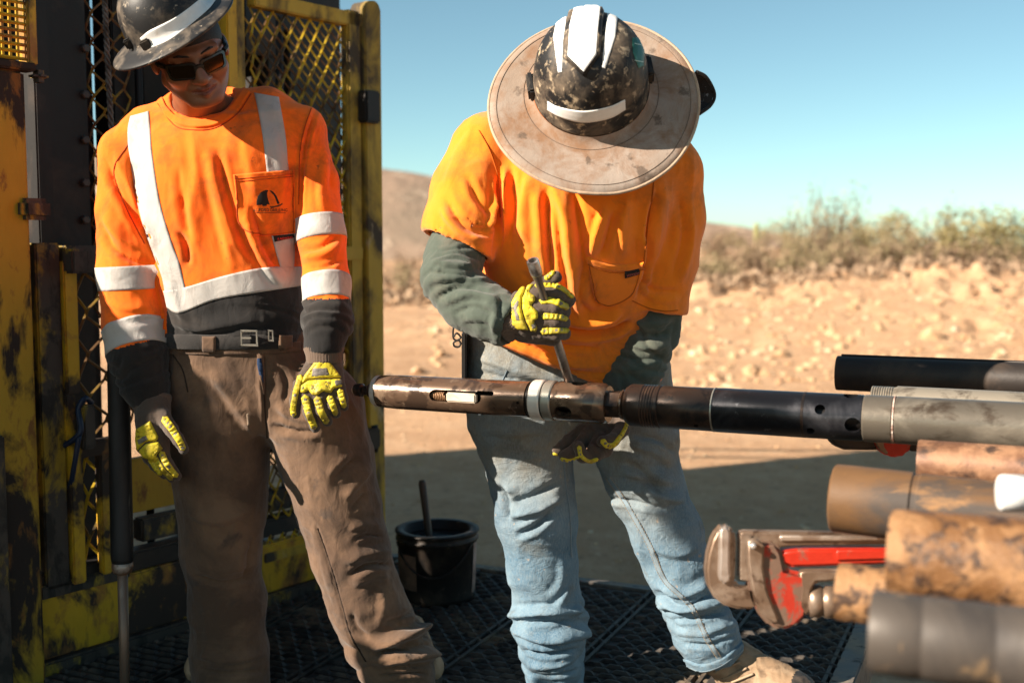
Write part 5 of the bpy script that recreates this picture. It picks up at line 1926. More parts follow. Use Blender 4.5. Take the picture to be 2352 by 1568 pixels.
# the other hand, hanging in the shade beside the thigh
Yk = 2.62
caps_ = [(pc_(352, 925, Yk + .01, 36), pc_(354, 955, Yk, 36)), (pc_(340, 960, Yk, 28), pc_(336, 1025, Yk, 22)), (pc_(362, 960, Yk - .005, 26), pc_(368, 1030, Yk - .01, 21)), (pc_(350, 960, Yk, 28), pc_(352, 1030, Yk - .01, 22))]
fing = [[pc_(369, 1030, Yk - .01, 15), pc_(384, 1065, Yk - .015, 13.5), pc_(406, 1093, Yk, 11)], [pc_(356, 1035, Yk - .005, 15), pc_(372, 1072, Yk - .005, 13), pc_(396, 1098, Yk + .01, 10.5)],
        [pc_(343, 1032, Yk, 14), pc_(356, 1066, Yk + .005, 12.5), pc_(378, 1090, Yk + .02, 10)], [pc_(331, 1020, Yk + .01, 13.5), pc_(341, 1052, Yk + .02, 11.5), pc_(360, 1076, Yk + .03, 9.5)],
        [pc_(372, 955, Yk - .02, 18), pc_(393, 985, Yk - .04, 15), pc_(410, 1010, Yk - .05, 13), pc_(422, 1032, Yk - .05, 11)]]
V, Q = glove_mesh(man, caps_, fing, seed=5)
gl = obj('glove', V, Q, M_GLOVE, man)
gs = Surface(V, Q)
ribcuff(W(347, 914, 2.64), W(352, 955, 2.625), MU(45, Yk), MU(40, Yk), M_RIB, gl)
patch('back_guard', gs, [(313, 985), (345, 966), (364, 1003), (360, 1012), (335, 1014), (316, 1035), (312, 1010)], M_PAD, gl, h=.005, edge=4, res=1.3, round_=2)
patch('guard_block', gs, [(318, 1008), (338, 996), (344, 1008), (322, 1022)], M_PADG, gl, h=.006, edge=2, res=1.3)
patch('knuckle_guard', gs, [(320, 1034), (336, 1018), (364, 1014), (374, 1030), (362, 1040), (356, 1056), (342, 1052), (330, 1050)], M_PAD, gl, h=.0055, edge=4, res=1.3, round_=2)
for ln, w0, w1, gr in (([(371, 1040), (384, 1066), (405, 1092)], 7.5, 6, ((0, .14), (.5, .62))), ([(357, 1052), (370, 1074), (394, 1098)], 6.5, 5.5, ((.4, .5),)), ([(343, 1045), (352, 1066), (370, 1088)], 5.5, 4.5, ()),
                       ([(378, 962), (395, 985), (411, 1010), (421, 1030)], 9, 6.5, ((0, .3), (.5, .62), (.85, 1)))):
    pad_on(gl, gs, ln, w0, w1, grey=gr)

# ================================================================ BENDING WORKER
man2 = thing('person', 'worker bent over the drill tool in orange t-shirt, dusty jeans and wide brimmed hard hat', 'person', (W(1400, 1400, 2.75)[0], 2.78, 0.0))
# body: head, neck, shoulders and back, mostly under hat and clothes
BH = W(1362, 235, 2.44)
BR = rot('Y', -9) @ rot('X', 60)
S = Solid(BH - [.28, .2, .34], BH + [.28, .42, .2], .006)
S.ell(BH + BR @ np.array([0, .01, -.03]), (.074, .095, .09), BR)
S.ell(BH + BR @ np.array([0, -.035, -.10]), (.062, .062, .08), BR, .03)
S.ell(BH + BR @ np.array([0, -.105, -.095]), (.013, .014, .02), BR, .01)
S.ell(BH + BR @ np.array([0, -.075, -.165]), (.026, .022, .02), BR, .02)
for s_ in (-1, 1): S.ell(BH + BR @ np.array([s_ * .076, .012, -.075]), (.009, .018, .03), BR, .006)
S.cap(BH + BR @ np.array([0, .04, -.10]), W(1345, 330, 2.62), .056, .062, .02)
S.chain([pc_(1200, 350, 2.62, 60), pc_(1345, 330, 2.63, 66), pc_(1470, 350, 2.62, 60)], .04)
S.cap(W(1345, 340, 2.63), W(1330, 480, 2.64), .09, .10, .05)
V, Q = S.mesh(1)
obj('body', V, Q, M_SKIN, man2)
S = Solid(BH - [.15, .2, .3], BH + [.15, .2, .2], .005)
S.ell(BH + BR @ np.array([0, .03, -.06]), (.078, .085, .09), BR)
V, Q = S.mesh(1); obj('hair', V, Q, M_HAIR, man2)
S = Solid(BH - [.15, .3, .3], BH + [.15, .2, .2], .004)
S.ell(BH + BR @ np.array([0, -.072, -.150]), (.050, .040, .038), BR)
V, Q = S.mesh(1); obj('beard', V, Q, M_HAIR, man2)

# ---- t-shirt
YS = 2.6
S = Solid((-.26, 2.28, .72), (.47, 2.92, 1.52), .0047)
S.loft([row(905, 1078, 1522, 2.74, .140), row(860, 1078, 1524, 2.74, .142), row(800, 1070, 1522, 2.72, .145), row(740, 1064, 1520, 2.69, .150), row(690, 1085, 1508, 2.655, .160), row(620, 1108, 1505, 2.625, .168), row(540, 1112, 1525, 2.60, .172), row(450, 1095, 1560, 2.59, .168), row(370, 1095, 1570, 2.60, .150), row(310, 1120, 1550, 2.63, .115), row(270, 1165, 1500, 2.66, .08)])
S.chain([pc_(1300, 300, 2.63, 62), pc_(1190, 310, 2.60, 66), pc_(1122, 345, 2.56, 78)], .04)
S.chain([pc_(1380, 300, 2.63, 62), pc_(1480, 335, 2.60, 62), pc_(1535, 400, 2.58, 70)], .04)
SR = [pc_(1120, 348, 2.555, 80), pc_(1082, 440, 2.52, 86), pc_(1062, 520, 2.49, 86), pc_(1046, 610, 2.46, 84)]
SL = [pc_(1535, 402, 2.58, 72), pc_(1545, 500, 2.585, 70), pc_(1530, 600, 2.59, 70), pc_(1508, 705, 2.60, 66), pc_(1500, 750, 2.60, 66)]
A_ = S.like(); A_.chain(SR, .016); A_.chain(SL, .016)
# hems: sleeve ends and the slanting bottom
hemR = W(1049, 562, 2.47)
nR = np.array([-.42, -.12, -.91])
A_.plane(hemR, nR, .2)
A_.cap(hemR + np.array([.012, .005, .03]), hemR + np.array([-.03, -.01, -.08]), MU(72, 2.47), MU(72, 2.47), 0, True)
hemL = W(1507, 706, 2.60)
nL = np.array([-.20, .1, -.97])
A_.plane(hemL, nL, .2)
A_.cap(hemL + np.array([.004, 0, .025]), hemL + np.array([-.02, 0, -.08]), MU(56, 2.6), MU(56, 2.6), 0, True)
ARMS = A_
pb = W(1062, 748, 2.60)
nH = np.array([-.43, .0, -1.0]); nH /= np.linalg.norm(nH)
q_ = S._sub(np.array([-.3, 2.2, .7]), np.array([.5, 3.0, 1.05]))
sl, X, Y_, Z = q_
d = (X - pb[0]) * nH[0] + (Z - pb[2]) * nH[2]
lowm = (X > W(1035, 700, 2.6)[0]) & (Z < W(1100, 640, 2.6)[2]) & ((X > W(1120, 700, 2.6)[0]) | (Z < W(1100, 700, 2.6)[2]))
S.f[sl] = np.where(lowm, np.maximum(S.f[sl], d), S.f[sl])
S.plane((0, 2.6, W(1400, 888, 2.6)[2]), (0, 0, -1))
S.join(ARMS, .018)
V, Q = S.mesh(2)
FR = [([(1157, 380), (1160, 484), (1142, 592)], 9, .014), ([(1172, 375), (1178, 480), (1166, 560)], 9, -.012), ([(1146, 400), (1146, 480), (1138, 530)], 8, -.016),
      ([(1212, 400), (1200, 490), (1205, 560)], 13, .010), ([(1254, 425), (1258, 520), (1268, 640)], 11, -.018), ([(1268, 415), (1294, 500), (1305, 592), (1335, 735)], 13, .019), ([(1318, 430), (1330, 520), (1345, 620)], 13, -.012),
      ([(1391, 470), (1370, 520), (1352, 590)], 9, .014), ([(1412, 480), (1392, 560), (1378, 590)], 9, -.010), ([(1440, 450), (1425, 520), (1430, 595)], 10, .009), ([(1470, 540), (1472, 580), (1466, 610)], 8, .010), ([(1230, 430), (1232, 520), (1235, 600)], 11, .006),
      ([(1296, 735), (1350, 742), (1400, 735), (1430, 715)], 8, .014), ([(1290, 756), (1350, 765), (1410, 758), (1450, 735)], 9, -.022), ([(1235, 790), (1290, 795), (1380, 800)], 8, -.008), ([(1110, 770), (1200, 805), (1300, 845)], 11, .008), ([(1090, 752), (1180, 778), (1290, 825)], 6, -.006), ([(1120, 795), (1220, 830), (1330, 870)], 5, -.003),
      ([(1240, 815), (1320, 840), (1400, 835)], 9, .008), ([(1300, 850), (1360, 858), (1400, 855)], 7, -.006),
      ([(1070, 400), (1100, 460), (1135, 500)], 10, -.007), ([(1020, 450), (1060, 510), (1125, 545)], 12, -.009), ([(1010, 480), (1055, 535), (1115, 565)], 9, .008), ([(1140, 440), (1128, 500), (1118, 540)], 8, .010), ([(1085, 300), (1050, 350), (1022, 430)], 9, .004), ([(1090, 520), (1120, 525), (1140, 515)], 5, -.008), ([(1080, 545), (1110, 552), (1135, 548)], 5, .007),
      ([(1510, 430), (1490, 520), (1482, 610), (1462, 690)], 8, -.015), ([(1528, 430), (1512, 520), (1500, 620)], 10, .008), ([(1560, 440), (1570, 540), (1545, 640)], 12, -.008), ([(1590, 500), (1580, 580), (1555, 650)], 10, .007), ([(1470, 640), (1500, 665), (1560, 668)], 8, -.006), ([(1465, 660), (1510, 690), (1565, 690)], 7, .005),
      ([(1195, 620), (1230, 660), (1290, 720)], 16, -.006), ([(1345, 600), (1330, 680), (1360, 730)], 12, -.010), ([(1100, 600), (1120, 650), (1170, 690)], 12, -.006)]
V = folds(V, Q, FR, .0048, (14, 11, 6), 8)
V = relax(V, Q, .3)
tee = cloth_obj('t_shirt', V, Q, [M_TEE], man2)
rs_ = Surface(V, Q)
pk = patch('pocket', rs_, [(1351, 588), (1372, 598), (1400, 605), (1440, 606), (1478, 600), (1474, 635), (1460, 664), (1440, 686), (1408, 702), (1385, 700), (1366, 690), (1356, 650)], M_TEE, tee, h=.006, edge=3.5, res=2.0)
strip('pocket_hem', rs_, [(1351, 588), (1372, 598), (1400, 605), (1440, 606), (1478, 600)], [(1352, 600), (1372, 611), (1400, 618), (1440, 619), (1477, 612)], M_TEE, pk, h=.0085, nr=30, nc=4)
patch('maker_tag', rs_, [(1432, 621), (1466, 612), (1468, 626), (1433, 636)], M_PRINT, pk, h=.003, base=.007, edge=1.2, res=1.2)
writing('lettering', 'Wrangler', rs_, 1436, 631, 5.5, surface('tag lettering', (.42, .10, .08), rough=.7, bumps=None), pk, slope=-.27, h=.0115, bold=.01, width=27)
strip('hem', rs_, [(1068, 742), (1150, 777), (1260, 826), (1330, 857), (1395, 878)], [(1068, 752), (1150, 788), (1260, 837), (1330, 868), (1395, 887)], M_TEE, tee, h=.003, nr=60, nc=4)

M_STT = surface('tan orange thread', (.48, .105, .006), rough=.9, bumps=None)
for ln in ([(1353, 603), (1373, 614), (1400, 621), (1440, 622), (1476, 615)], [(1356, 600), (1360, 650), (1371, 686), (1400, 697), (1436, 683), (1456, 660), (1471, 610)]):
    seam('stitching', rs_, ln, M_STT, pk, .8, .0085)
for ln in ([(1070, 755), (1150, 790), (1260, 839), (1330, 870), (1390, 886)], [(984, 533), (1030, 563), (1080, 585), (1120, 594)], [(1452, 690), (1490, 707), (1530, 714), (1556, 712)], [(1100, 300), (1126, 350), (1146, 420), (1150, 500)], [(1502, 360), (1500, 430), (1488, 520), (1478, 610)]):
    seam('seam', rs_, ln, M_STT, tee, .9, .0022)

# ---- dark green long sleeves under the t-shirt
S = Solid((-.25, 2.22, .68), (.44, 2.76, 1.24), .005)
GR = [pc_(1056, 540, 2.475, 56), pc_(1045, 585, 2.46, 63), pc_(1036, 640, 2.42, 62), pc_(1078, 694, 2.40, 60), pc_(1130, 722, 2.37, 60), pc_(1168, 738, 2.35, 57)]
GL = [pc_(1522, 620, 2.60, 56), pc_(1506, 710, 2.61, 56), pc_(1492, 770, 2.62, 60), pc_(1462, 835, 2.625, 60), pc_(1430, 895, 2.625, 52), pc_(1418, 935, 2.62, 44)]
S.chain(GR, .02); S.chain(GL, .02)
wd = np.array(GR[-1][0]) - GR[-3][0]; wd /= np.linalg.norm(wd)
S.plane(W(1180, 742, 2.345), wd, .09)
S.cap(W(1172, 740, 2.35), W(1220, 760, 2.33), .044, .044, 0, True)
V, Q = S.mesh(2)
FG = [([(985, 600), (1040, 612), (1100, 612)], 6, .008), ([(982, 625), (1040, 632), (1110, 640)], 6, -.007), ([(985, 650), (1060, 640), (1130, 655)], 7, .009), ([(1000, 685), (1060, 660), (1140, 680)], 7, -.008), ([(1015, 700), (1085, 680), (1160, 700)], 8, .009), ([(1040, 722), (1090, 705), (1150, 730)], 6, -.007), ([(1060, 735), (1110, 735), (1160, 762)], 8, .007), ([(1110, 690), (1135, 720), (1130, 768)], 9, .008), ([(1145, 680), (1150, 720), (1140, 775)], 6, -.007),
      ([(1430, 730), (1480, 745), (1545, 740)], 8, .010), ([(1430, 755), (1480, 770), (1545, 765)], 7, -.010), ([(1410, 780), (1470, 800), (1540, 790)], 8, .010), ([(1405, 810), (1460, 825), (1525, 820)], 7, -.009), ([(1400, 850), (1440, 850), (1500, 840)], 8, .008), ([(1450, 720), (1480, 780), (1520, 830)], 7, -.009)]
V = folds(V, Q, FG, .006, (14, 14, 14), 18)
V = bunch(V, Q, GL[1][0], GL[-1][0], 6, .007, 3)
V = bunch(V, Q, GR[1][0], GR[3][0], 5, .005, 5)
V = relax(V, Q, .3)
cloth_obj('undershirt', V, Q, [M_GREEN], man2)

# ---- jeans
S = Solid((-.19, 2.58, -.02), (.58, 3.0, .96), .0048)
S.loft([row(745, 1072, 1512, 2.765, .128), row(800, 1068, 1518, 2.765, .130), row(870, 1072, 1526, 2.765, .132), row(930, 1085, 1536, 2.765, .118), row(975, 1100, 1530, 2.765, .085)], n=2.3)
J1 = [pc_(1200, 965, 2.765, 112), pc_(1214, 1050, 2.765, 95), pc_(1225, 1130, 2.755, 88), pc_(1233, 1195, 2.745, 84), pc_(1243, 1290, 2.755, 76), pc_(1258, 1385, 2.765, 72), pc_(1264, 1440, 2.77, 78), pc_(1272, 1510, 2.775, 64), pc_(1275, 1610, 2.775, 60)]
J2 = [pc_(1450, 960, 2.765, 95), pc_(1462, 1040, 2.75, 88), pc_(1492, 1130, 2.735, 80), pc_(1528, 1220, 2.725, 77), pc_(1562, 1310, 2.72, 70), pc_(1596, 1395, 2.71, 66), pc_(1622, 1455, 2.70, 66), pc_(1645, 1508, 2.70, 62)]
S.cap(W(1190, 860, 2.765), J1[0][0], MU(108, 2.76), J1[0][1], .04); S.cap(W(1440, 860, 2.765), J2[0][0], MU(92, 2.76), J2[0][1], .04)
S.chain(J1, .035); S.chain(J2, .035)
hp = W(1644, 1512, 2.70)
S.plane(hp, (.30, 0, -.95), .095)
S.cap(hp + [-.004, 0, .015], hp + [.02, 0, -.06], .054, .054, 0, True)
V, Q = S.mesh(2)
FJ = [([(1172, 1186), (1235, 1172), (1296, 1138)], 10, .018), ([(1186, 1228), (1228, 1210), (1268, 1176)], 9, -.018), ([(1160, 1160), (1220, 1140), (1290, 1105)], 9, -.009), ([(1150, 1110), (1165, 1150), (1172, 1195)], 8, -.012), ([(1130, 1080), (1160, 1120), (1190, 1130)], 10, .009),
      ([(1305, 1335), (1278, 1390), (1215, 1402)], 9, .011), ([(1290, 1280), (1285, 1340), (1250, 1375)], 11, .006), ([(1181, 1414), (1241, 1408), (1325, 1404)], 7, .018, 3), ([(1190, 1430), (1250, 1428), (1320, 1424)], 6, -.018), ([(1190, 1450), (1258, 1470), (1338, 1455)], 10, .018, 3), ([(1200, 1490), (1260, 1500), (1328, 1485)], 6, -.014), ([(1212, 1530), (1276, 1526), (1335, 1506)], 8, .010), ([(1210, 1548), (1270, 1548), (1330, 1535)], 6, -.009),
      ([(1379, 1118), (1465, 1130), (1551, 1150)], 9, .012, 2), ([(1390, 1140), (1470, 1155), (1545, 1172)], 8, -.012), ([(1420, 1060), (1470, 1080), (1530, 1140)], 11, -.010), ([(1440, 1020), (1500, 1040), (1545, 1070)], 10, .008), ([(1450, 1000), (1510, 1010), (1548, 1040)], 7, -.008), ([(1430, 1085), (1490, 1100), (1550, 1110)], 9, .009),
      ([(1508, 1345), (1572, 1369), (1632, 1340)], 8, .014), ([(1515, 1365), (1575, 1390), (1640, 1362)], 6, -.016), ([(1524, 1390), (1594, 1402), (1665, 1380)], 9, .016, 3), ([(1540, 1420), (1600, 1420), (1672, 1402)], 6, -.013), ([(1555, 1450), (1620, 1455), (1690, 1430)], 8, .010), ([(1570, 1475), (1630, 1478), (1695, 1455)], 6, -.010), ([(1500, 1260), (1560, 1275), (1610, 1250)], 10, .007),
      ([(1090, 820), (1180, 850), (1290, 880)], 10, .010), ([(1085, 850), (1180, 872), (1280, 895)], 8, -.009), ([(1110, 1000), (1180, 1010), (1260, 1000)], 12, -.008)]
V = folds(V, Q, FJ, .007, (10, 10, 8), 25)
V = bunch(V, Q, W(1258, 1385, 2.765), W(1275, 1610, 2.775), 5.2, .008, 2)
V = bunch(V, Q, W(1575, 1340, 2.72), W(1648, 1515, 2.70), 4.6, .007, 7)
V = relax(V, Q, .3)
jn = cloth_obj('jeans', V, Q, [M_DENIM], man2)
js = Surface(V, Q)
strip('side_seam', js, [(1396, 1100), (1440, 1165), (1490, 1255), (1525, 1335), (1585, 1395), (1622, 1470), (1650, 1512)], [(1403, 1096), (1447, 1161), (1497, 1251), (1532, 1330), (1592, 1391), (1629, 1466), (1658, 1510)], M_SEAM, jn, h=.0026, nr=110, nc=4)
st_ = MB()
LN = spline([(1399, 1098), (1443, 1163), (1493, 1253), (1528, 1333), (1588, 1393), (1625, 1468), (1653, 1511)], 14)
for i in range(0, len(LN) - 1):
    for off in (-5, 5):
        r = js.cam(LN[i, 0] + off, LN[i, 1] + off * -.3)
        if r:
            e = W(*(LN[i + 1]), r[0][1]) - W(*LN[i], r[0][1]); e /= np.linalg.norm(e)
            c = r[0] + r[1] * .002
            st_.sweep([c - e * .0022, c + e * .0022], .0007, 4)
o = st_.build('stitching', surface('tan thread', (.36, .27, .18), rough=.9, bumps=None), jn); tag(o, kind='stuff')
for ln in ([(1085, 880), (1120, 905), (1150, 880), (1165, 850)], [(1300, 990), (1296, 1080), (1308, 1180), (1312, 1280)], [(1576, 1527), (1612, 1539), (1652, 1528), (1690, 1503), (1706, 1488)]):
    seam('seam', js, ln, M_SEAM, jn, 1.0, .0045 if ln[0][1] > 1500 else .002)
hx = [(1574, 1512), (1610, 1522), (1650, 1512), (1690, 1486), (1706, 1470)]
strip('hem', js, [(1572, 1512), (1610, 1524), (1650, 1514), (1686, 1490), (1703, 1474)], [(1578, 1532), (1614, 1544), (1655, 1533), (1692, 1508), (1708, 1492)], M_DENIM, jn, h=.004, nr=40, nc=4)

# ---- boots
bt, V, Q = boot(man2, W(1640, 1500, 2.70), W(1648, 1560, 2.735), None, .050, [M_BOOT, M_TOE, M_SOLE], (.86, -.52, 0))
bsf = Surface(V, Q)
for a, b_ in (((1640, 1545), (1700, 1520)), ((1660, 1560), (1715, 1535)), ((1680, 1568), (1730, 1548))):
    S3 = spline([bsf.cam(*a)[0], bsf.cam((a[0] + b_[0]) / 2, (a[1] + b_[1]) / 2)[0], bsf.cam(*b_)[0]], 5) if all(bsf.cam(*p) for p in (a, b_, ((a[0] + b_[0]) / 2, (a[1] + b_[1]) / 2))) else None
    if S3 is not None:
        v_, f_ = sweep(S3 + np.array([0, -.003, .003]), .0032, 6); obj('lace', v_, f_, surface('dusty lace', (.33, .24, .16), rough=.9, bumps=None), bt)
boot(man2, W(1275, 1600, 2.785), W(1272, 1560, 3.02), None, .050, [M_BOOT, M_TOE, M_SOLE], (-.15, -.99, 0))

# ---- wide brimmed hard hat
BC = W(1362, 222, 2.365)
HB = rot('Y', -8) @ rot('X', 61)
M_SHELL2 = surface('muddy black shell', (0.013, 0.013, 0.014), (0.20, 0.150, 0.105), 13, 0.47, 0.70, (0.40, 0.31, 0.21), 46, 0.555, 0.67, 0.5, 0.85, bumps=(60, 0.4, 0.002), detail=9)
M_BRIM = cloth('dusty suede brim', (0.25, 0.188, 0.145), (0.20, 0.105, 0.055), 0.9, 13, 0.42, 0.64, 300, 0.3, (0.085, 0.060, 0.045), 21, 0.61, 0.68, rough=.9, sheen=.05, fade=(0.33, 0.275, 0.235), crease=.2)
dome2 = [(.118 * math.cos(a) ** .62, .000 + .142 * math.sin(a) ** .92) for a in np.radians([1, 8, 16, 24, 32, 40, 48, 56, 63, 70, 76, 82, 86, 88.5, 89.9])] + [(1e-5, .142)]
prof = [(.106, -.014), (.112, -.018), (.120, -.017), (.1205, -.010), (.1190, -.003)] + dome2
BD = BC + HB @ np.array([0, .033, .004])
V, Q = hat_shell(BD, HB, prof, 1.0, 1.02, 120)
hat2 = obj('hard_hat', V, Q, M_SHELL2, man2)
h2 = Surface(V, Q)
rg = patch('crown_ridge', h2, [(1310, 9), (1390, 6), (1384, 60), (1380, 125), (1342, 178), (1294, 134), (1301, 60)], M_SHELL2, hat2, h=.0095, edge=7, res=1.7, round_=6)
if rg:
    V3_ = np.array([q.co[:] for q in rg.data.vertices]); Q3_ = np.array([list(q.vertices) for q in rg.data.polygons])
    r3 = Surface(V3_, Q3_)
    patch('hat_stripe', r3, [(1320, 12), (1380, 9), (1374, 60), (1369, 126), (1341, 165), (1304, 128), (1308, 60)], M_WHITE, hat2, h=.001, res=1.4)
patch('hat_stripe', h2, [(1305, 14), (1299, 58), (1294, 95), (1291, 166), (1282, 167), (1271, 85), (1281, 35)], M_WHITE, hat2, h=.001, res=1.3)
patch('hat_stripe', h2, [(1398, 12), (1420, 23), (1413, 86), (1390, 158), (1383, 155), (1390, 72)], M_WHITE, hat2, h=.001, res=1.3)
strip('hat_stripe', h2, [(1258, 233), (1284, 246), (1341, 255), (1399, 245), (1435, 229)], [(1258, 254), (1289, 270), (1341, 281), (1399, 272), (1436, 252)], M_WHITE, hat2, h=.0014, nr=44, nc=8)
stp = [(1452, 88), (1468, 86), (1480, 112), (1478, 152), (1466, 158), (1453, 122)]
sk = patch('sticker', h2, stp, M_STICK, hat2, h=.0008, res=1.2)
for yy in (100, 138): patch('sticker_line', h2, [(1456, yy), (1476, yy + 4), (1476, yy + 6), (1456, yy + 2)], M_STICKL, hat2, h=.0006, base=.0017, res=.9)
# soft brim
ob = [(.1215, -.010), (.129, -.022), (.140, -.023), (.175, -.019), (.200, -.016), (.216, -.0165), (.2165, -.0185), (.2165, -.0205), (.2, -.0195), (.175, -.0225), (.140, -.0265), (.129, -.0255), (.1205, -.016)]
V, Q = hat_shell(BC, HB, ob, 1.0, 1.0, 160)
loc = (V - BC) @ HB
an = np.arctan2(loc[:, 1], loc[:, 0]); rr = np.hypot(loc[:, 0], loc[:, 1])
inner = np.clip((.205 - rr) / .075, 0, 1)
loc[:, 1] *= 1 + .02 * inner
loc[:, 1] += .033 * inner
loc[:, 2] += np.clip((rr - .14) / .08, 0, 1) * (.008 * np.sin(2 * an + .6) + .004 * np.sin(3 * an + 2) - .004)
loc[:, 2] += .0035 * (fbm(loc * 16, 3, 4) - .5) * np.clip((rr - .13) / .05, 0, 1)
V = BC + loc @ HB.T
brim = obj('brim', V, Q, M_BRIM, hat2)
bsr = Surface(V, Q)
ri = [i for i in range(160)]
edge = V[6 * 160:7 * 160]
v_, f_ = sweep(np.concatenate([edge, edge[:2]]), .0034, 8, False)
obj('brim_binding', v_, f_, cloth('dusty binding', (.40, .29, .20), (.22, .13, .08), .7, 12, weave=300), brim)
se = V[4 * 160:5 * 160] + HB[:, 2] * .0006
v_, f_ = sweep(np.concatenate([se, se[:2]]), .00055, 4, False)
obj('brim_stitch', v_, f_, surface('dark thread', (.14, .10, .075), rough=.9, bumps=None), brim)
ie = V[2 * 160:3 * 160] + HB[:, 2] * .0006
v_, f_ = sweep(np.concatenate([ie, ie[:2]]), .00055, 4, False)
obj('brim_stitch', v_, f_, bpy.data.materials['dark thread'], brim)
for s_, xo in ((-1, -.120), (1, .120)):
    mb = MB(); mb.box(BD + HB @ np.array([xo * 1.02, .012, -.002]), (.016, .05, .036), HB)
    mb.build('side_clip', M_HATBLK, hat2, bevel=.004)
# neck shade behind
nsx = [(1598, 165, 2.40), (1622, 178, 2.43), (1640, 215, 2.45), (1632, 240, 2.45), (1606, 262, 2.43), (1480, 272, 2.47), (1466, 200, 2.47)]
M_NET = surface('black netting', (.012, .012, .014), (.12, .14, .16), 150, .60, .63, rough=.7, bumps=None)
c_ = W(1570, 215, 2.45)
Vn = [c_] + [W(*p) for p in nsx] + [c_ + np.array([0, .01, 0])] + [W(p[0], p[1], p[2] + .012) for p in nsx]
k = len(nsx)
Fn = [(0, 1 + i, 1 + (i + 1) % k) for i in range(k)] + [(k + 1, k + 2 + (i + 1) % k, k + 2 + i) for i in range(k)] + [(1 + i, k + 2 + i, k + 2 + (i + 1) % k, 1 + (i + 1) % k) for i in range(k)]
ns = obj('neck_shade', Vn, Fn, M_NET, hat2, smooth=False)
v_, f_ = sweep(spline([W(1600, 165, 2.40), W(1623, 179, 2.43), W(1641, 215, 2.45), W(1633, 241, 2.45), W(1606, 262, 2.43)], 8), .004, 6); obj('piping', v_, f_, M_BLACKKNIT, ns)

# ---- gloves of the bending worker
Yg = 2.335
caps_ = [(pc_(1176, 742, Yg + .012, 34), pc_(1205, 730, Yg + .005, 36)), (pc_(1196, 690, Yg, 24), pc_(1228, 680, Yg - .008, 21)), (pc_(1194, 715, Yg, 28), pc_(1232, 715, Yg - .012, 24)), (pc_(1200, 745, Yg, 28), pc_(1236, 755, Yg - .006, 22)), (pc_(1205, 765, Yg + .01, 22), pc_(1270, 778, Yg + .02, 16))]
fing = [[pc_(1228, 671, Yg - .010, 18), pc_(1285, 674, Yg - .014, 17), pc_(1306, 690, Yg + .012, 15), pc_(1290, 700, Yg + .042, 13)], [pc_(1232, 704, Yg - .016, 17), pc_(1276, 705, Yg - .022, 16.5), pc_(1296, 716, Yg + .008, 14.5), pc_(1280, 722, Yg + .036, 13)],
        [pc_(1236, 735, Yg - .014, 16.5), pc_(1276, 737, Yg - .02, 16), pc_(1295, 742, Yg + .008, 14), pc_(1280, 745, Yg + .034, 12)], [pc_(1232, 764, Yg - .008, 16), pc_(1276, 766, Yg - .016, 15), pc_(1296, 766, Yg + .010, 13.5), pc_(1280, 766, Yg + .034, 12)],
        [pc_(1205, 690, Yg + .03, 20), pc_(1235, 662, Yg + .045, 17), pc_(1262, 645, Yg + .05, 15), pc_(1277, 636, Yg + .045, 14)]]
V, Q = glove_mesh(man2, caps_, fing, k=.004, seed=8)
gl = obj('glove', V, Q, M_GLOVE, man2)
gs = Surface(V, Q)
ribcuff(W(1158, 748, 2.352), W(1196, 733, 2.340), MU(46, Yg), MU(41, Yg), M_RIB, gl)
patch('back_guard', gs, [(1172, 704), (1183, 680), (1200, 657), (1212, 655), (1199, 681), (1197, 709), (1204, 736), (1214, 758), (1190, 756), (1177, 746)], M_PAD, gl, h=.005, edge=4, res=1.2, round_=2)
patch('guard_block', gs, [(1180, 704), (1188, 688), (1194, 690), (1191, 712), (1198, 738), (1186, 738)], M_PADG, gl, h=.0056, edge=2, res=1.2)
patch('knuckle_guard', gs, [(1214, 657), (1226, 653), (1219, 663), (1215, 670), (1229, 680), (1229, 690), (1220, 701), (1235, 716), (1235, 730), (1226, 737), (1235, 753), (1231, 761), (1219, 760), (1208, 737), (1200, 709), (1200, 684)], M_PAD, gl, h=.006, edge=4, res=1.2, round_=2)
patch('guard_block', gs, [(1216, 742), (1229, 740), (1232, 752), (1221, 756)], M_PADG, gl, h=.0066, edge=2, res=1.2)
for ln, w0, w1, gr in (([(1232, 656), (1262, 655), (1289, 662), (1314, 682)], 5.5, 4.5, ((0, .1), (.5, .68))), ([(1244, 690), (1271, 691), (1302, 707)], 8.5, 6.5, ((0, .2), (.6, .75))), ([(1249, 726), (1278, 727), (1300, 732)], 8, 6.5, ((0, .2), (.7, .82))), ([(1246, 761), (1278, 759), (1302, 759)], 8, 6.5, ((0, .2), (.5, .75))), ([(1254, 640), (1264, 632), (1272, 625)], 5, 4, ((.1, .9),))):
    pad_on(gl, gs, ln, w0, w1, grey=gr)

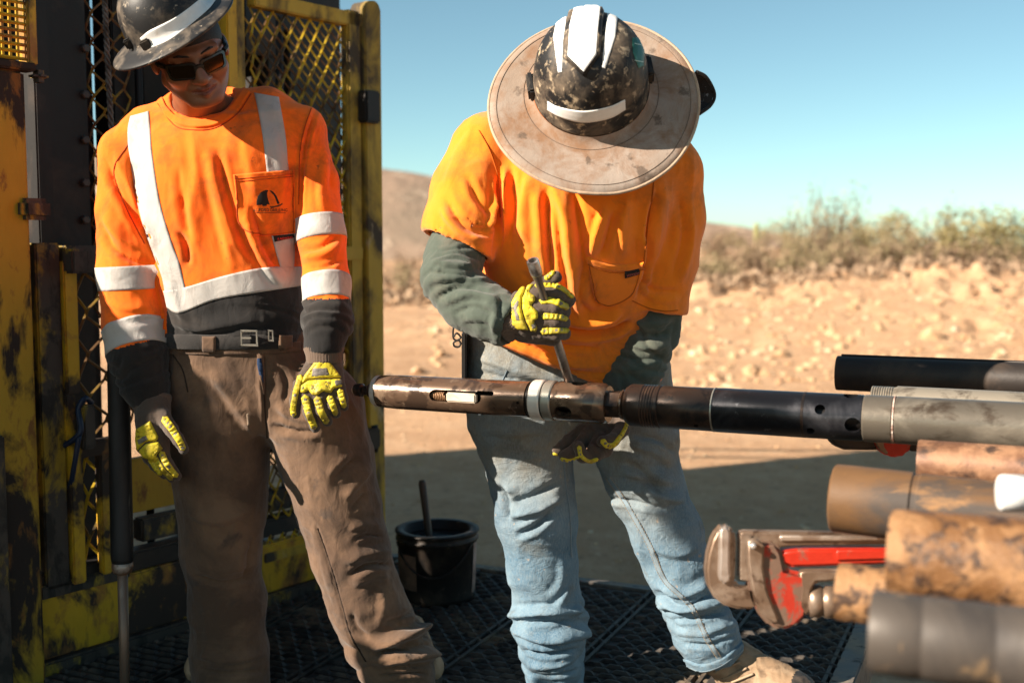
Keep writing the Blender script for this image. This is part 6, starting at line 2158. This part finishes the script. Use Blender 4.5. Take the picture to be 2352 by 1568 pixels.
# the other hand, palm up under the tool
Yu = 2.56
caps_ = [(pc_(1420, 925, 2.62, 40), pc_(1418, 958, 2.60, 36)), (pc_(1415, 960, 2.59, 30), pc_(1392, 1000, 2.56, 22)), (pc_(1410, 960, 2.60, 30), pc_(1362, 992, 2.56, 22)), (pc_(1405, 960, 2.60, 28), pc_(1340, 990, 2.57, 20))]
fing = [[pc_(1335, 992, 2.575, 17), pc_(1306, 1014, 2.56, 15), pc_(1281, 1033, 2.55, 12.5)], [pc_(1350, 1000, 2.55, 17), pc_(1322, 1034, 2.53, 15.5), pc_(1296, 1046, 2.52, 12.5)],
        [pc_(1378, 1008, 2.54, 17), pc_(1360, 1046, 2.51, 15.5), pc_(1338, 1048, 2.49, 14), pc_(1328, 1024, 2.485, 12.5)], [pc_(1402, 1000, 2.55, 16), pc_(1392, 1034, 2.52, 14), pc_(1372, 1046, 2.50, 12), pc_(1360, 1030, 2.50, 10.5)],
        [pc_(1428, 960, 2.57, 18), pc_(1430, 985, 2.54, 16), pc_(1408, 1010, 2.505, 15), pc_(1384, 1014, 2.49, 13)]]
V, Q = glove_mesh(man2, caps_, fing, k=.005, seed=9)
gl = obj('glove', V, Q, M_GLOVE, man2)
gs = Surface(V, Q)
ribcuff(W(1421, 915, 2.622), W(1419, 950, 2.608), MU(44, Yu), MU(40, Yu), M_RIB, gl)
for ln, w0, w1, gr in (([(1330, 1026), (1335, 1046), (1352, 1058), (1372, 1054)], 5, 4, ((0, .3),)), ([(1290, 1053), (1308, 1056), (1330, 1049)], 3.5, 3, ((0, .3),)), ([(1384, 1012), (1394, 1022), (1410, 1020), (1424, 1002)], 6.5, 5, ((0, .3),)), ([(1426, 1000), (1437, 980), (1440, 962)], 4.5, 4, ((.4, .6),)), ([(1272, 1040), (1280, 1044)], 2.5, 2.5, ())):
    pad_on(gl, gs, ln, w0, w1, grey=gr)

# ---- clip hanging at the hip
M_CLIP = surface('black wire clip', (.02, .018, .017), rough=.5, bumps=None)
clip = thing('belt_clip', 'black wire clip hanging at the hip of the bending worker', 'clip', W(1047, 790, 2.66))
for pts in ([(1049, 738), (1042, 752), (1041, 775), (1049, 783)], [(1049, 783), (1058, 775), (1049, 765), (1041, 775)], [(1041, 787), (1052, 781), (1058, 788), (1054, 796), (1044, 795), (1041, 787)]):
    v_, f_ = sweep(spline([W(x, y, 2.66) for x, y in pts], 6), .0026, 6); obj('wire', v_, f_, M_CLIP, clip)
mb = MB(); mb.box(W(1068, 815, 2.70), (.012, .10, .115)); mb.build('pouch', M_CLIP, clip, bevel=.004)

# ================================================================ TOOLS AND PIPES
TP = W(1290, 921, 2.42)
RS = 0.949
TD = np.array([0.912, -0.41, 0.0]); TD /= np.linalg.norm(TD)
TDZ = np.array([TD[0], TD[1], 0.004])


def ts_at(x):
    """how far along the tool lies what is seen at picture x"""
    k = (x - CX) / FU
    return (k * TP[1] - TP[0]) / (TD[0] - k * TD[1])


def tpt(s_): return TP + TDZ * s_


M_TBROWN = surface('oily brown steel', (0.150, 0.092, 0.060), (0.058, 0.036, 0.025), 21, 0.48, 0.55, (0.23, 0.155, 0.105), 24, 0.56, 0.64, 0.26, 0.15, 0.45, 0.3, bumps=(40, 0.2, 0.002), detail=3, spec=.6)
M_TDARK = surface('dark oiled steel', (0.045, 0.030, 0.024), (0.085, 0.048, 0.030), 9, 0.48, 0.62, (0.02, 0.016, 0.015), 22, .52, .62, 0.32, 0.45, 0.45, 0.25, bumps=(60, .2, .0015))
M_TBLACK = surface('blued steel sleeve', (0.022, 0.022, 0.026), (0.055, 0.055, 0.062), 7, 0.50, 0.66, (0.10, 0.10, 0.11), 60, .64, .72, 0.30, 0.42, 0.6, 0.5, bumps=(90, .2, .001), stretch=(1, 1, 1))
M_TGREY = surface('worn grey tube', (0.17, 0.145, 0.115), (0.30, 0.26, 0.205), 5, 0.46, 0.62, (0.075, 0.055, 0.04), 16, .55, .66, 0.35, 0.5, 0.55, 0.45, bumps=(60, .35, .002), stretch=(.6, .8, 1))
M_WHITEBAND = surface('bare white band', (0.70, 0.66, 0.60), (0.42, 0.36, 0.30), 9, .5, .68, rough=.35, metal=.25, bumps=(60, .2, .001))
M_STEEL = surface('dull steel ring', (0.36, 0.345, 0.30), (0.24, 0.22, 0.18), 9, .46, .62, rough=.38, metal=.6, bumps=(90, .2, .001))
M_HOLE = surface('oily bore', (0.012, 0.010, 0.009), rough=.4, bumps=None)

tool = thing('core_barrel', 'long oily drill core barrel head held level in front of the workers', 'drill tool', tpt(0.0) - np.array([0, 0, 0.05]))


def tube(name, x0, x1, r, mat, prof=None, parent=tool, solid=True, seg=56):
    s0, s1 = ts_at(x0), ts_at(x1)
    L = s1 - s0; r = r * RS
    pr = prof(L, r) if prof else [(0, r * .96), (.003, r), (L - .003, r), (L, r * .96)]
    v_, f_ = lathe(pr, tpt(s0), TDZ, seg)
    o = obj(name, v_, f_, mat, parent)
    return auto_smooth(o, 30)


def cutter(s0, s1, ang, w_, reach=.3, n=8, R=.045):
    """a rounded slot through the wall: s0..s1 along, w_ wide, pointing at angle ang"""
    x, y, d = frame_of(TDZ)
    up = np.array([0, 0, 1.0]); tow = np.cross(d, up); tow /= np.linalg.norm(tow)
    if tow[1] > 0: tow = -tow
    dirn = tow * math.cos(ang) + up * math.sin(ang)
    side = np.cross(dirn, d)
    r = w_ / 2
    if s1 - s0 < 2.02 * r:
        m_ = (s0 + s1) / 2; s0, s1 = m_ - 1.01 * r, m_ + 1.01 * r
    P = []
    for i in range(n + 1):
        a = math.pi / 2 + math.pi * i / n; P.append((s0 + r + r * math.cos(a), r * math.sin(a)))
    for i in range(n + 1):
        a = -math.pi / 2 + math.pi * i / n; P.append((s1 - r + r * math.cos(a), r * math.sin(a)))
    k = len(P)
    v_ = [tpt(a) + side * b_ + dirn * .004 for a, b_ in P] + [tpt(a) + side * b_ + dirn * reach for a, b_ in P]
    return np.array(v_), [tuple(range(k))[::-1], tuple(range(k, 2 * k))] + [(i, (i + 1) % k, (i + 1) % k + k, i + k) for i in range(k)]


def bored(name, x0, x1, r, mat, cuts, wall=.009, prof=None):
    s0, s1 = ts_at(x0), ts_at(x1); L = s1 - s0; r = r * RS
    pr = prof(L, r) if prof else [(0, r * .97), (.003, r), (L - .003, r), (L, r * .97)]
    v_, f_ = hollow(pr, wall, tpt(s0), TDZ, 56)
    o = obj(name, v_, f_, mat, tool)
    if cuts: carve(o, cuts)
    return auto_smooth(o, 30)


# spear point
s0 = ts_at(810)
sp = tube('spear_point', 809, 866, .0155, M_TDARK, lambda L, r: [(0, .008), (.006, .0135), (.016, .0155), (.024, .0155), (.028, .011), (.040, .011), (.044, .0155), (L, .0155)])
carve(sp, [cutter(s0 + .024, s0 + .042, .15, .016, .3), cutter(s0 + .047, s0 + .058, .1, .009, .3)])
auto_smooth(sp, 30)
# end ring and slotted body
bored('end_ring', 862, 873, .0385, M_WHITEBAND, [], .010, lambda L, r: [(0, r * .93), (.003, r * .985), (L, r)])
slot0, slot1 = ts_at(1003), ts_at(1122)
sl_c = [cutter(slot0, slot1, .08, .026, .3, 6)]
sl_c[0][0][:] = sl_c[0][0]
bored('slotted_body', 873.5, 1219, .0410, M_TBROWN, sl_c + [cutter(ts_at(1203), ts_at(1209), -.08, .0062)] + [cutter(ts_at(1110), ts_at(1150), .35, .010, .3, 6)], .008, lambda L, r: [(0, r * .94), (.02, r * .97), (.05, r), (L, r * 1.01)])
tube('core_rod', 880, 1215, .014, M_HOLE)
a, b_ = ts_at(1040), ts_at(1108)
x_, y_, d_ = frame_of(TDZ)
tow = np.cross(TDZ, [0, 0, 1.0]); tow /= np.linalg.norm(tow)
if tow[1] > 0: tow = -tow
RT = np.stack([TDZ / np.linalg.norm(TDZ), tow, np.array([0, 0, 1.0])], 1)
mb = MB(); mb.box(tpt((a + b_) / 2) + tow * .030, (b_ - a, .014, .021), RT)
mb.build('latch_block', surface('scraped pale latch', (.58, .50, .40), (.32, .22, .14), 22, .5, .64, rough=.45, bumps=None), tool, bevel=.003)
spg = []
for i in range(60):
    an = i * .75; s_ = ts_at(1006) + (ts_at(1034) - ts_at(1006)) * i / 59
    spg.append(tpt(s_) + tow * (.020 + .011 * math.cos(an)) + np.array([0, 0, .011 * math.sin(an)]))
v_, f_ = sweep(spg, .0016, 5); obj('spring', v_, f_, surface('rusty spring', (.30, .17, .09), rough=.5, metal=.4, bumps=None), tool)
# bands, coupling, neck
tube('groove', 1219, 1228, .0395, M_HOLE)
tube('bright_band', 1228, 1254, .0462, M_WHITEBAND)
tube('groove', 1254, 1257, .044, M_HOLE)
tube('steel_ring', 1257, 1279, .0458, M_STEEL)
bored('ported_coupling', 1279.5, 1401, .0455, M_TBROWN, [cutter(ts_at(1290), ts_at(1329), -.42, .026, .3), cutter(ts_at(1316), ts_at(1352), 1.45, .030, .3)], .011, lambda L, r: [(0, r * .94), (.008, r * .965), (.012, r), (L - .014, r), (L - .004, r * .95), (L, r * .88)])
tube('core_rod', 1281, 1400, .022, M_HOLE)
tube('hex_neck', 1398, 1432, .0315, M_TDARK, seg=6, prof=lambda L, r: [(0, r), (L - .004, r), (L, r * .92)])
tube('lock_nut', 1430, 1440, .0335, M_TBROWN, lambda L, r: [(0, r * .93), (.003, r), (L - .003, r), (L, r * .9)], seg=12)
tube('lock_nut', 1439, 1447, .027, M_TDARK)
tube('threaded_collar', 1444, 1524, .0470, M_TDARK, lambda L, r: [(0, r * .84), (.008, r * .97), (.012, r)] + [q for i in range(5) for q in ((L * (.50 + .08 * i), r), (L * (.52 + .08 * i), r * .965), (L * (.55 + .08 * i), r * .965), (L * (.57 + .08 * i), r))] + [(L - .002, r * 1.0), (L, r * .97)])
bored('dark_sleeve', 1524, 1645, .0462, M_TDARK, [cutter(ts_at(1606), ts_at(1617), -.75, .010)], .009)
tube('sleeve_edge', 1645, 1649, .0474, M_STEEL)
bored('vented_sleeve', 1649, 1992, .0472, M_TBLACK, [cutter(ts_at(1887), ts_at(1907), .42, .020), cutter(ts_at(1957), ts_at(1989), -.20, .030), cutter(ts_at(1866), ts_at(1886), -.62, .016), cutter(ts_at(1945), ts_at(1978), 1.42, .028)], .008)
tube('sleeve_edge', 1850, 1862, .0476, M_TDARK)
tube('core_rod', 1530, 1990, .030, M_HOLE)
tube('grey_tube', 1992, 2062, .0474, M_TGREY)
tube('weld_ring', 2061, 2065, .0480, surface('rusty weld', (.30, .16, .12), (.5, .42, .36), 60, .45, .6, rough=.6, bumps=(120, .8, .004)))
tube('grey_tube', 2065, 2720, .0474, M_TGREY)

# ---- the socket wrench bar in the hand
wa, wb = W(1224, 600, 2.262), W(1311, 889, 2.424)
M_CHROME = surface('worn chrome', (.52, .50, .48), (.16, .13, .11), 22, .50, .62, rough=.28, metal=.75, bumps=None)
wr = thing('socket_wrench', 'steel bar wrench with socket head gripped in yellow padded glove', 'wrench', wb)
d_ = (wb - wa); Lw = np.linalg.norm(d_); d_ = d_ / Lw
v_, f_ = hollow([(-.002, .0122), (.0, .0128), (.022, .0128), (.0225, .0122), (.030, .0122), (.032, .0112)], .0032, wa, d_, 28); auto_smooth(obj('socket', v_, f_, M_CHROME, wr))
v_, f_ = lathe([(.024, .0108), (.034, .0108), (.050, .0080), (.075, .0078), (.09, .0085), (Lw - .03, .0098), (Lw - .002, .0110), (Lw, .0095)], wa, d_, 24)
auto_smooth(obj('shaft', v_, f_, surface('scratched steel bar', (.20, .17, .15), (.42, .38, .35), 16, .5, .64, (.10, .06, .04), 30, .6, .7, rough=.35, metal=.65, bumps=(60, .2, .001)), wr))

# ---- other pipes on the rack
M_RUSTP = surface('rusty brown pipe', (0.165, 0.078, 0.030), (0.27, 0.145, 0.066), 15, 0.47, 0.58, (0.050, 0.028, 0.018), 34, .51, .60, 0.5, 0.65, 0.0, 0.0, bumps=(45, 1.0, .006))
M_RUSTD = surface('dark rusty pipe', (0.15, 0.072, 0.040), (0.27, 0.145, 0.08), 14, .46, .62, (.05, .03, .022), 22, .52, .64, .5, .6, .2, .1, bumps=(25, .4, .003))
M_RUSTG = surface('grey brown pipe', (0.135, 0.072, 0.033), (0.055, 0.043, 0.036), 9, .45, .58, (.24, .125, .05), 13, .53, .62, .5, .62, .0, .0, bumps=(25, .4, .003), stretch=(.4, .7, 1))
M_GREYP = surface('dark grey pipe', (0.075, 0.063, 0.054), (0.045, 0.039, 0.036), 9, .45, .6, (.24, .16, .09), 16, .60, .68, .5, .6, .1, .1, bumps=(25, .4, .003), stretch=(1, .7, .5))
M_BLKP = surface('blackened split tube', (0.03, 0.024, 0.021), (0.07, 0.048, 0.034), 6, .48, .66, (.34, .22, .12), 2.5, .68, .74, .5, .65, .2, .1, bumps=(30, .3, .003))


def pipe_thing(name, label, cat, x, y, Y, r, L, mat, wall=.008, d=None, prof=None, group='pipes and tubes on the rack', part='tube'):
    d = TD if d is None else np.array(d, float) / np.linalg.norm(d)
    a = W(x, y, Y)
    t_ = thing(name, label, cat, a - np.array([0, 0, r]), group)
    v_, f_ = hollow(prof(L, r) if prof else [(0, r * .97), (.003, r), (L, r)], wall, a, d, 48)
    auto_smooth(obj(part, v_, f_, mat, t_), 30)
    return t_, a, d


pipe_thing('threaded_tube', 'grey tube with threaded end lying behind the core barrel', 'tube', 2002, 932, 2.47, .0465, 1.5, M_TGREY, prof=lambda L, r: [(0, r * .93)] + [q for i in range(9) for q in ((.003 + .005 * i, r * .965), (.0055 + .005 * i, r * .93))] + [(.052, r * .96), (.053, r), (L, r)])
st, a, d = pipe_thing('split_tube', 'black split tube with a raised upper lip behind the core barrel', 'tube', 1922, 856, 2.86, .0435, 1.6, M_BLKP)
v_, f_ = sweep([a + d * .012 + np.array([0, .005, .0435]), a + d * 1.6 + np.array([0, .005, .0435])], .0045, 8); obj('lip', v_, f_, M_BLKP, st)
pipe_thing('rusty_pipe', 'rusty brown pipe directly under the grey end of the core barrel', 'pipe', 2108, 1062, 1.98, .041, 1.2, M_RUSTD)
pipe_thing('rusty_pipe', 'short ended rusty pipe with bright rim in front of the ground shadow', 'pipe', 1915, 1142, 1.78, .0535, 1.2, M_RUSTG, d=(.90, -.46, -.02), prof=lambda L, r: [(0, r * .95), (.003, r), (.118, r), (.121, r * .95), (.127, r * .95), (.130, r * .985), (L, r * .985)])
pipe_thing('rusty_pipe', 'thick blurred orange rusty pipe above the dark grey pipe', 'pipe', 2046, 1272, 1.40, .0580, 1.0, M_RUSTP, d=(.9, -.42, .015), prof=lambda L, r: [(0, r * .94), (.006, r * .985), (.07, r * .985), (.074, r), (L, r)])
pipe_thing('rusty_pipe', 'small rusty pipe end touching the red wrench nut', 'pipe', 1925, 1357, 1.47, .0375, 1.0, M_RUSTP, d=(.9, -.42, -.01))
pipe_thing('rusty_pipe', 'dark grey steel pipe nearest the camera at the lower right corner', 'pipe', 1998, 1448, 1.20, .0440, .9, M_GREYP, d=(.93, -.36, -.01), prof=lambda L, r: [(0, r * .93), (.006, r), (.050, r), (.0515, r * .985), (.0545, r * .985), (.056, r), (.12, r), (.122, r * .98), (.126, r * .98), (.128, r), (L, r)])
pipe_thing('rusty_pipe', 'rusty pipe low under the nearest pipe at the bottom edge', 'pipe', 2325, 1610, 1.35, .034, .9, M_RUSTP)

# rack under the pipes
M_RACK = surface('dark rack steel', (.035, .03, .027), (.12, .07, .04), 8, .5, .65, rough=.7, bumps=(40, .3, .003))
rk = thing('pipe_rack', 'dark steel rack carrying the pipes beyond the right edge', 'rack', (1.35, 1.75, GZ))
for xx, yy in ((1.30, 2.62), (1.50, 1.55)):
    mb = MB(); mb.box((xx, yy, (GZ + .40) / 2), (.06, .06, .40 - GZ)); mb.build('post', M_RACK, rk)
mb = MB(); mb.box((1.40, 1.95, .43), (.06, 1.7, .06), rot('Z', 10)); mb.build('bearer', M_RACK, rk)

# white cap of a green bottle
M_CAPW = surface('white plastic cap', (.82, .82, .80), rough=.35, bumps=None)
M_GRN = surface('green plastic', (.02, .14, .05), rough=.35, bumps=None)
a = W(2292, 1131, 1.50); d = np.array([.97, -.20, .0]); d /= np.linalg.norm(d)
bt_ = thing('bottle', 'white capped green bottle lying on the rusty pipes', 'bottle', a - np.array([0, 0, .025]))
nrib = []
v_, f_ = lathe([(0, .0195), (.002, .0228), (.005, .0242), (.038, .0246), (.039, .022)], a, d, 64)
x_, y_, dd = frame_of(d)
v_ = np.array(v_)
rel = v_ - a; s_ = rel @ dd; rad = rel - np.outer(s_, dd); an = np.arctan2(rad @ y_, rad @ x_)
v_ = a + np.outer(s_, dd) + rad * (1 + .012 * np.cos(an * 32) * ((s_ > .004) & (s_ < .0385)))[:, None]
obj('cap', v_, f_, M_CAPW, bt_)
v_, f_ = lathe([(.039, .021), (.045, .024), (.06, .034), (.20, .036), (.21, .03)], a, d, 32); obj('body', v_, f_, M_GRN, bt_)

# ---- pipe wrench in front
M_WSTEEL = surface('bare forged steel', (.22, .15, .105), (.36, .28, .22), 12, .48, .64, (.10, .06, .04), 26, .56, .66, rough=.38, metal=.5, bumps=(50, .3, .002))
M_RED = surface('chipped red paint', (.50, .030, .014), (.20, .10, .07), 22, .54, .62, rough=.35, bumps=(60, .3, .002))
M_REDW = surface('half worn red paint', (.42, .034, .018), (.17, .105, .075), 24, .43, .51, rough=.42, bumps=(60, .4, .002))
YW = 1.86
pw = thing('pipe_wrench', 'red pipe wrench with worn steel jaws in front of the pipes', 'pipe wrench', W(1760, 1440, YW))
yaw = math.radians(-16)


def wp(name, poly, off, thick, mat, bevel=.004, parent=None):
    return plate(name, spoly(poly), YW + off, thick, mat, parent or pw, bevel, yaw=0)


def spoly(p, n=0): return p


hook = wp('hook_jaw', [(1672, 1206), (1660, 1203), (1645, 1212), (1632, 1236), (1622, 1270), (1618, 1305), (1622, 1340), (1636, 1366), (1660, 1384), (1690, 1392), (1730, 1393), (1740, 1380), (1738, 1350), (1714, 1340), (1686, 1336), (1684, 1330), (1686, 1290), (1687, 1240), (1684, 1214)], .006, .030, M_WSTEEL, .008)
wp('jaw_face', [(1651, 1214), (1660, 1207), (1672, 1207), (1677, 1222), (1675, 1290), (1678, 1326), (1668, 1340), (1655, 1338), (1649, 1322), (1651, 1270)], -.012, .014, surface('polished jaw edge', (.52, .46, .42), (.32, .25, .2), 20, .5, .64, rough=.3, metal=.6, bumps=None), .004, hook)
th = [(1694, 1222)] + [(1694 + (3 if i % 2 else 0), 1222 + i * 5.2) for i in range(1, 20)]
wp('heel_jaw', th + [(1694, 1325), (1720, 1330), (1724, 1222)], .004, .028, M_WSTEEL, .002)
wp('housing', [(1712, 1240), (1776, 1236), (1792, 1262), (1800, 1300), (1846, 1312), (1860, 1330), (1856, 1372), (1846, 1408), (1822, 1432), (1790, 1440), (1762, 1432), (1738, 1404), (1722, 1370), (1712, 1320)], .002, .036, M_REDW, .007)
wp('rim', [(1714, 1238), (1740, 1234), (1756, 1246), (1752, 1300), (1760, 1350), (1776, 1390), (1790, 1424), (1776, 1432), (1752, 1416), (1732, 1384), (1722, 1330), (1716, 1290)], -.017, .012, M_WSTEEL, .004)
v_, f_ = lathe([(0, .0052), (.006, .0052), (.008, .003)], W(1729, 1252, YW - .026), (0, -1, 0), 16); obj('rivet', v_, f_, surface('bright rivet', (.7, .66, .62), rough=.25, metal=.6, bumps=None), pw)
wp('hook_shank', [(1694, 1222), (1706, 1217), (2060, 1222), (2060, 1246), (1810, 1251), (1760, 1256), (1694, 1240)], .002, .020, M_WSTEEL, .003)
wp('shank_edge', [(1790, 1228), (2050, 1231), (2050, 1240), (1790, 1241)], -.010, .008, surface('polished shank', (.5, .42, .36), (.3, .22, .17), 18, .5, .62, rough=.3, metal=.6, bumps=None), .002)
wp('handle', [(1786, 1262), (1830, 1256), (2060, 1255), (2060, 1290), (1880, 1296), (1812, 1298), (1790, 1288)], .002, .026, M_RED, .005)
wp('handle_panel', [(1920, 1262), (2050, 1261), (2050, 1282), (1920, 1286)], -.012, .006, M_RED, .002)
wp('nut_yoke', [(1832, 1310), (1850, 1306), (1930, 1306), (1930, 1330), (1872, 1334), (1862, 1350), (1860, 1400), (1846, 1414), (1832, 1390), (1836, 1350)], -.010, .016, M_WSTEEL, .004)
nutp = W(1856, 1377, YW + .004)
v_, f_ = lathe([(0, .022), (.003, .0275), (.020, .028), (.022, .025), (.025, .025), (.027, .028), (.042, .0275), (.046, .023), (.10, .021)], nutp, (.97, -.22, 0), 48)
obj('adjusting_nut', v_, f_, M_WSTEEL, pw)

# second wrench, gripping the tube from below
YW2 = 2.24
pw2 = thing('pipe_wrench', 'dark jawed pipe wrench with red heel hanging under the core barrel', 'pipe wrench', W(2000, 1050, YW2))
plate('hook_jaw', [(1895, 985), (1900, 1008), (1914, 1022), (1934, 1030), (1990, 1031), (2026, 1030), (2030, 985)], YW2, .034, M_BLKP, pw2, .006)
plate('heel_jaw', [(2002, 985), (2005, 1016), (2016, 1034), (2034, 1046), (2060, 1048), (2078, 1040), (2090, 1024), (2090, 985)], YW2 - .01, .030, M_RED, pw2, .006)
plate('rim', [(2006, 990), (2010, 1016), (2020, 1034), (2036, 1043), (2040, 1040), (2030, 1026), (2026, 1000), (2026, 985)], YW2 - .026, .010, M_WSTEEL, pw2, .003)
plate('shank', [(2076, 985), (2078, 1028), (2090, 1034), (2300, 1042), (2300, 1000), (2120, 985)], YW2 + .02, .024, M_TDARK, pw2, .004)
